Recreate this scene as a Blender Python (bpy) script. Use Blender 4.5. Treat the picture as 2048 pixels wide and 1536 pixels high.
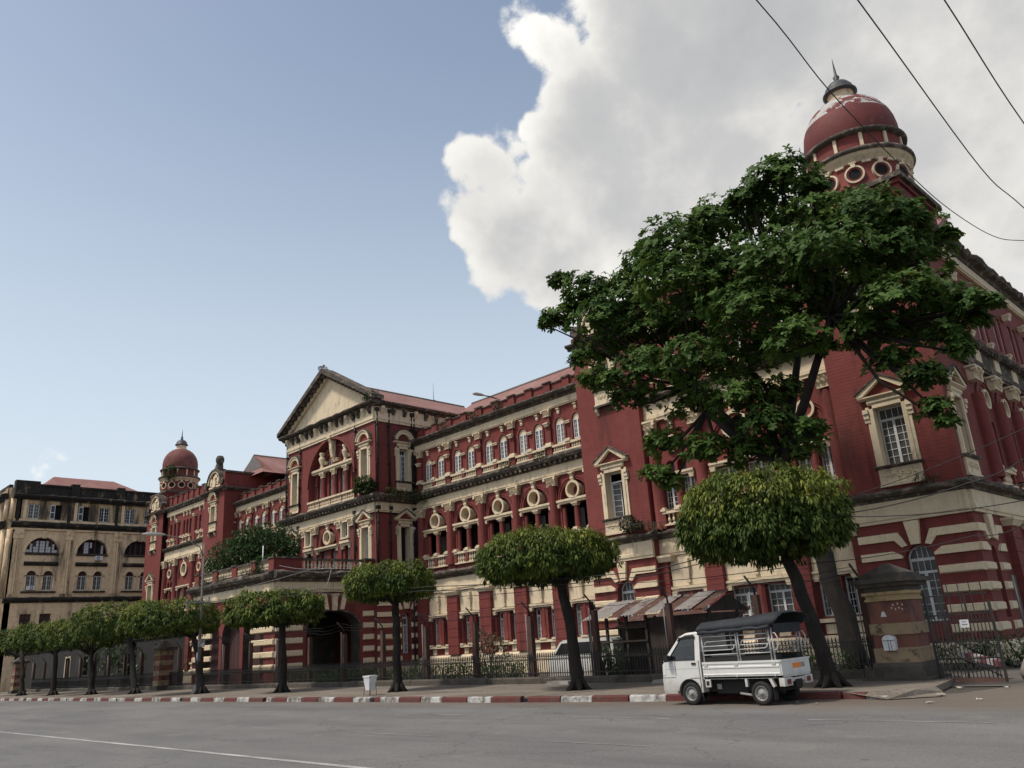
import bpy, math, random
from mathutils import Matrix, Vector, noise
R_ = math.radians
sc = bpy.context.scene
for o in list(bpy.data.objects): bpy.data.objects.remove(o)
COL = sc.collection
random.seed(7)

# ---------------------------------------------------------------- camera
cam = bpy.data.cameras.new('camera'); cam.sensor_width = 36.0; cam.lens = 28.3008
cam.clip_start = 0.1; cam.clip_end = 3000
cam_o = bpy.data.objects.new('camera', cam); COL.objects.link(cam_o)
cam_o.matrix_world = Matrix(((0.693687, 0.261383, 0.671176, 0.000000), (0.717456, -0.168366, -0.675951, 0.000000), (-0.063679, 0.950438, -0.304324, 1.800000), (0, 0, 0, 1)))
sc.camera = cam_o

# ---------------------------------------------------------------- sky and sun
SUN_AZ_DIR = Vector((-0.42, -0.91, 0)).normalized()     # where the sun stands, seen from the scene
SUN_EL = 60.0
wd = bpy.data.worlds.new('World'); sc.world = wd; wd.use_nodes = True
wd.cycles.sampling_method = 'MANUAL'; wd.cycles.sample_map_resolution = 512
nt = wd.node_tree; nt.nodes.clear()
def N(t, **k):
    n = nt.nodes.new(t)
    for a, b in k.items(): setattr(n, a, b)
    return n
def L(a, b): nt.links.new(a, b)
sky = N('ShaderNodeTexSky', sky_type='NISHITA'); sky.sun_disc = False
sky.sun_elevation = R_(SUN_EL)
sky.sun_rotation = math.atan2(SUN_AZ_DIR.x, SUN_AZ_DIR.y)
sky.altitude = 20; sky.air_density = 1.2; sky.dust_density = 3.0; sky.ozone_density = 0.35
bg = N('ShaderNodeBackground'); bg.inputs['Strength'].default_value = 0.095
out = N('ShaderNodeOutputWorld')
tc = N('ShaderNodeTexCoord')
def vmath(op, a=None, b=None, **k):
    n = N('ShaderNodeVectorMath', operation=op)
    for i, s in enumerate((a, b)):
        if s is None: continue
        if isinstance(s, (tuple, list)): n.inputs[i].default_value = s
        else: L(s, n.inputs[i])
    return n
def math_(op, a, b=None, c=None, clamp=False):
    n = N('ShaderNodeMath', operation=op); n.use_clamp = clamp
    for i, s in enumerate((a, b, c)):
        if s is None: continue
        if isinstance(s, (int, float)): n.inputs[i].default_value = s
        else: L(s, n.inputs[i])
    return n.outputs[0]
def sstep(v, e0, e1):
    n = N('ShaderNodeMapRange', interpolation_type='SMOOTHSTEP')
    L(v, n.inputs[0]); n.inputs[1].default_value = e0; n.inputs[2].default_value = e1
    return n.outputs[0]
dirv = vmath('NORMALIZE', tc.outputs['Generated']).outputs[0]
def blob(d, r0, r1, amp):          # soft round patch about a direction: a body of cloud
    dt = vmath('DOT_PRODUCT', dirv, tuple(Vector(d).normalized())).outputs['Value']
    return math_('MULTIPLY', sstep(dt, math.cos(R_(r1)), math.cos(R_(max(0, r0)))), amp)
# cumulus bank that fills the right half of the sky
masses = [blob(d, a, b, c) for d, a, b, c in [((-0.2523, 0.8047, 0.5374), 6, 26, 1.05), ((-0.1838, 0.8965, 0.4031), 6, 28, 0.98), ((-0.4377, 0.7211, 0.537), 3, 15, 1.15), ((-0.5237, 0.6901, 0.4995), 1.0, 10, 1.0), ((-0.5917, 0.615, 0.5212), 0.0, 7.5, 0.82), ((-0.5752, 0.6784, 0.4571), 0.5, 9, 1.0), ((-0.4766, 0.7568, 0.4473), 1, 11, 1.0), ((-0.4201, 0.657, 0.626), 1, 12, 1.0), ((-0.4593, 0.5715, 0.68), 0.0, 8, 0.8), ((-0.3356, 0.6853, 0.6464), 2, 13, 1.35), ((-0.3708, 0.8575, 0.3567), 3, 18, 1.0), ((-0.1767, 0.9434, 0.2806), 4, 20, 0.95), ((0.0102, 0.9029, 0.4297), 14, 36, 1.0), ((-0.0635, 0.6745, 0.7355), 12, 32, 1.0), ((-0.9446, 0.2607, 0.1995), 0.0, 4.5, 0.57)]]
m = masses[0]
for x in masses[1:]: m = math_('MAXIMUM', m, x)
def fbm(scale, detail, rough, off=(0, 0, 0), dist=0.0):
    mp = N('ShaderNodeMapping'); L(dirv, mp.inputs[0]); mp.inputs['Location'].default_value = off
    n = N('ShaderNodeTexNoise'); L(mp.outputs[0], n.inputs['Vector'])
    n.inputs['Scale'].default_value = scale; n.inputs['Detail'].default_value = detail
    n.inputs['Roughness'].default_value = rough; n.inputs['Distortion'].default_value = dist
    return n.outputs['Fac']
def puffs(scale, off):
    mp = N('ShaderNodeMapping'); L(dirv, mp.inputs[0]); mp.inputs['Location'].default_value = off
    n = N('ShaderNodeTexVoronoi'); n.feature = 'F1'; L(mp.outputs[0], n.inputs['Vector'])
    n.inputs['Scale'].default_value = scale
    n.inputs['Detail'].default_value = 2.0; n.inputs['Roughness'].default_value = 0.5
    return n.outputs['Distance']
n1 = fbm(4.6, 7, 0.62, (3.1, 1.7, 0.4), 0.1)
n2 = puffs(13.0, (1.1, 7.7, 2.4))
dens = math_('ADD', m, math_('MULTIPLY', math_('SUBTRACT', n1, 0.5), 1.5))
dens = math_('ADD', dens, math_('MULTIPLY', math_('SUBTRACT', 0.42, n2), 0.42))
cover = sstep(dens, 0.43, 0.58)
thick = math_('MULTIPLY', sstep(math_('ADD', math_('MULTIPLY', m, 0.4), math_('MULTIPLY', dens, 0.6)), 0.58, 1.15), 0.66)
n3 = fbm(2.6, 5, 0.55, (9.1, 2.7, 5.4), 0.2)
body = math_('ADD', math_('ADD', thick, math_('MULTIPLY', math_('SUBTRACT', n3, 0.5), 1.3)), math_('MULTIPLY', math_('SUBTRACT', n2, 0.42), 0.28), clamp=True)
cr = N('ShaderNodeValToRGB'); L(body, cr.inputs[0])
el = cr.color_ramp.elements
el[0].position = 0.0; el[0].color = (8.6, 8.4, 7.9, 1)
el[1].position = 1.0; el[1].color = (3.7, 3.76, 3.85, 1)
e = el.new(0.30); e.color = (6.6, 6.45, 6.1, 1)
e = el.new(0.65); e.color = (4.7, 4.68, 4.65, 1)
# thin haze veil everywhere, whiter low down
sep = N('ShaderNodeSeparateXYZ'); L(dirv, sep.inputs[0])
hz = math_('SUBTRACT', 1.0, sstep(sep.outputs['Z'], 0.05, 0.75))
veil = N('ShaderNodeMixRGB'); L(math_('ADD', math_('MULTIPLY', hz, 0.68), 0.09), veil.inputs[0]); L(sky.outputs[0], veil.inputs[1])
veil.inputs[2].default_value = (6.4, 7.15, 7.8, 1)
cmix = N('ShaderNodeMixRGB'); L(math_('MULTIPLY', cover, 0.97), cmix.inputs[0]); L(veil.outputs[0], cmix.inputs[1]); L(cr.outputs[0], cmix.inputs[2])
L(cmix.outputs[0], bg.inputs['Color']); L(bg.outputs[0], out.inputs['Surface'])

sun = bpy.data.lights.new('sun', 'SUN'); sun.energy = 2.2; sun.angle = R_(7); sun.color = (1.0, 0.95, 0.87)
sun_o = bpy.data.objects.new('sun', sun); COL.objects.link(sun_o)
sd = Vector((SUN_AZ_DIR.x*math.cos(R_(SUN_EL)), SUN_AZ_DIR.y*math.cos(R_(SUN_EL)), math.sin(R_(SUN_EL))))
sun_o.rotation_euler = sd.to_track_quat('Z', 'Y').to_euler(); sun_o.location = (0, 0, 60)

sc.render.engine = 'CYCLES'
sc.view_settings.view_transform = 'Standard'; sc.view_settings.look = 'None'
sc.view_settings.gamma = 1.0; sc.view_settings.use_curve_mapping = False
sc.view_settings.exposure = 0.45
sc.cycles.max_bounces = 5; sc.cycles.diffuse_bounces = 2; sc.cycles.transparent_max_bounces = 8

# ---------------------------------------------------------------- materials
MAT = {}
def mat(name, col, rough=0.8, stain=None, stain_scale=1.0, stain_amt=0.0, stain_lo=0.5, stain_hi=0.7, vary=0.12, vscale=3.0,
        stain2=None, s2scale=0.35, s2amt=0.4, rain=0.0, bump=0.0, bscale=30.0, metal=0.0, spec=0.3, streak=0.25, coat=0.0, brick=False):
    """painted / plastered surface: base colour with slow variation and (optionally) stains of their own shape"""
    m = bpy.data.materials.new(name); m.use_nodes = True; t = m.node_tree; p = t.nodes['Principled BSDF']
    nn = lambda ty: t.nodes.new(ty)
    geo = nn('ShaderNodeNewGeometry')
    p.inputs['Roughness'].default_value = rough; p.inputs['Metallic'].default_value = metal
    p.inputs['Specular IOR Level'].default_value = spec
    if coat: p.inputs['Coat Weight'].default_value = coat
    no = nn('ShaderNodeTexNoise'); no.inputs['Scale'].default_value = vscale; no.inputs['Detail'].default_value = 5
    t.links.new(geo.outputs['Position'], no.inputs['Vector'])
    hsv = nn('ShaderNodeHueSaturation'); hsv.inputs['Color'].default_value = (*col, 1)
    mr = nn('ShaderNodeMapRange'); t.links.new(no.outputs['Fac'], mr.inputs[0])
    mr.inputs[1].default_value = 0.25; mr.inputs[2].default_value = 0.75
    mr.inputs[3].default_value = 1-vary; mr.inputs[4].default_value = 1+vary
    t.links.new(mr.outputs[0], hsv.inputs['Value'])
    last = hsv.outputs['Color']
    if stain is not None:
        mp = nn('ShaderNodeMapping'); mp.inputs['Scale'].default_value = (1, 1, streak)
        t.links.new(geo.outputs['Position'], mp.inputs[0])
        ns = nn('ShaderNodeTexNoise'); ns.inputs['Scale'].default_value = stain_scale; ns.inputs['Detail'].default_value = 8
        ns.inputs['Roughness'].default_value = 0.62
        t.links.new(mp.outputs[0], ns.inputs['Vector'])
        ms = nn('ShaderNodeMapRange'); ms.interpolation_type = 'SMOOTHSTEP'; t.links.new(ns.outputs['Fac'], ms.inputs[0])
        ms.inputs[1].default_value = stain_lo; ms.inputs[2].default_value = stain_hi; ms.inputs[4].default_value = stain_amt
        mx = nn('ShaderNodeMixRGB'); t.links.new(ms.outputs[0], mx.inputs[0]); t.links.new(last, mx.inputs[1])
        mx.inputs[2].default_value = (*stain, 1); last = mx.outputs[0]
    def layer(last, colr, scl, vec, lo, hi, amt):
        mp = nn('ShaderNodeMapping'); mp.inputs['Scale'].default_value = vec; t.links.new(geo.outputs['Position'], mp.inputs[0])
        ns = nn('ShaderNodeTexNoise'); ns.inputs['Scale'].default_value = scl; ns.inputs['Detail'].default_value = 6; ns.inputs['Roughness'].default_value = 0.65
        t.links.new(mp.outputs[0], ns.inputs['Vector'])
        ms = nn('ShaderNodeMapRange'); ms.interpolation_type = 'SMOOTHSTEP'; t.links.new(ns.outputs['Fac'], ms.inputs[0])
        ms.inputs[1].default_value = lo; ms.inputs[2].default_value = hi; ms.inputs[4].default_value = amt
        mx = nn('ShaderNodeMixRGB'); t.links.new(ms.outputs[0], mx.inputs[0]); t.links.new(last, mx.inputs[1]); mx.inputs[2].default_value = (*colr, 1)
        return mx.outputs[0]
    if stain2 is not None: last = layer(last, stain2, s2scale, (1, 1, 0.8), 0.5, 0.68, s2amt)       # faded patches
    if rain: last = layer(last, tuple(c*0.28 for c in col), 2.6, (1, 1, 0.06), 0.54, 0.72, rain)       # rain streaks
    t.links.new(last, p.inputs['Base Color'])
    if bump:
        nb = nn('ShaderNodeTexNoise'); nb.inputs['Scale'].default_value = bscale; nb.inputs['Detail'].default_value = 4
        t.links.new(geo.outputs['Position'], nb.inputs['Vector'])
        hsrc = nb.outputs['Fac']
        if brick:      # faint brick courses under thick paint
            wv = nn('ShaderNodeTexWave'); wv.bands_direction = 'Z'; wv.inputs['Scale'].default_value = 2.1
            wv.inputs['Distortion'].default_value = 0.6
            t.links.new(geo.outputs['Position'], wv.inputs['Vector'])
            ad = nn('ShaderNodeMath'); ad.operation = 'MULTIPLY_ADD'; t.links.new(wv.outputs['Fac'], ad.inputs[0]); ad.inputs[1].default_value = 0.5
            t.links.new(hsrc, ad.inputs[2]); hsrc = ad.outputs[0]
        b = nn('ShaderNodeBump'); b.inputs['Strength'].default_value = bump; b.inputs['Distance'].default_value = 0.02
        t.links.new(hsrc, b.inputs['Height']); t.links.new(b.outputs[0], p.inputs['Normal'])
    MAT[name] = m
    return m
mat('red', (0.172, 0.040, 0.034), 0.85, stain=(0.060, 0.026, 0.021), stain_scale=0.9, stain_amt=0.62, stain_lo=0.50, stain_hi=0.72, stain2=(0.215, 0.062, 0.052), s2scale=0.4, s2amt=0.4, rain=0.5, bump=0.25, bscale=40, brick=True, vary=0.12, streak=0.22)
mat('cream', (0.65, 0.53, 0.365), 0.85, stain=(0.10, 0.078, 0.055), stain_scale=2.3, stain_amt=0.7, stain_lo=0.54, stain_hi=0.76, stain2=(0.50, 0.40, 0.28), s2scale=1.0, s2amt=0.5, rain=0.35, bump=0.2, bscale=25, vary=0.08, streak=0.35)
mat('cream_rough', (0.68, 0.55, 0.37), 0.9, stain=(0.14, 0.10, 0.06), stain_scale=2.0, stain_amt=0.5, stain_lo=0.58, stain_hi=0.75, bump=1.0, bscale=14, vary=0.12, vscale=12)
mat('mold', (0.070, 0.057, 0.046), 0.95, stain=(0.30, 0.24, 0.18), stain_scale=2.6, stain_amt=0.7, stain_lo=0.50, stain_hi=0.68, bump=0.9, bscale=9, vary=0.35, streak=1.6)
mat('white', (0.62, 0.62, 0.60), 0.55, stain=(0.3, 0.27, 0.22), stain_scale=4, stain_amt=0.4, stain_lo=0.55, stain_hi=0.75)
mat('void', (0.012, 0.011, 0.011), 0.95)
mat('roof', (0.215, 0.100, 0.082), 0.7, stain=(0.14, 0.055, 0.045), stain_scale=0.7, stain_amt=0.7, stain2=(0.33, 0.20, 0.17), s2amt=0.4, vary=0.10, streak=1)
mat('roof_grey', (0.16, 0.15, 0.14), 0.7)
mat('iron', (0.012, 0.012, 0.012), 0.55, stain=(0.07, 0.03, 0.018), stain_scale=6, stain_amt=0.6, spec=0.4)
mat('pipe', (0.016, 0.014, 0.014), 0.6)
mat('dome_red', (0.135, 0.031, 0.027), 0.7, stain=(0.30, 0.27, 0.25), stain_scale=3.2, stain_amt=0.5, stain_lo=0.64, stain_hi=0.70, stain2=(0.10, 0.035, 0.03), s2scale=0.8, s2amt=0.7, vary=0.14, streak=0.6, bump=0.4, bscale=14)
mat('dome_brown', (0.15, 0.050, 0.042), 0.8, stain=(0.07, 0.03, 0.025), stain_scale=1.2, stain_amt=0.8, stain2=(0.20, 0.10, 0.085), s2scale=0.9, s2amt=0.5, vary=0.16, streak=0.5, bump=0.3, bscale=14)
mat('dome_flaked', (0.40, 0.38, 0.36), 0.8, stain=(0.135, 0.031, 0.027), stain_scale=1.1, stain_amt=1.0, stain_lo=0.47, stain_hi=0.49, streak=1.6, stain2=(0.2, 0.17, 0.15), s2scale=3, s2amt=0.5, bump=0.5, bscale=9)
mat('lead', (0.055, 0.058, 0.06), 0.5, stain=(0.15, 0.12, 0.09), stain_scale=4, stain_amt=0.6)
mat('beige', (0.72, 0.53, 0.335), 0.88, stain=(0.035, 0.028, 0.022), stain_scale=0.75, stain_amt=0.85, stain_lo=0.51, stain_hi=0.72, streak=0.22, vary=0.15, bump=0.3, bscale=12)
mat('beige_stained', (0.50, 0.36, 0.21), 0.9, stain=(0.035, 0.029, 0.024), stain_scale=0.9, stain_amt=0.92, stain_lo=0.42, stain_hi=0.62, streak=0.18, vary=0.2, bump=0.4, bscale=10)
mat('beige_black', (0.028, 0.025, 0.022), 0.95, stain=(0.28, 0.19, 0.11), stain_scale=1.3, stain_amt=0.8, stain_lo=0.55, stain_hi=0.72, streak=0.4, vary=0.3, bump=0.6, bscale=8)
mat('shutter', (0.07, 0.035, 0.03), 0.7, stain=(0.03, 0.04, 0.09), stain_scale=1.2, stain_amt=0.5)
mat('kerb_red', (0.105, 0.030, 0.025), 0.85, stain=(0.075, 0.055, 0.045), stain_scale=4, stain_amt=0.85, stain_lo=0.48, stain_hi=0.66, streak=0.8, bump=0.5, bscale=15)
mat('kerb_white', (0.42, 0.41, 0.385), 0.85, stain=(0.085, 0.068, 0.055), stain_scale=3.5, stain_amt=0.92, stain_lo=0.38, stain_hi=0.64, streak=0.8, bump=0.5, bscale=15)
mat('concrete', (0.22, 0.20, 0.18), 0.9, stain=(0.06, 0.05, 0.04), stain_scale=1.4, stain_amt=0.75, stain_lo=0.5, stain_hi=0.72, streak=0.6, bump=0.5, bscale=12, vary=0.2)
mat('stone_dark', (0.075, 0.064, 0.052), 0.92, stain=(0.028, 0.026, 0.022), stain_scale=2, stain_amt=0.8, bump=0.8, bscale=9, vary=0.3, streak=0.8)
mat('bark', (0.020, 0.0165, 0.014), 0.95, stain=(0.038, 0.031, 0.025), stain_scale=5, stain_amt=0.8, bump=1.0, bscale=22, vary=0.3, streak=0.3)
mat('rubber', (0.022, 0.021, 0.020), 0.85, vary=0.2, bump=0.2)
mat('tarp', (0.020, 0.023, 0.027), 0.72, stain=(0.05, 0.05, 0.05), stain_scale=5, stain_amt=0.4, bump=0.5, bscale=7, spec=0.3)
mat('car_white', (0.60, 0.59, 0.55), 0.42, stain=(0.30, 0.26, 0.21), stain_scale=2.5, stain_amt=0.35, stain_lo=0.52, stain_hi=0.78, vary=0.04, spec=0.4, coat=0.08)
mat('steel', (0.50, 0.49, 0.47), 0.5, metal=0.3, stain=(0.18, 0.15, 0.12), stain_scale=8, stain_amt=0.5)
mat('wheel', (0.26, 0.25, 0.235), 0.6, metal=0.0, stain=(0.10, 0.08, 0.06), stain_scale=9, stain_amt=0.6)
mat('under', (0.018, 0.017, 0.016), 0.8)
mat('amber', (0.75, 0.22, 0.04), 0.35, vary=0.05)
mat('lamp_red', (0.16, 0.02, 0.02), 0.3)
mat('lamp_clear', (0.65, 0.65, 0.62), 0.2, spec=0.6)
mat('plastic_black', (0.015, 0.015, 0.016), 0.5)
mat('zinc', (0.25, 0.23, 0.21), 0.6, stain=(0.12, 0.062, 0.046), stain_scale=1.6, stain_amt=0.85, stain_lo=0.48, stain_hi=0.7, streak=1, vary=0.15)
mat('rust', (0.105, 0.055, 0.042), 0.85, stain=(0.22, 0.18, 0.16), stain_scale=2.2, stain_amt=0.6, stain_lo=0.56, stain_hi=0.66, streak=1, vary=0.25)
mat('shed_wall', (0.045, 0.034, 0.028), 0.9, stain=(0.02, 0.017, 0.015), stain_scale=2, stain_amt=0.8, vary=0.3)
mat('post_brown', (0.075, 0.042, 0.034), 0.9, stain=(0.03, 0.022, 0.018), stain_scale=3, stain_amt=0.7, vary=0.25, bump=0.4)
mat('bin_white', (0.62, 0.62, 0.62), 0.5, stain=(0.40, 0.38, 0.35), stain_scale=6, stain_amt=0.4)
mat('paper', (0.55, 0.55, 0.56), 0.8)
mat('litter', (0.42, 0.37, 0.30), 0.8)
mat('pillar_red', (0.165, 0.068, 0.050), 0.85, stain=(0.035, 0.028, 0.022), stain_scale=1.3, stain_amt=0.9, stain_lo=0.48, stain_hi=0.66, streak=0.5, bump=0.3)
mat('pillar_stone', (0.28, 0.20, 0.125), 0.95, stain=(0.05, 0.04, 0.03), stain_scale=3, stain_amt=0.85, stain_lo=0.5, stain_hi=0.66, bump=1.0, bscale=16, streak=1.2)
mat('pillar_cream', (0.36, 0.26, 0.135), 0.85, stain=(0.04, 0.033, 0.026), stain_scale=2, stain_amt=0.85, stain_lo=0.5, stain_hi=0.66, streak=0.6)
mat('shaded_wall', (0.026, 0.024, 0.022), 0.95, stain=(0.06, 0.052, 0.045), stain_scale=1.1, stain_amt=0.7, streak=0.4, bump=0.5, bscale=8)  # dark wall grey, deepened to paint in the shade under the trees
mat('cable', (0.02, 0.02, 0.021), 0.6)
mat('cable_grey', (0.22, 0.22, 0.22), 0.6)
mat('cloth_red', (0.15, 0.055, 0.055), 0.9); mat('cloth_white', (0.36, 0.32, 0.31), 0.9); mat('pole', (0.15, 0.135, 0.12), 0.9, stain=(0.06, 0.05, 0.042), stain_scale=1.2, stain_amt=0.7, streak=0.3)
mat('soil', (0.055, 0.045, 0.034), 0.95, stain=(0.05, 0.075, 0.02), stain_scale=1.0, stain_amt=0.7, stain_lo=0.45, stain_hi=0.65, streak=1, bump=0.6, bscale=8, vary=0.3)

def grime(name, z0, z1, colr, amt):          # road grime sprayed up from the wheels
    t = MAT[name].node_tree; p = t.nodes['Principled BSDF']; nn = lambda ty: t.nodes.new(ty); src = p.inputs['Base Color'].links[0].from_socket
    geo = nn('ShaderNodeNewGeometry'); sp = nn('ShaderNodeSeparateXYZ'); t.links.new(geo.outputs['Position'], sp.inputs[0])
    n = nn('ShaderNodeTexNoise'); n.inputs['Scale'].default_value = 7; n.inputs['Detail'].default_value = 6; t.links.new(geo.outputs['Position'], n.inputs['Vector'])
    a = nn('ShaderNodeMath'); a.operation = 'MULTIPLY_ADD'; t.links.new(n.outputs['Fac'], a.inputs[0]); a.inputs[1].default_value = 0.5; t.links.new(sp.outputs['Z'], a.inputs[2])
    r = nn('ShaderNodeMapRange'); t.links.new(a.outputs[0], r.inputs[0]); r.inputs[1].default_value = z0; r.inputs[2].default_value = z1; r.inputs[3].default_value = amt; r.inputs[4].default_value = 0
    x = nn('ShaderNodeMixRGB'); t.links.new(r.outputs[0], x.inputs[0]); t.links.new(src, x.inputs[1]); x.inputs[2].default_value = (*colr, 1); t.links.new(x.outputs[0], p.inputs['Base Color'])
grime('car_white', 0.55, 0.95, (0.20, 0.165, 0.125), 0.6)
def glass_mat():
    m = bpy.data.materials.new('glass'); m.use_nodes = True; p = m.node_tree.nodes['Principled BSDF']
    p.inputs['Base Color'].default_value = (0.02, 0.021, 0.022, 1); p.inputs['Roughness'].default_value = 0.12
    p.inputs['Specular IOR Level'].default_value = 0.3
    MAT['glass'] = m
glass_mat()
def glass_clear():
    m = bpy.data.materials.new('glass_clear'); m.use_nodes = True; t = m.node_tree; t.nodes.clear()
    tr = t.nodes.new('ShaderNodeBsdfTransparent'); tr.inputs[0].default_value = (0.45, 0.47, 0.46, 1); gl = t.nodes.new('ShaderNodeBsdfGlossy'); gl.inputs['Roughness'].default_value = 0.05
    fr = t.nodes.new('ShaderNodeFresnel'); fr.inputs[0].default_value = 1.5; mx = t.nodes.new('ShaderNodeMixShader'); o = t.nodes.new('ShaderNodeOutputMaterial')
    t.links.new(fr.outputs[0], mx.inputs[0]); t.links.new(tr.outputs[0], mx.inputs[1]); t.links.new(gl.outputs[0], mx.inputs[2]); t.links.new(mx.outputs[0], o.inputs[0]); MAT['glass_clear'] = m
glass_clear()
mat('curtain', (0.20, 0.19, 0.17), 0.9, stain=(0.05, 0.045, 0.04), stain_scale=5, stain_amt=0.7, streak=0.1)
def glass_dusty():
    m = mat('glass_dusty', (0.085, 0.082, 0.078), 0.35, stain=(0.035, 0.033, 0.032), stain_scale=3, stain_amt=0.7, spec=0.4, vary=0.3)
glass_dusty()
def leaf_mat(name, cols, trans=0.35, rough=0.45, gloss=0.35):
    """leaves: colour picked per leaf from the 'tint' attribute"""
    m = bpy.data.materials.new(name); m.use_nodes = True; t = m.node_tree; t.nodes.clear()
    nn = lambda ty: t.nodes.new(ty)
    at = nn('ShaderNodeAttribute'); at.attribute_name = 'tint'
    cr = nn('ShaderNodeValToRGB'); t.links.new(at.outputs['Fac'], cr.inputs[0])
    el = cr.color_ramp.elements
    el[0].position = 0; el[0].color = (*cols[0], 1); el[1].position = 1; el[1].color = (*cols[-1], 1)
    for i, c in enumerate(cols[1:-1]):
        e = el.new((i+1)/(len(cols)-1)); e.color = (*c, 1)
    p = nn('ShaderNodeBsdfPrincipled'); p.inputs['Roughness'].default_value = rough; p.inputs['Specular IOR Level'].default_value = gloss
    tr = nn('ShaderNodeBsdfTranslucent'); mx = nn('ShaderNodeMixShader'); mx.inputs[0].default_value = trans
    o = nn('ShaderNodeOutputMaterial')
    t.links.new(cr.outputs[0], p.inputs['Base Color']); t.links.new(cr.outputs[0], tr.inputs['Color'])
    t.links.new(p.outputs[0], mx.inputs[1]); t.links.new(tr.outputs[0], mx.inputs[2]); t.links.new(mx.outputs[0], o.inputs[0])
    MAT[name] = m
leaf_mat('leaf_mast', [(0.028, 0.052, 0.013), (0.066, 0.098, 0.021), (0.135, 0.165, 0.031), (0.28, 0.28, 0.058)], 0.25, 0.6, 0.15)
leaf_mat('leaf_almond', [(0.030, 0.060, 0.016), (0.050, 0.095, 0.022), (0.085, 0.145, 0.030), (0.17, 0.23, 0.042)], 0.28, 0.6, 0.14)
leaf_mat('leaf_bush', [(0.026, 0.055, 0.020), (0.045, 0.085, 0.028), (0.085, 0.125, 0.042)], 0.25, 0.6, 0.15)
leaf_mat('leaf_hedge', [(0.025, 0.050, 0.014), (0.045, 0.080, 0.020), (0.075, 0.115, 0.03)], 0.25)
leaf_mat('leaf_dry', [(0.05, 0.06, 0.03), (0.09, 0.085, 0.045), (0.12, 0.10, 0.06)], 0.2)

def ground_mat(name, col, col2, patch, fine, bump, rough=0.85, cracks=False):
    m = bpy.data.materials.new(name); m.use_nodes = True; t = m.node_tree; p = t.nodes['Principled BSDF']
    nn = lambda ty: t.nodes.new(ty); geo = nn('ShaderNodeNewGeometry')
    def noise_(s, d=6, sc=(1, 1, 1)):
        mp = nn('ShaderNodeMapping'); mp.inputs['Scale'].default_value = sc; t.links.new(geo.outputs['Position'], mp.inputs[0])
        n = nn('ShaderNodeTexNoise'); n.inputs['Scale'].default_value = s; n.inputs['Detail'].default_value = d; n.inputs['Roughness'].default_value = 0.6
        t.links.new(mp.outputs[0], n.inputs['Vector']); return n.outputs['Fac']
    def mixc(f, a, b, lo, hi, amt=1.0):
        r = nn('ShaderNodeMapRange'); t.links.new(f, r.inputs[0]); r.inputs[1].default_value = lo; r.inputs[2].default_value = hi; r.inputs[4].default_value = amt
        x = nn('ShaderNodeMixRGB'); t.links.new(r.outputs[0], x.inputs[0])
        for i, c in ((1, a), (2, b)):
            if isinstance(c, tuple): x.inputs[i].default_value = (*c, 1)
            else: t.links.new(c, x.inputs[i])
        return x.outputs[0]
    c = mixc(noise_(patch, 7, (0.35, 1, 1)), col, col2, 0.38, 0.66)
    c = mixc(noise_(fine, 2), c, tuple(x*0.45 for x in col), 0.52, 0.75, 0.6)
    c = mixc(noise_(fine*0.7, 2, (1, 1.3, 1)), c, tuple(min(1, x*1.9) for x in col), 0.58, 0.72, 0.5)
    if cracks:
        v = nn('ShaderNodeTexVoronoi'); v.feature = 'DISTANCE_TO_EDGE'; v.inputs['Scale'].default_value = 0.42
        mp = nn('ShaderNodeMapping'); t.links.new(geo.outputs['Position'], mp.inputs[0])
        nw = nn('ShaderNodeTexNoise'); nw.inputs['Scale'].default_value = 2; nw.inputs['Detail'].default_value = 4; t.links.new(geo.outputs['Position'], nw.inputs['Vector'])
        ad = nn('ShaderNodeVectorMath'); ad.operation = 'ADD'; t.links.new(geo.outputs['Position'], ad.inputs[0]); t.links.new(nw.outputs['Color'], ad.inputs[1])
        t.links.new(ad.outputs[0], v.inputs['Vector'])
        r = nn('ShaderNodeMapRange'); t.links.new(v.outputs['Distance'], r.inputs[0]); r.inputs[1].default_value = 0.0; r.inputs[2].default_value = 0.012; r.inputs[3].default_value = 0.6; r.inputs[4].default_value = 0
        x = nn('ShaderNodeMixRGB'); t.links.new(r.outputs[0], x.inputs[0]); t.links.new(c, x.inputs[1]); x.inputs[2].default_value = (0.03, 0.027, 0.024, 1); c = x.outputs[0]
    t.links.new(c, p.inputs['Base Color']); p.inputs['Roughness'].default_value = rough; p.inputs['Specular IOR Level'].default_value = 0.25
    b = nn('ShaderNodeBump'); b.inputs['Strength'].default_value = bump; b.inputs['Distance'].default_value = 0.01
    t.links.new(noise_(fine, 3), b.inputs['Height']); t.links.new(b.outputs[0], p.inputs['Normal'])
    MAT[name] = m
ground_mat('asphalt', (0.122, 0.118, 0.113), (0.172, 0.164, 0.153), 0.45, 20, 0.9)
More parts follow.
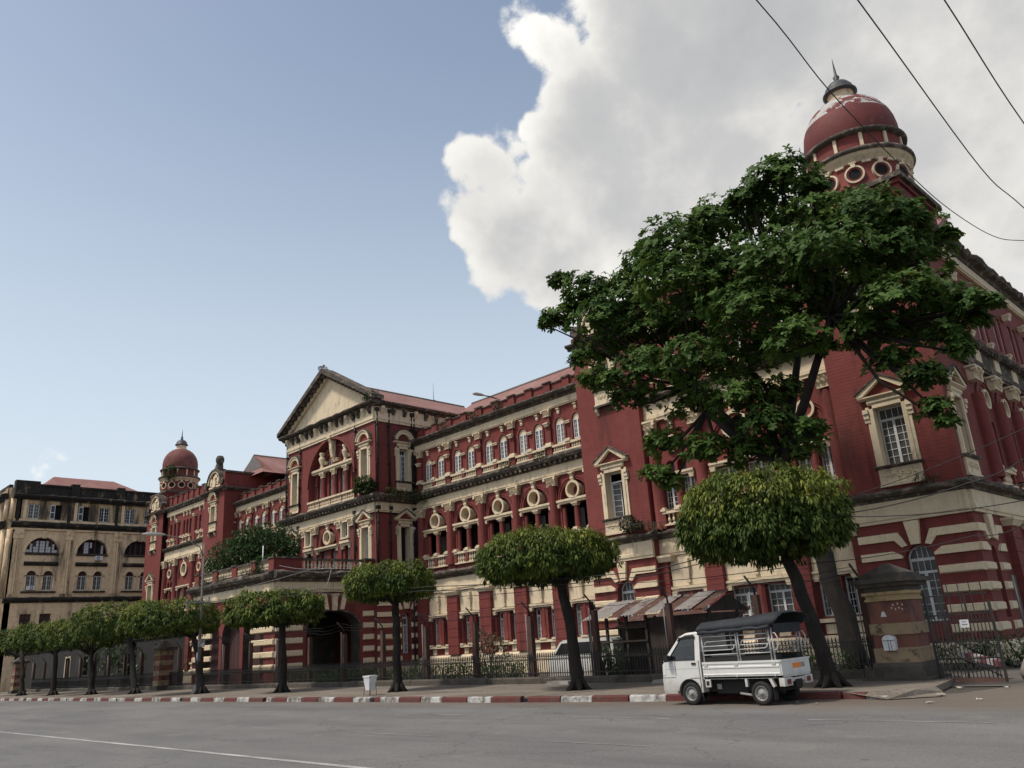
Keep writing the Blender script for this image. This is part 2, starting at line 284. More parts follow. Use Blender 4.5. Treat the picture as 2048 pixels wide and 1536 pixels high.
def road_wear():
    m = MAT['asphalt']; t = m.node_tree; p = t.nodes['Principled BSDF']; nn = lambda ty: t.nodes.new(ty)
    geo = nn('ShaderNodeNewGeometry'); src = p.inputs['Base Color'].links[0].from_socket
    def nz(s_, sc_, d=6, loc=(0, 0, 0)):
        mp = nn('ShaderNodeMapping'); mp.inputs['Scale'].default_value = sc_; mp.inputs['Location'].default_value = loc; t.links.new(geo.outputs['Position'], mp.inputs[0])
        n = nn('ShaderNodeTexNoise'); n.inputs['Scale'].default_value = s_; n.inputs['Detail'].default_value = d; n.inputs['Roughness'].default_value = 0.62; t.links.new(mp.outputs[0], n.inputs['Vector']); return n.outputs['Fac']
    def rng(f, lo, hi, amt):
        r = nn('ShaderNodeMapRange'); t.links.new(f, r.inputs[0]); r.inputs[1].default_value = lo; r.inputs[2].default_value = hi; r.inputs[4].default_value = amt; return r.outputs[0]
    def mx(f, a_, c): 
        x = nn('ShaderNodeMixRGB'); t.links.new(f, x.inputs[0]); t.links.new(a_, x.inputs[1]); x.inputs[2].default_value = (*c, 1); return x.outputs[0]
    c = mx(rng(nz(0.35, (0.12, 1.0, 1)), 0.52, 0.70, 0.55), src, (0.075, 0.072, 0.070))          # tyre-darkened bands
    c = mx(rng(nz(0.8, (1, 1, 1), 8, (5, 3, 0)), 0.60, 0.66, 0.5), c, (0.19, 0.178, 0.16))        # worn light patches
    c = mx(rng(nz(1.5, (1, 1, 1), 3, (9, 1, 0)), 0.68, 0.74, 0.7), c, (0.05, 0.048, 0.047))       # oil spots
    v = nn('ShaderNodeTexVoronoi'); v.feature = 'DISTANCE_TO_EDGE'; v.inputs['Scale'].default_value = 0.22
    nw = nn('ShaderNodeTexNoise'); nw.inputs['Scale'].default_value = 1.2; nw.inputs['Detail'].default_value = 6; t.links.new(geo.outputs['Position'], nw.inputs['Vector'])
    sc2 = nn('ShaderNodeVectorMath'); sc2.operation = 'SCALE'; t.links.new(nw.outputs['Color'], sc2.inputs[0]); sc2.inputs['Scale'].default_value = 1.6
    ad = nn('ShaderNodeVectorMath'); ad.operation = 'ADD'; t.links.new(geo.outputs['Position'], ad.inputs[0]); t.links.new(sc2.outputs[0], ad.inputs[1]); t.links.new(ad.outputs[0], v.inputs['Vector'])
    r = nn('ShaderNodeMapRange'); t.links.new(v.outputs['Distance'], r.inputs[0]); r.inputs[1].default_value = 0.0; r.inputs[2].default_value = 0.006; r.inputs[3].default_value = 0.55; r.inputs[4].default_value = 0
    c = mx(r.outputs[0], c, (0.035, 0.033, 0.032))                                                 # hairline cracks
    sp = nn('ShaderNodeSeparateXYZ'); t.links.new(geo.outputs['Position'], sp.inputs[0])
    ya = nn('ShaderNodeMath'); ya.operation = 'ADD'; t.links.new(sp.outputs['Y'], ya.inputs[0])
    nm = nn('ShaderNodeMath'); nm.operation = 'MULTIPLY'; t.links.new(nz(0.6, (1, 1, 1), 6), nm.inputs[0]); nm.inputs[1].default_value = 3.5; t.links.new(nm.outputs[0], ya.inputs[1])
    c = mx(rng(ya.outputs[0], 18.6, 20.4, 0.75), c, (0.135, 0.105, 0.078))                         # dust drifted along the gutter
    t.links.new(c, p.inputs['Base Color'])
road_wear()
ground_mat('pavement', (0.20, 0.170, 0.135), (0.13, 0.108, 0.086), 0.9, 14, 0.35, cracks=True)
ground_mat('apron', (0.13, 0.115, 0.10), (0.10, 0.088, 0.075), 0.9, 18, 0.4)
ground_mat('yard', (0.10, 0.088, 0.074), (0.06, 0.052, 0.042), 0.6, 9, 0.5)
ground_mat('road_paint', (0.42, 0.41, 0.39), (0.15, 0.142, 0.132), 1.6, 22, 0.4)
ground_mat('road_paint_worn', (0.26, 0.25, 0.24), (0.11, 0.105, 0.10), 2.2, 22, 0.4)
# ---------------------------------------------------------------- mesh helpers
class MB:
    """collects shapes, then becomes ONE mesh"""
    def __init__(s): s.v = []; s.f = []; s.m = []; s.mats = []; s.sm = []; s.tint = []
    def mi(s, m):
        if m not in s.mats: s.mats.append(m)
        return s.mats.index(m)
    def face(s, pts, m, smooth=False, tint=None):
        b = len(s.v); s.v += [tuple(p) for p in pts]; s.f.append(tuple(range(b, b+len(pts)))); s.m.append(s.mi(m)); s.sm.append(smooth)
        if tint is not None: s.tint.append(tint)
    def grid(s, rows, m, smooth=True, closed=False):            # skin over rows of points, sharing vertices
        b = len(s.v); i = s.mi(m); n = len(rows[0])
        for r in rows: s.v += [tuple(p) for p in r]
        for j in range(len(rows)-1):
            for k in range(n if closed else n-1):
                k2 = (k+1) % n; s.f.append((b+j*n+k, b+(j+1)*n+k, b+(j+1)*n+k2, b+j*n+k2)); s.m.append(i); s.sm.append(smooth)
        return s
    def box(s, x0, x1, y0, y1, z0, z1, m):
        b = len(s.v); i = s.mi(m)
        s.v += [(x0,y0,z0),(x1,y0,z0),(x1,y1,z0),(x0,y1,z0),(x0,y0,z1),(x1,y0,z1),(x1,y1,z1),(x0,y1,z1)]
        for q in ((3,2,1,0),(4,5,6,7),(0,1,5,4),(1,2,6,5),(2,3,7,6),(3,0,4,7)):
            s.f.append(tuple(b+k for k in q)); s.m.append(i); s.sm.append(False)
        return s
    def tbox(s, c0, s0, z0, c1, s1, z1, m):        # tapered box: centres (x,y), sizes (sx,sy)
        b = len(s.v); i = s.mi(m)
        for (c, sz, z) in ((c0, s0, z0), (c1, s1, z1)):
            for dx, dy in ((-1,-1),(1,-1),(1,1),(-1,1)): s.v.append((c[0]+dx*sz[0]/2, c[1]+dy*sz[1]/2, z))
        for q in ((3,2,1,0),(4,5,6,7),(0,1,5,4),(1,2,6,5),(2,3,7,6),(3,0,4,7)):
            s.f.append(tuple(b+k for k in q)); s.m.append(i); s.sm.append(False)
        return s
    def prism_y(s, poly, y0, y1, m, smooth=False):               # poly in (x,z), extruded along y (y0 is the front)
        n = len(poly); s.face([(x, y0, z) for x, z in poly], m); s.face([(x, y1, z) for x, z in poly[::-1]], m)
        for k in range(n):
            a, c = poly[k], poly[(k+1) % n]
            s.face([(a[0], y1, a[1]), (c[0], y1, c[1]), (c[0], y0, c[1]), (a[0], y0, a[1])], m, smooth)
        return s
    def prism_x(s, poly, x0, x1, m, smooth=False):               # poly in (y,z), extruded along x: mouldings
        n = len(poly); s.face([(x0, y, z) for y, z in poly], m); s.face([(x1, y, z) for y, z in poly[::-1]], m)
        for k in range(n):
            a, c = poly[k], poly[(k+1) % n]
            s.face([(x0, a[0], a[1]), (x1, a[0], a[1]), (x1, c[0], c[1]), (x0, c[0], c[1])], m, smooth)
        return s
    def prism_z(s, poly, z0, z1, m):
        n = len(poly); s.face([(x, y, z1) for x, y in poly], m); s.face([(x, y, z0) for x, y in poly[::-1]], m)
        for k in range(n):
            a, c = poly[k], poly[(k+1) % n]
            s.face([(a[0], a[1], z0), (c[0], c[1], z0), (c[0], c[1], z1), (a[0], a[1], z1)], m)
        return s
    def lathe(s, prof, n, m, c=(0, 0), a0=0.0, a1=2*math.pi, smooth=True):
        b = len(s.v); i = s.mi(m); full = abs(a1-a0-2*math.pi) < 1e-6; cols = n if full else n+1
        for r, z in prof:
            for k in range(cols):
                a = a0+(a1-a0)*k/n; s.v.append((c[0]+r*math.cos(a), c[1]+r*math.sin(a), z))
        for j in range(len(prof)-1):
            for k in range(n):
                k2 = (k+1) % cols
                s.f.append((b+j*cols+k, b+j*cols+k2, b+(j+1)*cols+k2, b+(j+1)*cols+k)); s.m.append(i); s.sm.append(smooth)
        return s
    def tube(s, pts, rad, m, n=6, cap=True, smooth=True):
        """round bar along a list of points; rad is one radius or one per point"""
        P = [Vector(p) for p in pts]; i = s.mi(m); b = len(s.v); rr = rad if isinstance(rad, (list, tuple)) else [rad]*len(P)
        up = Vector((0, 0, 1)); prev = None
        for k, p in enumerate(P):
            t = (P[min(k+1, len(P)-1)]-P[max(k-1, 0)])
            if t.length < 1e-9: t = Vector((0, 0, 1))
            t.normalize()
            if prev is None:
                u = t.cross(up if abs(t.z) < 0.95 else Vector((1, 0, 0))).normalized()
            else:
                u = (prev-t*prev.dot(t))
                u = u.normalized() if u.length > 1e-6 else t.orthogonal().normalized()
            prev = u; w = t.cross(u)
            for q in range(n):
                a = 2*math.pi*q/n; v = p+u*(rr[k]*math.cos(a))+w*(rr[k]*math.sin(a)); s.v.append(tuple(v))
        for k in range(len(P)-1):
            for q in range(n):
                q2 = (q+1) % n; s.f.append((b+k*n+q, b+k*n+q2, b+(k+1)*n+q2, b+(k+1)*n+q)); s.m.append(i); s.sm.append(smooth)
        if cap:
            s.f.append(tuple(b+q for q in range(n))[::-1]); s.m.append(i); s.sm.append(False)
            s.f.append(tuple(b+(len(P)-1)*n+q for q in range(n))); s.m.append(i); s.sm.append(False)
        return s
    def ring_y(s, cx, cz, r0, r1, y0, y1, m, n=24):              # flat ring facing -y with depth
        for k in range(n):
            a, c = 2*math.pi*k/n, 2*math.pi*(k+1)/n
            P = lambda r, t, y: (cx+r*math.cos(t), y, cz+r*math.sin(t))
            s.face([P(r0,a,y0), P(r1,a,y0), P(r1,c,y0), P(r0,c,y0)][::-1], m)
            s.face([P(r1,a,y0), P(r1,a,y1), P(r1,c,y1), P(r1,c,y0)], m, True)
            s.face([P(r0,a,y0), P(r0,c,y0), P(r0,c,y1), P(r0,a,y1)], m, True)
        return s
    def arc_band(s, cx, cz, r0, r1, a0, a1, y0, y1, m, n=16):     # archivolt
        for k in range(n):
            a, c = a0+(a1-a0)*k/n, a0+(a1-a0)*(k+1)/n
            P = lambda r, t, y: (cx+r*math.cos(t), y, cz+r*math.sin(t))
            s.face([P(r0,a,y0), P(r0,c,y0), P(r1,c,y0), P(r1,a,y0)], m)
            s.face([P(r1,a,y0), P(r1,c,y0), P(r1,c,y1), P(r1,a,y1)], m, True)
            s.face([P(r0,a,y0), P(r0,a,y1), P(r0,c,y1), P(r0,c,y0)], m, True)
        for t in (a0, a1): s.face([P(r0,t,y0), P(r1,t,y0), P(r1,t,y1), P(r0,t,y1)], m)
        return s
    def wall(s, x0, x1, z0, z1, ops, m, y=0.0, rev=0.35, mrev=None, back=None):
        """wall face in the xz plane with openings cut out and reveals behind them.
        opening: ('r',xa,xb,za,zb) rect, ('a',xa,xb,za,zs) round-headed, ('c',cx,cz,r) round"""
        mrev = mrev or m; xs = {x0, x1}; O = []
        for o in ops:
            mr_ = mrev
            if o[0] == 'r':
                _, xa, xb, za, zb = o[:5]; mr_ = o[5] if len(o) > 5 else mrev; smp = [xa, xb]; lo = (lambda x, za=za: za); hi = (lambda x, zb=zb: zb)
                out = [(xa, za), (xb, za), (xb, zb), (xa, zb)]
            elif o[0] == 'a':
                _, xa, xb, za, zs = o; c = (xa+xb)/2; r = (xb-xa)/2
                smp = [c-r*math.cos(math.pi*k/12) for k in range(13)]; lo = (lambda x, za=za: za)
                hi = (lambda x, c=c, r=r, zs=zs: zs+math.sqrt(max(0, r*r-(x-c)**2)))
                out = [(xa, za), (xb, za)]+[(x, hi(x)) for x in smp[::-1]]
            else:
                _, c, cz, r = o; xa, xb = c-r, c+r
                smp = [c-r*math.cos(math.pi*k/12) for k in range(13)]
                hi = (lambda x, c=c, r=r, cz=cz: cz+math.sqrt(max(0, r*r-(x-c)**2))); lo = (lambda x, c=c, r=r, cz=cz: cz-math.sqrt(max(0, r*r-(x-c)**2)))
                out = [(x, lo(x)) for x in smp]+[(x, hi(x)) for x in smp[::-1][1:-1]]
            xs |= set(smp); O.append((xa, xb, lo, hi, out, mr_))
        xs = sorted(x for x in xs if x0-1e-6 <= x <= x1+1e-6)
        for a, c in zip(xs, xs[1:]):
            if c-a < 1e-5: continue
            mid = (a+c)/2; cur = [z0, z0]
            for xa, xb, lo, hi, out, mr_ in sorted((o for o in O if o[0] < mid < o[1]), key=lambda o: o[2]((a+c)/2)):
                s.face([(a, y, cur[0]), (c, y, cur[1]), (c, y, lo(c)), (a, y, lo(a))], m); cur = [hi(a), hi(c)]
            s.face([(a, y, cur[0]), (c, y, cur[1]), (c, y, z1), (a, y, z1)], m)
        for xa, xb, lo, hi, out, mr_ in O:
            n = len(out)
            for k in range(n):
                p, q = out[k], out[(k+1) % n]
                s.face([(p[0], y, p[1]), (p[0], y+rev, p[1]), (q[0], y+rev, q[1]), (q[0], y, q[1])], mr_)
            if back: s.face([(p[0], y+rev, p[1]) for p in out], back)
        return s
    def mesh(s, name):
        me = bpy.data.meshes.new(name); me.from_pydata(s.v, [], s.f)
        for m in s.mats: me.materials.append(MAT[m])
        me.polygons.foreach_set('material_index', s.m); me.polygons.foreach_set('use_smooth', s.sm)
        if s.tint and len(s.tint) == len(s.f):
            at = me.attributes.new('tint', 'FLOAT', 'FACE'); at.data.foreach_set('value', s.tint)
        me.update(); return me

def empty(name, loc, label=None, cat=None, group=None, rz=0.0):
    o = bpy.data.objects.new(name, None); COL.objects.link(o); o.location = loc; o.rotation_euler = (0, 0, rz); o.empty_display_size = 0.2
    if label: o['label'] = label; o['category'] = cat
    if group: o['group'] = group
    return o
def obj(name, me, parent=None, loc=(0, 0, 0), rz=0.0, label=None, cat=None, group=None, kind=None, scale=None):
    if isinstance(me, MB): me = me.mesh(name)
    o = bpy.data.objects.new(name, me); COL.objects.link(o); o.location = loc; o.rotation_euler = (0, 0, rz)
    if scale: o.scale = scale
    if parent: o.parent = parent
    if label: o['label'] = label
    if cat: o['category'] = cat
    if group: o['group'] = group
    if kind: o['kind'] = kind
    return o
class Face:
    """a wall plane: local x runs along it, y into it, z up; parts are linked under the building"""
    def __init__(s, bld, ox, oy, rz=0.0): s.b = bld; s.ox = ox; s.oy = oy; s.rz = rz
    def w(s, x, y, z):
        c, n = math.cos(s.rz), math.sin(s.rz); b = s.b.location
        return (s.ox+x*c-y*n-b.x, s.oy+x*n+y*c-b.y, z-b.z)
    def put(s, name, me, x=0.0, y=0.0, z=0.0, **k): return obj(name, me, s.b, s.w(x, y, z), s.rz, **k)
PROTO = {}
def proto(key, fn):
    if key not in PROTO: PROTO[key] = fn()
    return PROTO[key]
# child placed under an already placed part, in the part's own space
def sub(name, me, part, loc=(0, 0, 0)): return obj(name, me, part, loc)

# ---------------------------------------------------------------- building vocabulary (local: x along wall, -y outward, z up)
def casement(w, h, rows=4, cols=2, transom=0.0, arch=False, panes='glass', open_=0.0):
    """white two-leaf casement with glazing bars; returns frame mesh and pane mesh (origin bottom centre)"""
    def mk():
        m = MB(); fr = 0.065; hw = w/2; zt = h-transom
        m.box(-hw, -hw+fr, 0, 0.07, 0, h, 'white'); m.box(hw-fr, hw, 0, 0.07, 0, h, 'white')
        m.box(-hw+fr, hw-fr, 0, 0.07, 0, fr, 'white'); m.box(-hw+fr, hw-fr, 0, 0.07, h-fr, h, 'white')
        if transom: m.box(-hw+fr, hw-fr, -0.01, 0.07, zt-0.05, zt+0.05, 'white')
        if cols > 1: m.box(-0.052, 0.052, -0.012, 0.055, fr, zt-0.05 if transom else h-fr, 'white')
        top = zt-0.05 if transom else h-fr
        for k in range(1, rows):
            z = fr+(top-fr)*k/rows; m.box(-hw+fr, hw-fr, 0.018, 0.05, z-0.012, z+0.012, 'white')
        for sx in (-1, 1) if cols > 1 else ():
            x = sx*(hw+0.02)/2; m.box(x-0.011, x+0.011, 0.016, 0.052, fr, top, 'white')
        if transom:
            nb = max(2, int(w/0.25))
            for k in range(1, nb):
                x = -hw+fr+(w-2*fr)*k/nb; m.box(x-0.011, x+0.011, 0.016, 0.052, zt+0.05, h-fr, 'white')
        if arch:
            m.prism_y([(hw*math.cos(math.pi*k/10), h+hw*math.sin(math.pi*k/10)) for k in range(11)], 0.0, 0.05, arch)
        return m.mesh('window_frame')
    def mkp():
        m = MB(); m.box(-w/2+0.03, w/2-0.03, 0.045, 0.06, 0.03, h-0.03, panes); return m.mesh('window_pane')
    k = (round(w, 3), round(h, 3), rows, cols, round(transom, 3), arch, panes)
    return proto(('cf',)+k, mk), proto(('cp',)+k, mkp)
WIN_RS = random.Random(31)
def window(F, x, z, w, h, y=0.28, name='window', **k):
    if 'panes' not in k: k['panes'] = WIN_RS.choice(('glass', 'glass', 'glass_dusty', 'glass_dusty', 'curtain'))
    a, b = casement(w, h, **k); o = F.put(name, a, x, y, z); sub('pane', b, o); return o
def open_window(F, x, z, w, h, y, transom=0.5):
    """casement standing open: frame, dark transom light and two leaves swung inwards"""
    m = MB(); hw = w/2; zt = h-transom; fr = 0.06
    m.box(-hw, -hw+fr, 0, 0.07, 0, h, 'white').box(hw-fr, hw, 0, 0.07, 0, h, 'white').box(-hw+fr, hw-fr, 0, 0.07, 0, fr, 'white').box(-hw+fr, hw-fr, 0, 0.07, h-fr, h, 'white').box(-hw+fr, hw-fr, 0, 0.07, zt-0.04, zt+0.04, 'white')
    o = F.put('window', m, x, y, z); lw = hw-fr; lh = zt-0.04-fr
    lf = MB(); lf.box(0, 0.05, 0, 0.04, 0, lh, 'white').box(lw-0.05, lw, 0, 0.04, 0, lh, 'white').box(0.05, lw-0.05, 0, 0.04, 0, 0.06, 'white').box(0.05, lw-0.05, 0, 0.04, lh-0.06, lh, 'white')
    for k in range(1, 6): lf.box(0.05, lw-0.05, 0.008, 0.03, lh*k/6-0.012, lh*k/6+0.012, 'white')
    lf.box(0.05, lw-0.05, 0.015, 0.022, 0.06, lh-0.06, 'glass_dusty'); me = lf.mesh('casement_leaf')
    a = sub('casement_leaf', me, o, (-hw+fr, 0.05, fr)); a.rotation_euler.z = R_(28)
    a = sub('casement_leaf', me, o, (hw-fr, 0.05, fr)); a.rotation_euler.z = R_(180-62); a.scale.y = -1
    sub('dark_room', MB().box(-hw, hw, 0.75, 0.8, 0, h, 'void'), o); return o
def louvre_void(F, x, z, w, h, y, m='void'):
    return F.put('dark_opening', proto(('void', round(w, 2), round(h, 2), m), lambda: MB().box(-w/2, w/2, 0, 0.04, 0, h, m).mesh('dark_opening')), x, y, z)

def aedicule(w, h, head, pan=0.8, base_bracket=False):
    """cream window surround: jambs, architrave, brackets, pediment ('tri' or 'seg'), sill and carved panel. origin: bottom centre of opening"""
    def mk():
        m = MB(); j = 0.30; hw = w/2
        for sx in (-1, 1):
            a, b = sorted((sx*hw, sx*(hw+j*0.55))); m.box(a, b, -0.10, 0.02, 0, h, 'cream')
            a, b = sorted((sx*(hw+j*0.55), sx*(hw+j))); m.box(a, b, -0.06, 0.02, 0, h+0.1, 'cream')
            # scroll brackets at the head
            for q, (zz, pr) in enumerate(((h-0.05, 0.20), (h-0.25, 0.15), (h-0.42, 0.10))):
                a, b = sorted((sx*(hw+j*0.62), sx*(hw+j+0.10))); m.box(a, b, -pr, 0.0, zz-0.14, zz+0.04, 'cream')
        m.box(-hw, hw, -0.10, 0.02, h, h+0.16, 'cream')
        m.prism_x([(0.0, h+0.16), (-0.08, h+0.16), (-0.15, h+0.24), (-0.15, h+0.32), (-0.08, h+0.40), (0.0, h+0.40)], -hw-j*0.6, hw+j*0.6, 'cream')
        W = hw+j+0.22; zb = h+0.40
        m.prism_x([(0.0, zb), (-0.12, zb), (-0.24, zb+0.06), (-0.24, zb+0.11), (0.0, zb+0.14)], -W+0.03, W-0.03, 'cream')
        z1 = zb+0.14
        if head == 'tri':
            rise = 0.62*W
            for sx in (-1, 1):
                P = [(sx*W, z1-0.02), (sx*W, z1+0.09), (0, z1+rise+0.09), (0, z1+rise-0.07), (sx*(W-0.24), z1-0.02)]
                m.prism_y(P if sx < 0 else P[::-1], -0.26, 0.0, 'cream')
                Q = [(sx*(W+0.05), z1+0.09), (sx*(W+0.05), z1+0.14), (0, z1+rise+0.16), (0, z1+rise+0.09)]
                m.prism_y(Q if sx < 0 else Q[::-1], -0.32, 0.0, 'mold')
            m.prism_y([(-W+0.24, z1), (W-0.24, z1), (0, z1+rise-0.10)], -0.05, 0.0, 'red')
        else:
            r = W*1.0; ra = R_(12)
            m.arc_band(0, z1-0.05, W-0.30, W-0.10, ra, math.pi-ra, -0.20, 0.0, 'cream', 14)
            m.arc_band(0, z1-0.05, W-0.10, W+0.0, ra, math.pi-ra, -0.27, 0.0, 'cream', 14)
            m.arc_band(0, z1-0.05, W+0.0, W+0.06, ra, math.pi-ra, -0.30, 0.0, 'mold', 14)
            m.prism_y([((W-0.3)*math.cos(math.pi*k/10), z1+(W-0.3)*math.sin(math.pi*k/10)) for k in range(11)], -0.04, 0.0, 'red')
        # sill and panel
        m.prism_x([(0.0, -0.12), (-0.16, -0.12), (-0.24, -0.05), (-0.24, 0.0), (0.0, 0.0)], -hw-j-0.06, hw+j+0.06, 'mold')
        if pan > 0:
            m.box(-hw-j*0.9, hw+j*0.9, -0.09, 0.0, -pan+0.10, -0.12, 'cream')
            m.box(-hw-j*0.98, hw+j*0.98, -0.14, 0.0, -pan, -pan+0.10, 'cream')
            rs = random.Random(3)
            for k in range(14):    # carved scrollwork
                x = -hw-0.02+(w+0.04)*k/13; zz = -pan/2+0.02+0.07*math.sin(k*1.9); r = 0.055+0.02*rs.random()
                m.ring_y(x, zz, r*0.45, r, -0.125, -0.09, 'cream_rough', 8)
        if base_bracket:
            for sx in (-1, 1):
                m.prism_x([(0, -pan), (-0.22, -pan), (-0.18, -pan-0.28), (-0.06, -pan-0.42), (0, -pan-0.5)], sx*(hw+j*0.6)-0.08, sx*(hw+j*0.6)+0.08, 'cream')
            m.box(-hw-j-0.08, hw+j+0.08, -0.26, 0, -pan-0.10, -pan-0.003, 'mold')
        return m.mesh('window_surround')
    return proto(('aed', round(w, 2), round(h, 2), head, pan, base_bracket), mk)
def capital(w, h):
    """leafy corinthian capital, origin bottom centre at wall plane"""
    def mk():
        m = MB(); d = w*0.34
        m.tbox((0, -d*0.35), (w*0.62, d*0.9), 0, (0, -d*0.5), (w*0.82, d*1.15), h*0.82, 'cream')
        m.box(-w*0.52, w*0.52, -d*1.28, 0, h*0.84, h, 'cream'); m.box(-w*0.34, w*0.34, -d*0.98, 0, -0.05, 0.0, 'cream')
        for row, (z0, zz, n) in enumerate(((0.03, h*0.46, 3), (h*0.30, h*0.78, 2))):
            for k in range(n):
                x = (k-(n-1)/2)*w*0.27; y = -d*(0.80+0.18*row); lw = w*0.105
                m.face([(x-lw, y, z0), (x+lw, y, z0), (x+lw*0.9, y-d*0.12, zz*0.7), (x, y-d*0.42, zz), (x-lw*0.9, y-d*0.12, zz*0.7)], 'cream')
                m.face([(x-lw*0.6, y-d*0.22, zz*0.74), (x+lw*0.6, y-d*0.22, zz*0.74), (x+lw*0.3, y-d*0.60, zz*0.80), (x-lw*0.3, y-d*0.60, zz*0.80)], 'cream_rough')
        for sx in (-1, 1): m.ring_y(sx*w*0.42, h*0.68, 0.0, h*0.15, -d*1.36, -d*0.7, 'cream', 10)
        return m.mesh('capital')
    return proto(('cap', round(w, 2), round(h, 2)), mk)
def keystone(w, h, pr=0.18):
    def mk():
        m = MB()
        m.prism_x([(0, 0), (-pr*0.55, 0), (-pr*0.8, h*0.3), (-pr*0.7, h*0.55), (-pr, h*0.8), (-pr, h), (0, h)], -w*0.36, w*0.36, 'cream')
        m.box(-w*0.5, w*0.5, -pr*1.15, 0, h*0.86, h, 'cream'); return m.mesh('keystone')
    return proto(('key', round(w, 2), round(h, 2), pr), mk)
def baluster_profile(h, r):
    return [(r*0.9, 0), (r*0.9, h*0.08), (r*0.45, h*0.12), (r*0.62, h*0.2), (r, h*0.36), (r*0.85, h*0.5), (r*0.42, h*0.78), (r*0.45, h*0.86), (r*0.85, h*0.9), (r*0.85, h)]
def balustrade(L_, h, n, posts=(), mrail='cream', mb='cream', skip=()):
    """balusters between two rails with post blocks; local x from -L/2 to L/2, origin at bottom"""
    def mk():
        m = MB(); r = 0.085
        m.box(-L_/2, L_/2, -0.14, 0.06, 0, 0.10, mrail); m.box(-L_/2-0.03, L_/2+0.03, -0.18, 0.08, h-0.13, h, mrail)
        for k in range(n):
            if k in skip: continue
            x = -L_/2+L_*(k+0.5)/n
            if any(abs(x-p) < 0.18 for p in posts): continue
            m.lathe([(a, 0.10+b*(h-0.23)/h) for a, b in baluster_profile(h, r)], 7, mb, (x, -0.04))
        for p in posts:
            m.box(p-0.15, p+0.15, -0.16, 0.05, 0.10, h-0.13, 'red' if mrail == 'cream' else mrail)
            m.box(p-0.21, p+0.21, -0.23, 0.09, h+0.002, h+0.12, mrail); m.box(p-0.15, p+0.15, -0.17, 0.06, h+0.12, h+0.20, mrail)
        return m.mesh('balustrade')
    return proto(('bal', round(L_, 2), round(h, 2), n, tuple(round(p, 2) for p in posts), mrail, mb, tuple(skip)), mk)
def strip(F, name, x0, x1, prof, m):       # moulding run along the wall
    mb = MB(); mb.prism_x(prof, x0, x1, m); return F.put(name, mb)
def frieze(F, x0, x1, z0, z1, pr=0.10, name='frieze', m='cream'):
    h = z1-z0
    return strip(F, name, x0, x1, [(0.02, z0), (-pr, z0), (-pr, z0+h*0.14), (-pr-0.05, z0+h*0.16), (-pr-0.05, z0+h*0.34), (-pr-0.02, z0+h*0.36), (-pr-0.02, z1), (0.02, z1)], m)
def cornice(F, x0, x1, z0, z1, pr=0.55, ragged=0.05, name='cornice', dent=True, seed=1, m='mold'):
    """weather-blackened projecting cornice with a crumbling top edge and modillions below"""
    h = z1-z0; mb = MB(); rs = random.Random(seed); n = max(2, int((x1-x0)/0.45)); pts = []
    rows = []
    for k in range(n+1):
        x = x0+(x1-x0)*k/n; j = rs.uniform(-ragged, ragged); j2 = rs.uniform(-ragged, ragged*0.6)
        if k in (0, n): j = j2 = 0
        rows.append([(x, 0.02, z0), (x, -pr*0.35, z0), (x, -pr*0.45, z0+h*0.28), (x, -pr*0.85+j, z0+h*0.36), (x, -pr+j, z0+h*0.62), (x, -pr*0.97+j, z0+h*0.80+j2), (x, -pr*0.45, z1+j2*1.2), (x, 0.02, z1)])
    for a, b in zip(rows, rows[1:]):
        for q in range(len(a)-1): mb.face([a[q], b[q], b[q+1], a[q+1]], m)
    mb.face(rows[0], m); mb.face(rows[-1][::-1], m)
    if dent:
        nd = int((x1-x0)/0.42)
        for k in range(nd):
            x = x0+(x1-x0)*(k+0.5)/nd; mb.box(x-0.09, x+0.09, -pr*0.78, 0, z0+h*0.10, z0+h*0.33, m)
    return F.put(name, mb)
def parapet(F, x0, x1, z0, z1, piers, y=0.15, th=0.35, m='red', name='parapet'):
    mb = MB(); mb.box(x0, x1, y, y+th, z0, z1-0.08, m); mb.box(x0, x1, y-0.08, y+th+0.05, z1-0.08, z1, 'mold')
    for p in piers:
        mb.box(p-0.28, p+0.28, y-0.13, y+th+0.02, z0, z1-0.002, m); mb.box(p-0.34, p+0.34, y-0.21, y+th+0.06, z1-0.002, z1+0.09, 'mold')
    return F.put(name, mb)
def column(F, x, z0, z1, r, m='red', y=0.0, name='column', n=14):
    def mk():
        q = MB(); h = z1-z0
        q.lathe([(r*1.15, 0), (r*1.15, 0.08), (r, 0.12), (r*0.97, h*0.5), (r*0.86, h)], n, m); return q.mesh('column')
    return F.put(name, proto(('col', round(z1-z0, 2), round(r, 3), m, n), mk), x, y, z0)
def small_cap(w, h):
    def mk():
        m = MB(); m.tbox((0, -w*0.18), (w*0.7, w*0.5), 0, (0, -w*0.22), (w*0.95, w*0.7), h*0.7, 'cream'); m.box(-w*0.55, w*0.55, -w*0.62, 0.02, h*0.7, h, 'cream'); return m.mesh('small_capital')
    return proto(('sc', round(w, 2), round(h, 2)), mk)
def lintel(F, x0, x1, z0, z1, pr=0.16, caps=True):
    mb = MB(); h = z1-z0
    mb.prism_x([(0.02, z0), (-pr*0.6, z0), (-pr*0.6, z0+h*0.4), (-pr, z0+h*0.5), (-pr, z1), (0.02, z1)], x0, x1, 'cream')
    if caps:
        for x in (x0+0.16, x1-0.16): mb.tbox((x, -0.06), (0.24, 0.16), z0-0.20, (x, -0.07), (0.32, 0.2), z0-0.003, 'cream')
    return F.put('lintel', mb)
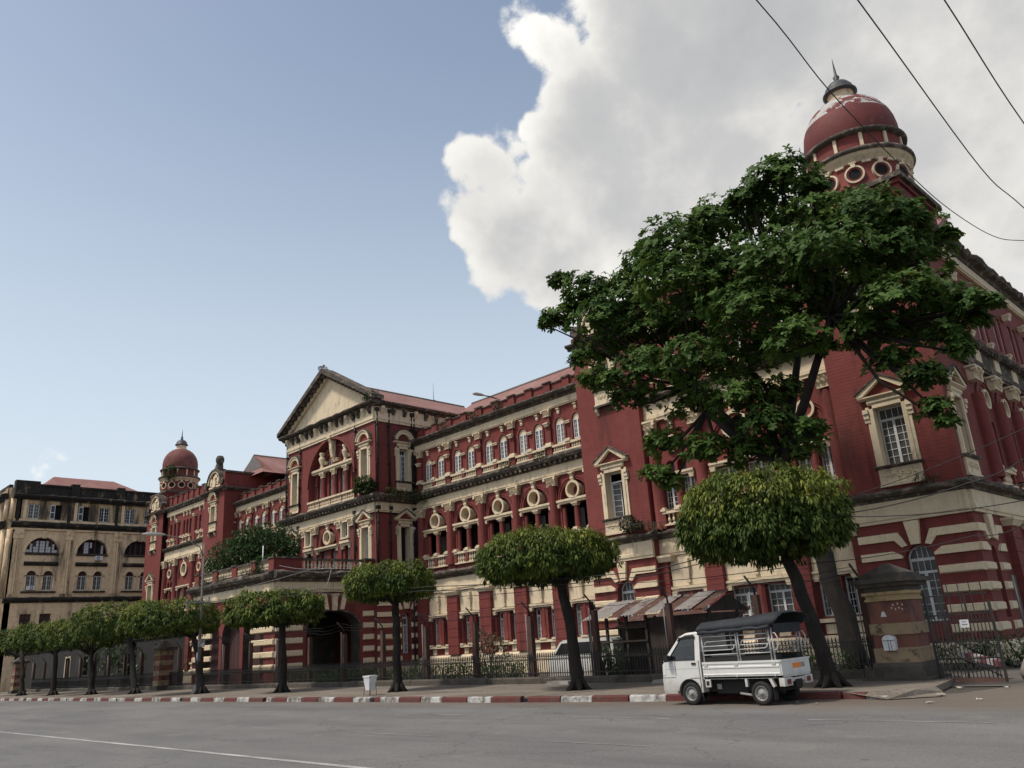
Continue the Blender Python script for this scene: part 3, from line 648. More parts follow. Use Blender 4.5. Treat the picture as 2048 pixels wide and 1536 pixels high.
def oculus(F, x, z, r, depth=0.5, y=-0.05, back='void'):
    """cream round window with a deep drum"""
    def mk():
        m = MB(); m.ring_y(0, 0, r*0.76, r, 0, 0.10, 'cream', 28); m.ring_y(0, 0, r*0.74, r*0.86, 0.10, depth, 'cream', 28)
        return m.mesh('oculus')
    o = F.put('oculus', proto(('oc', round(r, 2), depth, back), mk), x, y, z)
    def mkb():
        m = MB(); m.face([(r*0.75*math.cos(2*math.pi*k/24), depth-0.01, r*0.75*math.sin(2*math.pi*k/24)) for k in range(24)], back); return m.mesh('pane')
    sub('pane', proto(('ocb', round(r, 2), depth, back), mkb), o); return o
def stone(F, x0, x1, z0, z1, pr=0.10, m='cream_rough', name='stone_block'):
    """one rusticated block, chamfered, proud of the wall; the frame gives it a smooth margin"""
    w, h = x1-x0, z1-z0
    def mk():
        q = MB(); c = min(0.05, h*0.16)
        A = [(-w/2, 0.0, 0), (w/2, 0.0, 0), (w/2, 0.0, h), (-w/2, 0.0, h)]; B_ = [(-w/2+c, -pr, c), (w/2-c, -pr, c), (w/2-c, -pr, h-c), (-w/2+c, -pr, h-c)]
        q.face(B_, m)
        for k in range(4): q.face([A[k], A[(k+1) % 4], B_[(k+1) % 4], B_[k]], 'cream')
        return q.mesh('stone_block')
    return F.put(name, proto(('st', round(w, 2), round(h, 2), pr, m), mk), (x0+x1)/2, 0, z0)
def poly_stone(F, poly, pr=0.10, m='cream_rough', name='stone_block'):
    q = MB(); cx = sum(p[0] for p in poly)/len(poly); cz = sum(p[1] for p in poly)/len(poly)
    q.prism_y(poly, -pr, 0.01, m); return F.put(name, q)
# ---------------------------------------------------------------- the red building
BLD = empty('colonial_building', (-52.5, 34, 0), 'long three-storey red brick colonial building with cream trim, pediment and domed corner towers', 'building')
BW = 3.23
def core(x0, x1, y0, y1, z0, z1, m='red', name='wall_core'):
    b = BLD.location; q = MB(); q.box(x0-b.x, x1-b.x, y0-b.y, y1-b.y, z0, z1, m); return obj(name, q, BLD)

def wing(F, Lw, st, seed=1):
    bays = [(a, b, (a+b)/2) for a, b in zip(st, st[1:])]
    # ground floor
    ops = []
    for a, b, c in bays: ops += [('r', c-0.93, c-0.31, 1.85, 3.62), ('r', c+0.31, c+0.93, 1.85, 3.62)]
    F.put('ground_floor_wall', MB().wall(0, Lw, 0, 5.3, ops, 'red', rev=0.45))
    strip(F, 'plinth', 0, Lw, [(0.02, 0), (-0.22, 0), (-0.22, 1.08), (-0.10, 1.22), (0.02, 1.22)], 'cream')
    pil = proto('gf_pil', lambda: pil_mesh(1.06, 1.22, 5.0, 0.30)); cap = proto('gf_cap', lambda: MB().tbox((0, -0.16), (1.1, 0.4), 0, (0, -0.2), (1.3, 0.55), 0.22, 'cream').box(-0.7, 0.7, -0.5, 0.02, 0.22, 0.32, 'cream').mesh('pilaster_capital'))
    pan = proto('gf_pan', lambda: MB().box(-1.06, 1.06, -0.05, 0, 0, 1.36, 'cream').mesh('panel'))
    orn = proto('gf_orn', lambda: MB().box(-0.13, 0.13, -0.20, 0, 0.75, 1.15, 'cream').tbox((0, -0.07), (0.12, 0.10), 0.2, (0, -0.09), (0.22, 0.16), 0.75, 'cream').box(-0.10, 0.10, -0.14, 0, 0.02, 0.16, 'cream').box(-0.05, 0.05, -0.075, 0, 0.16, 1.2, 'cream_rough').mesh('bracket_ornament'))
    sill = proto('gf_sill', lambda: MB().box(-1.1, 1.1, -0.20, 0, 0, 0.14, 'cream').box(-1.02, -0.72, -0.24, 0, 0.14, 0.25, 'cream').box(-0.25, 0.25, -0.24, 0, 0.14, 0.25, 'cream').box(0.72, 1.02, -0.24, 0, 0.14, 0.25, 'cream').mesh('window_sill'))
    sq = proto('gf_sq', lambda: MB().box(-0.18, 0.18, -0.06, 0, 0, 0.36, 'cream').mesh('square_panel'))
    for s_ in st:
        if -0.5 < s_ < Lw+0.3: F.put('pilaster', pil, s_, 0, 0); F.put('pilaster_capital', cap, s_, 0, 4.98)
    for a, b, c in bays:
        F.put('panel', pan, c, 0, 3.90); F.put('bracket_ornament', orn, c, -0.05, 3.95)
        lintel(F, c-1.12, c+1.12, 3.66, 3.88); column(F, c, 1.95, 3.6, 0.17, y=0.08); F.put('window_sill', sill, c, 0, 1.66)
        for sx in (-1, 1): window(F, c+sx*0.62, 1.86, 0.62, 1.75, y=0.34, rows=5, cols=2, transom=0.42); F.put('square_panel', sq, c+sx*0.62, 0, 1.26)
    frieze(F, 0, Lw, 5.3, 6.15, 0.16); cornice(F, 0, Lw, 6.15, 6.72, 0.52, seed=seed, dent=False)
    # first floor: loggia with round windows above
    ops = []
    for a, b, c in bays: ops += [('r', c-1.15, c+1.15, 7.0, 9.42), ('a', c-1.08, c+1.08, 9.68, 9.69)]
    w_ = MB(); w_.wall(0, Lw, 6.72, 11.2, [o for o in ops if o[0] == 'r'], 'red', rev=1.3, back='void')
    w2 = MB(); w2.wall(0, Lw, 6.72, 11.2, ops, 'red', rev=0.4)
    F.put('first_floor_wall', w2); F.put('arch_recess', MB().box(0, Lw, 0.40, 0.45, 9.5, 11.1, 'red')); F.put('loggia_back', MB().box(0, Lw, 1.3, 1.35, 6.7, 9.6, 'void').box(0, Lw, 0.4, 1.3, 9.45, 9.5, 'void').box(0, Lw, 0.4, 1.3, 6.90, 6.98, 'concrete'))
    for s_ in st:
        if -0.5 < s_ < Lw+0.3:
            F.put('pier', proto('pier1', lambda: MB().box(-0.30, 0.30, -0.16, 0, 6.72, 10.66, 'red').lathe([(0.30, 7.0), (0.28, 8.5), (0.26, 10.66)], 14, 'red', (0, -0.12), math.pi, 2*math.pi).mesh('pier')), s_); F.put('capital', capital(1.0, 0.56), s_, 0, 10.64)
    for a, b, c in bays:
        F.put('archivolt', proto('av1', lambda: MB().arc_band(0, 0, 1.08, 1.22, 0, math.pi, -0.05, 0, 'red', 18).arc_band(0, 0, 1.22, 1.30, 0, math.pi, -0.09, 0, 'red', 18).mesh('archivolt')), c, 0, 9.69)
        lintel(F, c-1.47, c+1.47, 9.42, 9.68, 0.2); oculus(F, c, 10.16, 0.54, 0.62, -0.20); F.put('keystone', keystone(0.34, 0.52, 0.26), c, 0, 10.66)
        column(F, c, 7.05, 9.22, 0.19, y=0.10); F.put('small_capital', small_cap(0.46, 0.2), c, 0.12, 9.20)
        for sx in (-1, 1): column(F, c+sx*1.02, 7.05, 9.22, 0.15, y=0.14)
        F.put('balustrade', balustrade(2.5, 0.80, 11, (-1.15, 0, 1.15)), c, -0.06, 6.96)
    rs = random.Random(seed)
    for a, b, c in bays:   # half-drawn blinds and shutters inside the loggia
        for sx in (-1, 1):
            if rs.random() < 0.7: F.put('screen', proto('scr', lambda: MB().box(-0.42, 0.42, 0, 0.03, 0, 2.1, 'glass_dusty').mesh('screen')), c+sx*0.6, 0.95, 7.1)
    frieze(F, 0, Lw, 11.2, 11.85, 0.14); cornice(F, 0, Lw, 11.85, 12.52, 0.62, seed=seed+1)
    # second floor: paired round-headed windows
    ops = []
    for a, b, c in bays:
        for sx in (-1, 1): ops.append(('a', c+sx*0.70-0.37, c+sx*0.70+0.37, 13.16, 14.40))
    F.put('second_floor_wall', MB().wall(0, Lw, 12.5, 15.5, ops, 'red', rev=0.35))
    av = proto('av2', lambda: MB().arc_band(0, 0, 0.37, 0.50, 0, math.pi, -0.07, 0, 'red', 14).box(-0.48, -0.37, -0.07, 0, -1.1, 0, 'red').box(0.37, 0.48, -0.07, 0, -1.1, 0, 'red').mesh('archivolt'))
    imp = proto('imp', lambda: MB().box(-0.19, 0.19, -0.14, 0, 0, 0.15, 'cream').box(-0.22, 0.22, -0.18, 0, 0.10, 0.15, 'cream').mesh('impost'))
    for s_ in st:
        if -0.5 < s_ < Lw+0.3:
            F.put('pier', proto('pier2', lambda: MB().box(-0.21, 0.21, -0.16, 0, 12.5, 15.05, 'red').mesh('pier')), s_); F.put('capital', capital(0.74, 0.40), s_, 0, 15.04)
            F.put('small_capital', small_cap(0.40, 0.24), s_, -0.13, 14.34); F.put('pier_base', proto('pb', lambda: MB().box(-0.29, 0.29, -0.27, 0, 0, 0.16, 'cream').box(-0.23, 0.23, -0.22, 0, 0.16, 0.27, 'cream').mesh('pier_base')), s_, 0, 13.05)
    for a, b, c in bays:
        for sx in (-1, 1):
            x = c+sx*0.70; F.put('archivolt', av, x, 0, 14.40); window(F, x, 13.18, 0.71, 1.22, y=0.03, rows=4, cols=2, arch='cream'); F.put('keystone', keystone(0.26, 0.36, 0.16), x, 0, 14.98)
        F.put('impost', imp, c, 0, 14.24)
        F.put('balustrade', balustrade(2.55, 0.52, 14, (0.0,)), c, -0.06, 12.56)
    frieze(F, 0, Lw, 15.45, 15.95, 0.14); cornice(F, 0, Lw, 15.95, 16.5, 0.62, seed=seed+2, dent=False)
    parapet(F, 0, Lw, 16.42, 17.2, [s_ for s_ in st if 0.2 < s_ < Lw-0.2]+[c for a, b, c in bays])
def pil_mesh(w, z0, z1, pr):
    m = MB(); n = 7
    for k in range(n):        # rusticated shaft: courses with sunk joints
        a = z0+(z1-z0)*k/n; b = z0+(z1-z0)*(k+1)/n
        m.tbox((0, -pr/2+0.01), (w-0.04, pr-0.04), a, (0, -pr/2+0.01), (w-0.04, pr-0.04), a+0.03, 'red'); m.box(-w/2, w/2, -pr, 0.0, a+0.03, b, 'red')
    return m.mesh('pilaster')

def rustic(F, x0, x1, cx, ww=1.1, glass=True, seed=1):
    """banded ground storey of a pavilion block, z 0..5.35"""
    F.put('ground_floor_wall', MB().wall(x0, x1, 0, 5.4, [('a', cx-ww/2, cx+ww/2, 1.5, 3.86)], 'red', rev=0.45))
    hw = ww/2
    if glass:
        o = window(F, cx, 1.52, ww-0.04, 2.34, y=0.34, rows=6, cols=2, transom=0.5)
        F.put('fanlight', proto(('fan', round(ww, 2)), lambda: fan_mesh(hw)), cx, 0.36, 3.86)
    poly_stone(F, [(cx-0.17, 4.43), (cx+0.17, 4.43), (cx+0.29, 5.34), (cx-0.29, 5.34)], 0.16)
    for sx in (-1, 1):
        e = x1 if sx > 0 else x0; X = lambda d: cx+sx*d
        def P(pts): return pts if sx > 0 else pts[::-1]
        if abs(e-cx) > 0.95: poly_stone(F, P([(X(0.34), 4.42), (X(0.55), 4.36), (X(0.80), 4.66), (e, 4.66), (e, 4.96), (X(0.62), 4.96)]))
        poly_stone(F, P([(X(0.60), 3.95), (e, 3.95), (e, 4.25), (X(0.92), 4.25), (X(0.60), 4.05)]))
        for z in (3.21, 2.49, 1.76, 1.05):
            a, b = sorted((X(hw+0.06), e)); stone(F, a, b, z, z+0.32)
    strip(F, 'plinth', x0, x1, [(0.02, 0), (-0.16, 0), (-0.16, 0.6), (-0.06, 0.72), (0.02, 0.72)], 'cream')
def fan_mesh(r):
    m = MB(); m.arc_band(0, 0, r-0.06, r, 0, math.pi, 0, 0.06, 'white', 12); m.box(-r, r, 0, 0.06, 0, 0.05, 'white')
    for a in (-0.3, 0.0, 0.3): m.box(a*r*1.2-0.014, a*r*1.2+0.014, 0.01, 0.05, 0.05, math.sqrt(r*r-(a*r*1.2)**2)-0.03, 'white')
    m.prism_y([((r-0.03)*math.cos(math.pi*k/10), (r-0.03)*math.sin(math.pi*k/10)) for k in range(11)], 0.04, 0.05, 'glass_dusty')
    return m.mesh('fanlight')

def gable(F, x0, x1, z, statue=False):
    """curved gable with carved tympanum on top of a block"""
    c = (x0+x1)/2; r = (x1-x0)*0.30; m = MB()
    out = [(x0-0.1, z), (x1+0.1, z), (x1+0.1, z+0.35), (x1-0.35, z+0.42), (c+r+0.35, z+0.85)]+[(c+(r+0.12)*math.cos(R_(a)), z+0.55+(r+0.12)*math.sin(R_(a))) for a in range(15, 166, 15)]+[(c-r-0.35, z+0.85), (x0+0.35, z+0.42), (x0-0.1, z+0.35)]
    m.prism_y(out, 0.05, 0.55, 'red'); o = F.put('gable', m)
    m = MB(); m.arc_band(c, z+0.50, r-0.14, r+0.06, R_(5), R_(175), -0.16, 0.10, 'cream', 18); m.arc_band(c, z+0.50, r+0.06, r+0.20, R_(5), R_(175), -0.24, 0.60, 'mold', 18)
    for sx in (-1, 1): m.ring_y(c+sx*(r+0.42), z+0.62, 0.05, 0.34, -0.2, 0.4, 'mold', 12)
    F.put('gable_moulding', m)
    m = MB(); rs = random.Random(5)
    for k in range(13):      # carved relief
        a = R_(15+150*k/12); rr = r*(0.25+0.5*rs.random()); x = c+rr*math.cos(a); zz = z+0.42+rr*math.sin(a)
        m.tbox((x, 0.0), (0.34, 0.22), zz-0.16, (x+rs.uniform(-.1, .1), 0.0), (0.16, 0.14), zz+0.22, 'cream')
    m.tbox((c, -0.02), (0.7, 0.26), z+0.25, (c, -0.02), (0.3, 0.2), z+1.35, 'cream'); m.box(c-r+0.1, c+r-0.1, -0.05, 0.1, z+0.2, z+0.38, 'cream')
    F.put('carved_relief', m)
    if statue:
        m = MB(); zz = z+0.55+r+0.1
        m.box(c-0.75, c+0.75, 0.0, 0.7, zz-0.45, zz+0.05, 'mold'); m.tbox((c-0.15, 0.35), (0.95, 0.6), zz+0.05, (c+0.1, 0.35), (0.55, 0.45), zz+0.7, 'mold')
        m.lathe([(0.28, zz+0.6), (0.40, zz+0.85), (0.42, zz+1.15), (0.30, zz+1.42), (0.0, zz+1.52)], 12, 'mold', (c+0.16, 0.33)); m.tbox((c-0.45, 0.3), (0.28, 0.3), zz+0.05, (c-0.30, 0.3), (0.2, 0.2), zz+0.6, 'mold')
        F.put('statue', m)

def block(F, w, statue=False, seed=1, gab=True, ajar=False):
    """projecting pavilion block: rusticated base, pedimented window, segmental window, gable"""
    c = w/2
    rustic(F, 0, w, c, 1.1, seed=seed); frieze(F, 0, w, 5.38, 6.22, 0.12); cornice(F, -0.3, w+0.3, 6.22, 6.66, 0.45, seed=seed, dent=False)
    F.put('upper_wall', MB().wall(0, w, 6.64, 17.7, [('r', c-0.58, c+0.58, 7.65, 10.1), ('r', c-0.45, c+0.45, 14.8, 16.35)], 'red', rev=0.42, mrev='cream'))
    o = open_window(F, c, 7.67, 1.12, 2.42, 0.34) if ajar else window(F, c, 7.67, 1.12, 2.42, y=0.34, rows=6, cols=2, transom=0.5); sub('surround', aedicule(1.16, 2.45, 'tri', 0.85), o, (0, -0.34, -0.02))
    o = window(F, c, 14.82, 0.86, 1.5, y=0.34, rows=4, cols=2); sub('surround', aedicule(0.9, 1.55, 'seg', 0.95, True), o, (0, -0.34, -0.02))
    cornice(F, -0.25, w+0.25, 17.62, 18.02, 0.40, seed=seed+1, dent=False)
    if gab: gable(F, 0, w, 18.0, statue)

def mid(F, w, edges, seed=1):
    """recessed middle of a pavilion: paired lights below, arch with round window above, slim windows at the top"""
    bays = [(a, b, (a+b)/2) for a, b in zip(edges, edges[1:])]
    ops = []
    for a, b, c in bays:
        hw = (b-a)/2-0.5; ops += [('r', c-hw+0.02, c-0.2, 1.95, 3.55), ('r', c+0.2, c+hw-0.02, 1.95, 3.55)]
    F.put('ground_floor_wall', MB().wall(0, w, 0, 5.4, ops, 'red', rev=0.45))
    strip(F, 'plinth', 0, w, [(0.02, 0), (-0.2, 0), (-0.2, 1.08), (-0.1, 1.2), (0.02, 1.2)], 'cream')
    for e in edges[1:-1]: F.put('pilaster', proto('gf_pilm', lambda: pil_mesh(0.95, 1.2, 5.1, 0.30)), e); F.put('pilaster_capital', PROTO['gf_cap'], e, 0, 5.08)
    for e in (edges[0]+0.2, edges[-1]-0.2): F.put('pilaster', proto('gf_pils', lambda: pil_mesh(0.5, 1.2, 5.1, 0.22)), e); F.put('pilaster_capital', PROTO['gf_cap'], e, 0, 5.08, )
    for a, b, c in bays:
        hw = (b-a)/2-0.5
        m = MB().box(c-hw, c+hw, -0.05, 0, 3.88, 5.36, 'cream'); F.put('panel', m); F.put('bracket_ornament', PROTO['gf_orn'], c, -0.05, 3.98)
        lintel(F, c-hw-0.04, c+hw+0.04, 3.62, 3.86, 0.18); column(F, c, 2.0, 3.6, 0.2, y=0.1)
        ww = hw-0.24
        for sx in (-1, 1): window(F, c+sx*(hw+0.18)/2, 1.97, ww, 1.57, y=0.34, rows=4, cols=2, transom=0.34)
        F.put('window_sill', MB().box(c-hw, c+hw, -0.2, 0, 1.72, 1.88, 'cream').box(c-0.25, c+0.25, -0.24, 0, 1.88, 1.98, 'cream')); 
        for sx in (-1, 1): F.put('square_panel', PROTO['gf_sq'], c+sx*hw*0.55, 0, 1.26, scale=(1.5, 1, 1.1))
    frieze(F, 0, w, 5.38, 6.22, 0.12); cornice(F, 0, w, 6.22, 6.66, 0.40, seed=seed, dent=False)
    ops = []
    for a, b, c in bays:
        hw = (b-a)/2-0.55; ops += [('r', c-hw, c-0.16, 7.65, 9.25), ('r', c+0.16, c+hw, 7.65, 9.25)]
        if b-a < 3.6: ops += [('a', c-0.62, c-0.08, 9.5, 9.85), ('a', c+0.08, c+0.62, 9.5, 9.85)]
        else: ops += [('c', c, 11.1, 0.6)]
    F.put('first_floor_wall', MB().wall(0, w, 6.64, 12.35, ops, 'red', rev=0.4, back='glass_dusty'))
    for e in edges:
        x = min(max(e, 0.32), w-0.32); column(F, x, 6.7, 11.68, 0.32, y=-0.06); F.put('capital', capital(0.95, 0.66), x, -0.06, 11.68)
    for a, b, c in bays:
        hw = (b-a)/2-0.55; lintel(F, c-hw-0.1, c+hw+0.1, 9.25, 9.47, 0.2); column(F, c, 7.6, 9.2, 0.16, y=0.05)
        rr = min(hw+0.02, 1.35); zc = 12.3-0.32-rr-0.3 if rr > 1.2 else 10.35
        F.put('archivolt', MB().arc_band(c, 10.3, rr-0.12, rr, 0, math.pi, -0.07, 0, 'red', 18).arc_band(c, 10.3, rr, rr+0.12, 0, math.pi, -0.12, 0, 'red', 18))
        oculus(F, c, 10.95 if b-a < 3.6 else 11.1, 0.46 if b-a < 3.6 else 0.72, 0.5, -0.16); F.put('keystone', keystone(0.34, 0.55, 0.24), c, 0, 11.72)
        for sx in (-1, 1): window(F, c+sx*(hw+0.16)/2, 7.67, hw-0.2, 1.55, y=0.3, rows=5, cols=2)
        F.put('balustrade', balustrade(b-a-0.9, 0.72, 8, (-(b-a)/2+0.55, 0, (b-a)/2-0.55)), c, -0.10, 6.84)
    frieze(F, 0, w, 12.32, 13.3, 0.14); cornice(F, 0, w, 13.3, 13.75, 0.5, seed=seed+1)
    ops = []
    slots = []
    for a, b, c in bays:
        for q in ((-0.78, 0.0, 0.78) if b-a > 3.6 else (-0.5, 0.5)): slots.append(c+q)
    for x in slots: ops.append(('a', x-0.26, x+0.26, 14.7, 16.0))
    F.put('second_floor_wall', MB().wall(0, w, 13.7, 17.2, ops, 'red', rev=0.35))
    for x in slots:
        window(F, x, 14.72, 0.48, 1.28, y=0.2, rows=4, cols=2, arch='cream'); F.put('keystone', keystone(0.24, 0.46, 0.16), x, 0, 16.62)
        F.put('balustrade', balustrade(0.7, 0.62, 3, (-0.3,)), x, -0.05, 13.85)
    for e in edges[1:-1]: column(F, e, 13.75, 16.2, 0.2, y=-0.05); F.put('small_capital', small_cap(0.5, 0.3), e, -0.05, 16.2)
    frieze(F, 0, w, 17.1, 17.6, 0.12, m='cream'); cornice(F, 0, w, 17.6, 18.2, 0.5, seed=seed+2)
    parapet(F, 0, w, 18.1, 19.3, [0.4+k*(w-0.8)/7 for k in range(8)])

def tower(cx, cy, s=1.0, zb=17.9, ztop=20.4, skin=('dome_red', 'dome_flaked')):
    """square base, round drum with bull's-eyes, attic, ribless dome, lantern and finial"""
    b = BLD.location; P = (cx-b.x, cy-b.y, 0)
    hw = 2.3*s
    m = MB(); m.box(-hw, hw, -hw, hw, zb, ztop-0.25, 'red'); m.box(-hw-0.12, hw+0.12, -hw-0.12, hw+0.12, ztop-0.45, ztop-0.25, 'red'); m.box(-hw-0.28, hw+0.28, -hw-0.28, hw+0.28, ztop-0.25, ztop, 'mold')
    obj('tower_base', m, BLD, P)
    Z = lambda z: ztop+z*s; r = 2.22*s
    m = MB(); m.lathe([(r*1.02, Z(0)), (r*1.02, Z(0.18)), (r, Z(0.2)), (r, Z(1.5))], 48, 'red'); obj('drum', m, BLD, P)
    m = MB(); m.lathe([(r*0.98, Z(1.45)), (r*1.03, Z(1.5)), (r*1.05, Z(1.68)), (r*1.10, Z(1.72)), (r*1.10, Z(1.84)), (r*1.12, Z(1.86))], 48, 'cream')
    m.lathe([(r*1.12, Z(1.86)), (r*1.17, Z(1.94)), (r*1.16, Z(2.08)), (r*0.98, Z(2.16))], 48, 'mold'); obj('drum_cornice', m, BLD, P)
    n = 12
    for k in range(n):
        a = 2*math.pi*(k+0.5)/n; q = MB()
        q.ring_y(0, 0, 0.36*s, 0.44*s, -0.07, 0.12, 'cream', 22); q.ring_y(0, 0, 0.27*s, 0.36*s, -0.03, 0.10, 'red', 22)
        q.face([(0.28*s*math.cos(t*0.3927), 0.0, 0.28*s*math.sin(t*0.3927)) for t in range(16)], 'void')
        q.box(-0.10*s, 0.10*s, -0.12, 0.05, 0.33*s, 0.56*s, 'cream'); q.box(-0.16*s, 0.16*s, -0.13, 0.05, 0.53*s, 0.60*s, 'cream')
        me = proto(('bull', s), lambda q=q: q.mesh('bullseye_window'))
        obj('bullseye_window', me, BLD, (P[0]+(r+0.01)*math.cos(a), P[1]+(r+0.01)*math.sin(a), Z(0.86)), a+math.pi/2)
        a2 = 2*math.pi*k/n
        obj('corbel', proto(('corb', s), lambda: MB().box(-0.2*s, 0.2*s, -0.09, 0.02, 0, 0.12*s, 'cream').mesh('corbel')), BLD, (P[0]+r*math.cos(a2), P[1]+r*math.sin(a2), Z(1.34)), a2+math.pi/2)
    ra = r*0.985
    m = MB(); m.lathe([(ra, Z(2.1)), (ra, Z(2.95))], 48, 'red'); obj('attic', m, BLD, P)
    for k in range(n):
        a = 2*math.pi*k/n
        obj('attic_pilaster', proto(('attp', s), lambda: MB().box(-0.075*s, 0.075*s, -0.07, 0.03, 0, 0.80*s, 'cream').mesh('attic_pilaster')), BLD, (P[0]+ra*math.cos(a), P[1]+ra*math.sin(a), Z(2.14)), a+math.pi/2)
    m = MB(); m.lathe([(ra*0.99, Z(2.92)), (ra*1.10, Z(2.98)), (ra*1.12, Z(3.12)), (ra*1.02, Z(3.26)), (ra*0.9, Z(3.28))], 48, 'mold'); obj('dome_ring', m, BLD, P)
    dome = [(r*x, Z(z)) for x, z in ((0.955, 3.2), (0.985, 3.55), (0.985, 3.95), (0.955, 4.4), (0.92, 4.65))]
    top = [(r*x, Z(z)) for x, z in ((0.92, 4.65), (0.885, 4.85), (0.78, 5.25), (0.66, 5.55), (0.52, 5.78), (0.40, 5.92), (0.28, 6.0))]
    m = MB(); m.lathe(dome, 48, skin[0]); m.lathe(top, 48, skin[1]); obj('dome', m, BLD, P)
    m = MB(); m.lathe([(0.30*r, Z(5.95)), (0.29*r, Z(6.1)), (0.27*r, Z(6.5)), (0.30*r, Z(6.55))], 24, 'cream'); m.lathe([(0.30*r, Z(6.52)), (0.37*r, Z(6.58)), (0.37*r, Z(6.66)), (0.31*r, Z(6.72)), (0.30*r, Z(6.95)), (0.22*r, Z(7.2)), (0.10*r, Z(7.34)), (0.05*r, Z(7.36))], 24, 'lead'); obj('lantern', m, BLD, P)
    m = MB(); m.lathe([(0.05*r, Z(7.34)), (0.09*r, Z(7.42)), (0.05*r, Z(7.52)), (0.075*r, Z(7.66)), (0.035*r, Z(7.8)), (0.02*r, Z(8.3)), (0.004, Z(8.85))], 10, 'lead'); obj('finial', m, BLD, P)

# ---- wings
YW = 36.0
FW = Face(BLD, -46.4, YW); stR = [0.73+BW*k for k in range(6)]; wing(FW, 17.95, stR, 11)
FL = Face(BLD, -74.6, YW); stL = [-0.2+BW*k for k in range(6)]; wing(FL, 16.0, stL, 21)
for (x0, x1) in ((-46.4, -28.4), (-74.7, -58.5)): core(x0, x1, YW+1.4, YW+12, 0, 16.5)
def gable_roof(x0, x1, y0, y1, ze, zr, name='roof', along='x', m='roof', over=0.0, ridge=None):
    b = BLD.location; q = MB(); yr = (y0+y1)/2
    if along == 'x':
        A = lambda x, y, z: (x-b.x, y-b.y, z)
        q.face([A(x0, y0, ze), A(x1, y0, ze), A(x1, yr, zr), A(x0, yr, zr)], m); q.face([A(x0, yr, zr), A(x1, yr, zr), A(x1, y1, ze), A(x0, y1, ze)], m)
        for x in (x0, x1): q.face([A(x, y0, ze), A(x, y1, ze), A(x, yr, zr)], m)
        q.tube([A(x0, yr, zr+0.02), A(x1, yr, zr+0.02)], 0.10, 'roof_grey', 6)
    else:
        xr = (x0+x1)/2; A = lambda x, y, z: (x-b.x, y-b.y, z)
        q.face([A(x0, y0, ze), A(x0, y1, ze), A(xr, y1, zr), A(xr, y0, zr)], m); q.face([A(x1, y0, ze), A(x1, y1, ze), A(xr, y1, zr), A(xr, y0, zr)], m)
        for y in (y0, y1): q.face([A(x0, y, ze), A(x1, y, ze), A(xr, y, zr)], m)
        q.tube([A(xr, y0, zr+0.02), A(xr, y1, zr+0.02)], 0.10, 'roof_grey', 6)
    return obj(name, q, BLD)
gable_roof(-46.4, -28.2, 36.8, 47.2, 16.7, 20.3); gable_roof(-74.8, -58.6, 36.8, 47.2, 16.7, 20.3)

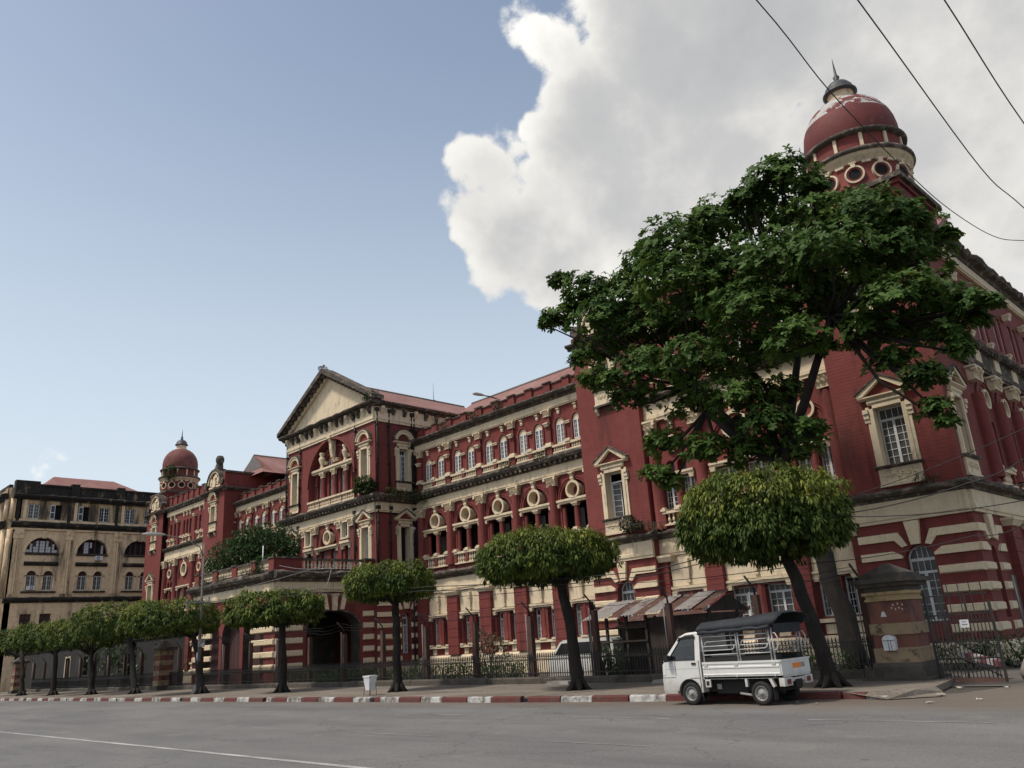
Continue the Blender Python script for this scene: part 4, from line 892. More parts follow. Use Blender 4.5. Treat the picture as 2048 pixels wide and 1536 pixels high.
# ---- central pavilion
YC = 32.47; XC0, XC1 = -58.62, -46.35; WC = XC1-XC0; FC = Face(BLD, XC0, YC); FS = Face(BLD, XC1, YC, math.pi/2); cc = WC/2; SD = YW-YC
def centre():
    F = FC
    F.put('ground_floor_wall', MB().wall(0, WC, 0, 6.7, [], 'red'))
    # first floor
    ops = [('r', x-0.42, x+0.42, 7.1, 10.05, 'cream') for x in (cc-4.9, cc+4.9)]
    ops += [('r', cc-2.80, cc-2.08, 9.75, 10.78), ('r', cc+2.22, cc+2.94, 9.75, 10.78), ('r', cc-2.75, cc-2.15, 7.1, 9.1), ('r', cc+2.28, cc+2.88, 7.1, 9.1), ('r', cc-0.95, cc-0.22, 7.1, 9.1), ('r', cc+0.38, cc+1.11, 7.1, 9.1), ('a', cc-0.98, cc+1.14, 9.3, 9.62)]
    F.put('first_floor_wall', MB().wall(0, WC, 6.65, 11.0, ops, 'red', rev=0.4)); F.put('arch_recess', MB().box(cc-1.0, cc+1.2, 0.40, 0.44, 9.2, 10.8, 'red'))
    for x in (cc-4.9, cc+4.9):
        o = window(F, x, 7.12, 0.82, 2.9, y=0.34, rows=6, cols=2, transom=0.5); sub('surround', aedicule(0.84, 2.95, 'tri', 0.0), o, (0, -0.34, -0.02))
    for x in (cc-2.44, cc+2.58):
        window(F, x, 9.76, 0.70, 1.0, y=0.02, rows=1, cols=1); F.put('window_box', proto('wbox', lambda: MB().box(-0.50, -0.36, -0.26, 0, -0.05, 1.15, 'cream').box(0.36, 0.50, -0.26, 0, -0.05, 1.15, 'cream').box(-0.50, 0.50, -0.26, 0, 1.05, 1.17, 'cream').box(-0.54, 0.54, -0.3, 0, -0.15, -0.05, 'cream').mesh('window_box')), x, 0, 9.72)
        lintel(F, x-0.62, x+0.62, 9.10, 9.45, 0.32); window(F, x, 7.12, 0.58, 1.95, y=0.26, rows=4, cols=2)
    x = cc+0.08; lintel(F, x-1.5, x+1.5, 9.10, 9.36, 0.3); oculus(F, x, 9.98, 0.52, 0.45, -0.18, 'glass_dusty'); F.put('keystone', keystone(0.34, 0.5, 0.24), x, 0, 10.48)
    for sx in (-0.66, 0.66): window(F, x+sx, 7.12, 0.70, 1.95, y=0.26, rows=4, cols=2)
    F.put('archivolt', MB().arc_band(x, 9.62, 1.06, 1.2, 0, math.pi, -0.05, 0, 'red', 18))
    for q in (cc-3.2, cc-1.62, cc+1.76, cc+3.35): F.put('capital', capital(0.8, 0.5), q, 0, 10.45); F.put('pier', proto('pierc', lambda: MB().box(-0.22, 0.22, -0.12, 0, 6.7, 10.46, 'red').mesh('pier')), q)
    frieze(F, 0, WC, 10.98, 11.66, 0.14); cornice(F, -0.5, WC+0.5, 11.66, 12.3, 0.62, seed=31)
    # second floor: great arch
    ax = cc+0.28; ar = 3.15
    ops = [('r', x-0.40, x+0.40, 13.2, 15.7, 'cream') for x in (cc-4.85, cc+4.85)]+[('a', ax-ar, ax+ar, 12.42, 14.25)]
    F.put('second_floor_wall', MB().wall(0, WC, 12.25, 17.6, ops, 'red', rev=0.55))
    ops = [('r', ax+q-0.30, ax+q+0.30, 13.0, 15.05) for q in (-2.4, -0.8, 0.8, 2.4)]+[('a', ax-1.05-0.4, ax-1.05+0.4, 15.5, 16.05), ('a', ax+1.05-0.4, ax+1.05+0.4, 15.5, 16.05)]
    F.put('arch_wall', MB().wall(ax-ar-0.1, ax+ar+0.1, 12.3, 17.45, ops, 'red', y=0.55, rev=0.3))
    F.put('archivolt', MB().arc_band(ax, 14.25, ar, ar+0.22, 0, math.pi, -0.08, 0, 'red', 28)); F.put('inner_archivolt', MB().arc_band(ax, 14.25, ar-0.5, ar-0.32, 0, math.pi, 0.42, 0.56, 'red', 28))
    strip(F, 'transom_beam', ax-ar+0.12, ax+ar-0.12, [(0.56, 15.16), (0.20, 15.16), (0.20, 15.26), (0.08, 15.30), (0.08, 15.46), (0.56, 15.46)], 'cream')
    for q in (-2.4, -0.8, 0.8, 2.4): window(F, ax+q, 13.02, 0.58, 2.02, y=0.75, rows=3, cols=2, transom=0.55)
    for q in (-1.6, 0.0, 1.6): column(F, ax+q, 13.0, 14.8, 0.22, y=0.42); F.put('capital', capital(0.6, 0.36), ax+q, 0.42, 14.79)
    for q in (-1.05, 1.05):
        window(F, ax+q, 15.5, 0.76, 0.6, y=0.75, rows=1, cols=2); F.put('fanlight', proto(('fan', 0.8), lambda: fan_mesh(0.4)), ax+q, 0.76, 16.05); F.put('archivolt', proto('av5', lambda: MB().arc_band(0, 0, 0.4, 0.58, 0, math.pi, -0.08, 0, 'red', 14).mesh('archivolt')), ax+q, 0.55, 16.05)
    for q in (-1.62, 0.0, 1.62): F.put('impost', proto('imp2', lambda: MB().box(-0.34, 0.34, -0.16, 0, 0, 0.2, 'cream').box(-0.4, 0.4, -0.22, 0, 0.14, 0.2, 'cream').mesh('impost')), ax+q, 0.55, 15.8)
    urn = proto('urn', lambda: MB().lathe([(0.16, 0), (0.18, 0.06), (0.10, 0.14), (0.12, 0.3), (0.26, 0.7), (0.24, 0.85), (0.12, 0.95), (0.2, 1.1), (0.22, 1.25), (0.1, 1.3)], 14, 'cream').mesh('urn'))
    for q in (-1.62, 1.62): F.put('urn', urn, ax+q, 0.26, 15.46)
    F.put('figure_bracket', MB().prism_x([(0.3, 0.0), (0.1, 0.1), (-0.02, 0.7), (-0.05, 1.2), (-0.18, 1.5), (-0.18, 1.65), (0.4, 1.65)], -0.16, 0.16, 'cream').box(-0.24, 0.24, -0.24, 0.1, 1.5, 1.75, 'cream'), ax, 0, 15.98)
    F.put('balustrade', balustrade(1.6, 0.68, 7), ax-2.4, 0.10, 12.36); F.put('balustrade', balustrade(1.4, 0.68, 7), ax-0.75, 0.10, 12.36); F.put('balustrade', balustrade(1.4, 0.68, 7), ax+0.75, 0.10, 12.36); F.put('balustrade', balustrade(1.6, 0.68, 7), ax+2.4, 0.10, 12.36)
    for x in (cc-4.85, cc+4.85):
        o = window(F, x, 13.22, 0.78, 2.45, y=0.34, rows=5, cols=2, transom=0.45); sub('surround', aedicule(0.8, 2.5, 'seg', 0.7), o, (0, -0.34, -0.02))
    # entablature and pediment
    def entab(F_, x0, x1, n, seed):
        frieze(F_, x0, x1, 17.52, 18.62, 0.12)
        for k in range(n):
            mt = 'mold' if (k*7) % 3 else 'cream'
            F_.put('modillion', proto(('modil', mt), lambda: MB().prism_x([(-0.1, 0), (-0.2, 0.02), (-0.42, 0.35), (-0.42, 0.54), (0, 0.54)], -0.12, 0.12, mt).mesh('modillion')), x0+(x1-x0)*(k+0.5)/n, 0, 18.1)
    entab(F, 0, WC, 17, 1); cornice(F, -0.55, WC+0.55, 18.62, 19.05, 0.66, seed=41, dent=False)
    zA = 19.03; apex = 22.75
    F.put('tympanum', MB().prism_y([(0.3, zA), (WC-0.3, zA), (cc, apex-0.25)], 0.02, 0.3, 'cream'))
    for sx in (-1, 1):
        e = cc+sx*(cc+0.66); m = MB(); n = 14; rs = random.Random(3)
        up = Vector((-(apex-zA)*sx, 0, 0))
        P = [(e, zA-0.02), (cc, apex), (cc, apex+0.42), (e-sx*0.0, zA+0.30)]; P = P if sx < 0 else P[::-1]
        m.prism_y(P, -0.72, 0.35, 'mold')
        P = [(e-sx*0.9, zA+0.02), (cc, apex-0.34), (cc, apex+0.0), (e-sx*0.15, zA+0.02)]; P = P if sx < 0 else P[::-1]
        m.prism_y(P, -0.20, 0.30, 'cream')
        for k in range(n):
            t = (k+0.7)/n; x = e+(cc-e)*t; z = zA+(apex-zA)*t; m.box(x-0.11, x+0.11, -0.52, 0.0, z-0.22, z+0.02, 'mold')
        F.put('raking_cornice', m)
    gable_roof(XC0-0.5, XC1+0.5, YC+0.4, 46.5, 19.0, 22.25, along='y')
    core(XC0+0.05, XC1-0.75, YC+1.0, 46, 0, 18.6); core(XC1-0.74, XC1-0.05, YW+0.6, 46, 0, 18.6)
    # right-hand side of the pavilion
    for F_ , wy in ((FS, 2.45),):
        rustic(F_, 0, SD, wy-0.05, 0.7)
        F_.put('upper_wall', MB().wall(0, SD, 5.35, 11.0, [('r', wy-0.38, wy+0.38, 7.1, 10.05)], 'red', rev=0.5, mrev='cream', back='void')); F_.put('upper_wall', MB().wall(0, SD, 10.9, 17.6, [('r', wy-0.38, wy+0.38, 13.3, 15.7)], 'red', rev=0.4, mrev='cream'))
        F_.put('window_surround', aedicule(0.8, 2.95, 'tri', 0.0), wy, 0, 7.1)
        o = window(F_, wy, 13.32, 0.76, 2.36, y=0.3, rows=5, cols=2, transom=0.4); sub('surround', aedicule(0.78, 2.4, 'seg', 0.7), o, (0, -0.30, -0.02))
        frieze(F_, 0.0, SD, 10.98, 11.66, 0.14); cornice(F_, 0.0, SD, 11.66, 12.3, 0.62, seed=33)
        entab(F_, 0, SD+9.5, 13, 2); cornice(F_, 0, SD+9.5, 18.62, 19.05, 0.60, seed=43, dent=False)
        F_.put('side_wall', MB().wall(SD, SD+9.5, 15.9, 17.6, [], 'red'))
    # black rainwater pipes
    def pipe(F_, x, z0, z1):
        m = MB(); m.tube([(0, -0.12, z0), (0, -0.12, z1)], 0.065, 'pipe', 6); 
        z = z0+0.6
        while z < z1: m.box(-0.10, 0.10, -0.20, 0.0, z, z+0.08, 'pipe'); z += 1.4
        m.box(-0.14, 0.14, -0.26, -0.02, z1-0.25, z1, 'pipe'); F_.put('rainwater_pipe', m, x)
    for F_, x in ((FC, cc-4.05), (FC, cc+3.75), (FS, 0.10), (FS, 1.15), (FS, SD-0.35), (FS, SD-0.1), (FC, 0.05)):
        pipe(F_, x, 6.8, 11.4); pipe(F_, x, 12.4, 18.5)
    pipe(FS, 3.0, 0.2, 5.6); pipe(FS, 3.35, 0.2, 5.6)
centre()

# ---- porch in front of the central pavilion (carriage arch on its side)
PX0, PX1, PY0 = -58.2, -46.7, 25.2
def porch():
    b = BLD.location
    FP = Face(BLD, PX0, PY0); FQ = Face(BLD, PX1, PY0, math.pi/2); D = YC-PY0; W = PX1-PX0; ac = 4.15; ar = 1.95
    # side wall with segmental carriage arch
    m = MB(); hi = 4.45; sp = 3.35
    pts = [(ac+ar*math.cos(math.pi*k/16), sp+(hi-sp)*math.sin(math.pi*k/16)) for k in range(17)]
    xs = sorted(p[0] for p in pts); hz_ = {round(p[0], 5): p[1] for p in pts}
    m.face([(0, 0, 0), (xs[0], 0, 0), (xs[0], 0, 5.7), (0, 0, 5.7)], 'red'); m.face([(xs[-1], 0, 0), (D, 0, 0), (D, 0, 5.7), (xs[-1], 0, 5.7)], 'red')
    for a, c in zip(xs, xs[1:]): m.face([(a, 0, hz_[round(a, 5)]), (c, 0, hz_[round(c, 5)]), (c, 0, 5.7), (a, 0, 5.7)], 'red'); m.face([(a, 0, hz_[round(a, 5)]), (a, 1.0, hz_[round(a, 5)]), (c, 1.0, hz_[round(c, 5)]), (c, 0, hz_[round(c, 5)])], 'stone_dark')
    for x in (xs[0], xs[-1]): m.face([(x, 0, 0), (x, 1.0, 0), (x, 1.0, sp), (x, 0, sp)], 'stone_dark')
    FQ.put('porch_wall', m)
    FQ.put('arch_moulding', MB().arc_band(0, 0, 1.0, 1.08, 0, math.pi, -0.06, 0.02, 'mold', 18), ac, 0, sp, scale=(ar, 1, hi-sp))
    for F_, x0, x1 in ((FQ, 0.0, ac-ar-0.25), (FQ, ac+ar+0.25, D), (FP, 0, 3.0), (FP, W-3.0, W)):
        for z in (4.02, 3.28, 2.54, 1.80, 1.06): stone(F_, x0+0.02, x1-0.02, z, z+0.36, 0.10)
    for dx in (-0.62, 0.62): poly_stone(FQ, [(ac+dx*0.9-0.14, hi+0.06), (ac+dx*0.9+0.14, hi+0.06), (ac+dx*1.3+0.18, 5.5), (ac+dx*1.3-0.18, 5.5)], 0.14)
    FQ.put('keystone', keystone(0.42, 1.05, 0.3), ac, 0, hi)
    # front: two arches closed by dark boards
    ops = [('a', W/2-4.4, W/2-1.7, 0, 3.2), ('a', W/2-1.3, W/2+1.3, 0, 3.2), ('a', W/2+1.7, W/2+4.4, 0, 3.2)]
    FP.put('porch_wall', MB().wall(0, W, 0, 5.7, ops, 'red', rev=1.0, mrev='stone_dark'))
    for k in range(34):
        FP.put('hoarding_board', proto('hboard', lambda: MB().box(0, 0.30, 0, 0.03, 0, 4.6, 'shutter').mesh('hoarding_board')), 0.95+0.302*k, 0.5+0.01*(k % 3), 0)
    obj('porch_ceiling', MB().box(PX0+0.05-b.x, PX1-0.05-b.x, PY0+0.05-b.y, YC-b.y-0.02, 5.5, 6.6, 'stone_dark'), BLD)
    obj('porch_wall', MB().box(PX0-b.x, PX0+0.9-b.x, PY0+0.02-b.y, YC-b.y-0.02, 0, 5.5, 'red'), BLD)
    for F_, L_ in ((FP, W), (FQ, D)):
        frieze(F_, -0.0, L_, 5.62, 6.25, 0.12); cornice(F_, -0.25, L_+0.2 if F_ is FP else L_, 6.25, 6.95, 0.62, seed=51, ragged=0.12, dent=False)
    FP.put('porch_balustrade', MB().box(0, W, -0.12, 0.2, 6.95, 7.05, 'mold'))
    for x0, x1 in ((0.9, 3.0), (3.7, 5.9), (6.5, 8.6), (9.2, 11.0)):
        FP.put('balustrade', balustrade(x1-x0, 0.72, 9, (), 'mold', 'cream'), (x0+x1)/2, 0, 7.02)
    for x in (0.45, 3.35, 6.2, 8.9, 11.2): FP.put('porch_pier', proto('ppier', lambda: MB().box(-0.32, 0.32, -0.18, 0.34, 6.95, 7.72, 'red').box(-0.38, 0.38, -0.24, 0.38, 7.72, 7.82, 'mold').mesh('porch_pier')), x)
    FQ.put('balustrade', balustrade(4.6, 0.74, 17, (), 'mold', 'cream'), 4.1, 0, 6.97); FQ.put('porch_parapet', MB().box(0, 1.75, -0.1, 0.3, 6.95, 7.68, 'red').box(-0.05, 1.75, -0.2, 0.36, 7.68, 7.80, 'mold')); FQ.put('porch_parapet', MB().box(6.45, D, -0.1, 0.3, 6.95, 7.68, 'red').box(6.45, D, -0.2, 0.36, 7.68, 7.80, 'mold'))
    # carved panel band on the frieze over the arch
    for k, x in enumerate((2.9, 3.9, 4.9, 5.9)):
        FQ.put('triglyph', proto('trig', lambda: MB().box(-0.24, -0.1, -0.2, 0, 0, 0.5, 'cream').box(-0.07, 0.07, -0.2, 0, 0, 0.5, 'cream').box(0.1, 0.24, -0.2, 0, 0, 0.5, 'cream').mesh('triglyph')), x, 0, 5.68)
    # dark inner wall of the entrance hall
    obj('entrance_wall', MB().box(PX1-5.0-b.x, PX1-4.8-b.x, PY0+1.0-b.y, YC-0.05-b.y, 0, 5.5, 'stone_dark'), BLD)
porch()

# ---- right pavilion
YR, XR0, XR1 = 33.8, -28.45, -9.6
F1 = Face(BLD, XR0, YR); block(F1, 4.15, True, 61, ajar=True); F2 = Face(BLD, -14.05, YR); block(F2, 4.45, False, 62)
FM = Face(BLD, -24.3, YR+0.55); mid(FM, 10.25, [0, 3.05, 7.3, 10.25], 63)
for x, s_ in ((-24.3, 1), (-14.05, -1)):     # returns of the blocks
    b = BLD.location; obj('return_wall', MB().box(x-0.02-b.x if s_ < 0 else x-0.03-b.x, x+0.03-b.x if s_ < 0 else x+0.02-b.x, YR+0.01-b.y, YR+0.58-b.y, 0, 17.65, 'red'), BLD)
core(XR0+0.02, XR1-0.9, YR+1.3, 50, 0, 17.9); tower(-12.0, 36.95, 1.0)
core(XR0+0.03, XR0+0.3, YR+0.02, 46, 0, 17.7); core(XR0+0.03, -24.35, YR+0.6, 40, 17.5, 18.6)
gable_roof(-28.0, -10.5, 38.5, 50, 18.2, 22.0)
# its side along the lane
FE = Face(BLD, XR1, YR, math.pi/2)
def side():
    F = FE; n0 = 4.0
    rustic(F, 0, 2.9, 1.5, 0.6)
    F.put('upper_wall', MB().wall(0, n0, 6.64, 17.2, [('r', 0.72, 1.72, 7.65, 10.1)], 'red', rev=0.45, mrev='cream', back='cream'))
    F.put('window_surround', aedicule(1.0, 2.45, 'tri', 0.85), 1.22, 0, 7.65)
    Ln = 26.0; st = [4.0+2.8*k for k in range(9)]
    F.put('ground_floor_wall', MB().wall(2.9, Ln, 0, 5.4, [('r', c+1.0, c+1.8, 1.9, 3.6) for c in st[:-1]], 'red', rev=0.4, back='glass_dusty'))
    for e in st: F.put('pilaster', PROTO['gf_pil'], e); F.put('pilaster_capital', PROTO['gf_cap'], e, 0, 4.98)
    frieze(F, 0, Ln, 5.38, 6.22, 0.12); cornice(F, 0, Ln, 6.22, 6.66, 0.5, seed=71, ragged=0.1, dent=False)
    ops = []
    for a in st[:-1]:
        c = a+1.4; ops += [('a', c-0.62, c-0.12, 7.3, 9.45), ('a', c+0.12, c+0.62, 7.3, 9.45)]
    F.put('first_floor_wall', MB().wall(n0, Ln, 6.64, 12.3, ops, 'red', rev=0.4, back='void'))
    for a in st: F.put('pier', PROTO['pier1'], a); F.put('capital', capital(1.0, 0.56), a, 0, 11.3)
    for a in st[:-1]:
        c = a+1.4; oculus(F, c, 10.65, 0.46, 0.4, -0.14, 'cream'); F.put('archivolt', PROTO['av1'], c, 0, 10.25); F.put('keystone', keystone(0.34, 0.5, 0.2), c, 0, 11.45)
        F.put('balustrade', balustrade(2.2, 0.7, 9, (-0.9, 0.9)), c, -0.06, 6.75); F.put('dado_panel', proto('dado', lambda: MB().box(-0.4, 0.4, -0.06, 0, 0, 0.7, 'cream').mesh('dado_panel')), c, -0.15, 12.38)
    frieze(F, 2.2, Ln, 12.0, 12.9, 0.14, m='mold'); cornice(F, 2.2, Ln, 12.9, 13.35, 0.5, seed=72, ragged=0.08)
    ops = []
    for a in st[:-1]:
        c = a+1.4; ops += [('r', c-0.75, c-0.20, 14.0, 16.0), ('r', c+0.2, c+0.75, 14.0, 16.0)]
    F.put('second_floor_wall', MB().wall(n0, Ln, 13.3, 17.3, ops, 'red', rev=0.3))
    for a in st[:-1]:
        for sx in (-0.475, 0.475): window(F, a+1.4+sx, 14.02, 0.53, 1.96, y=0.1, rows=4, cols=2)
        F.put('keystone', keystone(0.3, 0.4, 0.16), a+1.4, 0, 16.4); F.put('small_capital', small_cap(0.5, 0.3), a, -0.1, 16.0); F.put('small_capital', small_cap(0.4, 0.25), a+1.4, -0.05, 13.6)
    frieze(F, 0, Ln, 17.2, 17.75, 0.14); cornice(F, 0, Ln, 17.75, 18.35, 0.6, seed=73, ragged=0.1, dent=False)
    k = 0; y = 4.2
    while y < Ln-4:      # row of antefixes along the eaves
        F.put('antefix', proto('antefix', lambda: MB().tbox((0, 0), (0.5, 0.3), 0, (0, 0), (0.22, 0.2), 0.36, 'mold').mesh('antefix')), y, -0.30, 18.26); y += 1.15
side()
core(XR1-1.2, XR1-0.42, YR+0.5, 58, 0, 18.2)

# ---- left pavilion (far end)
YL, XL0, XL1 = 34.6, -93.85, -74.6
F3 = Face(BLD, -79.05, YL); block(F3, 4.45, True, 81); F4 = Face(BLD, XL0, YL); block(F4, 4.5, False, 82)
FM2 = Face(BLD, -89.35, YL+0.55); mid(FM2, 10.3, [0, 3.05, 7.25, 10.3], 83)
core(-79.0, XL1-0.01, YL+0.6, 46, 0, 17.8); core(XL0+0.03, XL1-0.6, YL+1.3, 47, 0, 17.9)
FE2 = Face(BLD, XL1, YL, math.pi/2); FE2.put('side_wall', MB().wall(0, 11.0, 0, 17.7, [], 'red')); cornice(FE2, 0, 11, 17.62, 18.02, 0.40, seed=84, dent=False); FE2.put('side_parapet', MB().box(0, 11, 0.05, 0.4, 18.0, 19.4, 'red').box(0, 11, -0.1, 0.5, 19.4, 19.6, 'mold'))
tower(-92.3, 37.3, 0.88, skin=('dome_brown', 'dome_brown'))
gable_roof(-81.6, -72.0, 38.6, 60, 19.2, 21.95, along='y')
b = BLD.location; q = MB(); A = lambda x, y, z: (x-b.x, y-b.y, z)
q.face([A(-81.6, 37.2, 19.2), A(-72.0, 37.2, 19.2), A(-74.9, 38.55, 20.3), A(-78.7, 38.55, 20.3)], 'roof'); q.face([A(-81.6, 37.2, 19.2), A(-78.7, 38.55, 20.3), A(-81.6, 38.6, 19.2)], 'roof'); q.face([A(-72.0, 37.2, 19.2), A(-74.9, 38.55, 20.3), A(-72.0, 38.6, 19.2)], 'roof'); obj('roof_hip', q, BLD)
q = MB(); q.prism_y([(-2.0, 0), (2.0, 0), (0, 1.62)], 0, 0.06, 'roof_grey'); obj('gablet', q, BLD, A(-76.8, 38.5, 20.3))
# ---------------------------------------------------------------- ground, road, pavement, kerb
def sheet(name, pts, z, m, **k):
    q = MB(); q.face([(x, y, z) for x, y in pts], m); return obj(name, q, kind='structure', **k)
sheet('ground', [(-900, -900), (900, -900), (900, 900), (-900, 900)], -0.02, 'yard')
sheet('road', [(-400, -6), (60, -6), (60, 23.2), (-6.6, 23.2), (-7.2, 21.4), (-8.2, 20.4), (-400, 20.4)], 0.0, 'asphalt')
sheet('lane', [(-9.0, 23.2), (30, 23.2), (30, 120), (-9.0, 120)], 0.004, 'apron')
KERB = [(-140, 16.9), (-74, 17.65), (-36, 18.25), (-20, 18.55), (-15.2, 19.0), (-11.5, 19.55), (-9.3, 19.85)]
def kerb_at(x):
    for (a, ya), (b, yb) in zip(KERB, KERB[1:]):
        if a <= x <= b: return ya+(yb-ya)*(x-a)/(b-a)
    return KERB[-1][1]
pave = empty('pavement', (-40, 21, 0)); pave['kind'] = 'structure'
q = MB(); q.prism_z([(x+40, y+0.2-21) for x, y in KERB]+[(-8.6+40, 20.0-21), (-7.9+40, 20.6-21), (-7.75+40, 21.4-21), (-8.3+40, 24.9-21), (-140+40, 24.9-21)], 0.0, 0.15, 'pavement'); obj('pavement_slab', q, pave)
# sloping end of the pavement towards the gateway
q = MB(); q.face([(-9.3+40, 19.87-21, 0.15), (-8.2+40, 19.62-21, 0.02), (-7.3+40, 20.4-21, 0.02), (-7.6+40, 21.4-21, 0.03), (-7.75+40, 21.4-21, 0.154), (-7.9+40, 20.6-21, 0.154), (-8.6+40, 20.05-21, 0.154)], 'pavement'); obj('ramp', q, pave)
kerb = empty('kerb', (-40, 18.2, 0)); kerb['kind'] = 'structure'
rs = random.Random(4)
x = -9.35; i = 0; lens = {}
drains = [-18.9, -26.7, -34.6, -43.0, -51.5, -60, -69, -78, -87]
while x > -95:
    ln = 1.12 if i % 2 else 1.28
    if x > -13.9: i = 0
    nd = [d for d in drains if x-ln < d < x]
    x2 = x-ln
    if nd: x2 = nd[0]+0.14
    if x-x2 > 0.1:
        n_ = max(1, int(round((x-x2)/1.3)))
        a = Vector((x2+0.012, kerb_at(x2), 0)); b = Vector((x-0.012, kerb_at(x), 0)); ang = math.atan2(b.y-a.y, b.x-a.x); L_ = (b-a).length
        key = ('kerb', i % 2, round(L_, 1))
        def mk(L_=L_, i=i):
            m = MB(); m.prism_x([(0.0, -0.02), (0.02, 0.13), (0.05, 0.165), (0.20, 0.17), (0.22, 0.0)], 0, L_, 'kerb_white' if i % 2 else 'kerb_red'); return m.mesh('kerb_stone')
        me = proto(key, mk); o = obj('kerb_stone', me, kerb, (a.x+40, a.y-18.2, rs.uniform(-0.012, 0.01)), ang+rs.uniform(-0.006, 0.006)); o.scale.x = L_/float(key[2])
    x = x2-0.28 if nd else x2
    i += 1
q = MB(); q.prism_x([(0.0, -0.02), (0.02, 0.13), (0.05, 0.165), (0.20, 0.17), (0.22, 0.0)], 0, 0.55, 'kerb_red'); obj('kerb_stone', q, kerb, (-9.33+40, 19.84-18.2, -0.02), -0.08)
q = MB(); q.tbox((0.3, 0.1), (0.62, 0.2), -0.02, (0.25, 0.12), (0.5, 0.12), 0.10, 'kerb_white'); obj('kerb_stone', q, kerb, (-8.8+40, 19.80-18.2, -0.02), -0.2)
# drain slots: dark gaps in the kerb and open channels over the pavement
for d in drains:
    y = kerb_at(d); q = MB(); q.box(-0.16, 0.12, 0.1, 0.5, 0.0, 0.1, 'void'); obj('drain_mouth', q, kerb, (d+40, y-18.2, 0.0))
    q = MB(); q.face([(0, 0, 0.154), (0.16, 0, 0.154), (1.5, 2.2, 0.154), (1.36, 2.2, 0.154)], 'stone_dark'); obj('drain_channel', q, pave, (d-0.1+40, y+0.22-21, 0))
# worn lane markings
def mark(x0, x1, y0, y1, m='road_paint_worn', w=0.11):
    return sheet('lane_marking', [(x0, y0-w/2), (x1, y1-w/2), (x1, y1+w/2), (x0, y0+w/2)], 0.005, m)
for a, b, y in ((-20.8, -17.2, 15.2), (-14.2, -11.2, 15.4), (-8.2, -4.9, 15.75), (-29.5, -25.6, 15.0), (-38.5, -34.5, 14.8)): mark(a, b, y, y+0.05)
for a, b, y in ((-17.5, -14.5, 11.6), (-11.2, -8.9, 11.7), (-24, -21, 11.5)): mark(a, b, y, y, w=0.08)
q = MB(); pts = [(-60, 7.65), (-33, 7.97), (-22, 8.08), (-12, 8.15), (-4, 8.2), (10, 8.3)]
q.face([(x, y-0.07, 0.006) for x, y in pts]+[(x, y+0.07, 0.006) for x, y in pts[::-1]], 'road_paint'); obj('lane_line', q, kind='structure')

# ---------------------------------------------------------------- leaves, trees
def leaf_strip(m, p, d, up, ln, w, bend, mt, tint, shape=(0.35, 1.0, 0.75), tip=0.0):
    """one leaf: a bent three-quad blade starting at p towards d"""
    side = d.cross(up)
    if side.length < 1e-4: side = Vector((1, 0, 0))
    side.normalize(); c = p.copy(); dd = d.copy(); L_ = [c.copy()]; b = len(m.v)
    n = len(shape); rows = [(p, 0.15)]
    for k in range(n):
        dd = (dd+Vector((0, 0, -bend))).normalized(); c = c+dd*(ln/n); rows.append((c.copy(), shape[k] if k < n-1 else tip))
    i = m.mi(mt)
    for c, s_ in rows: m.v.append(tuple(c-side*(w*s_/2))); m.v.append(tuple(c+side*(w*s_/2)))
    for k in range(n):
        q = (b+2*k, b+2*k+1, b+2*k+3, b+2*k+2) if k < n-1 or tip else (b+2*k, b+2*k+1, b+2*k+2)
        m.f.append(q); m.m.append(i); m.sm.append(True); m.tint.append(tint)
def rdir(rs):
    while True:
        v = Vector((rs.uniform(-1, 1), rs.uniform(-1, 1), rs.uniform(-1, 1)))
        if 0.05 < v.length < 1: return v.normalized()

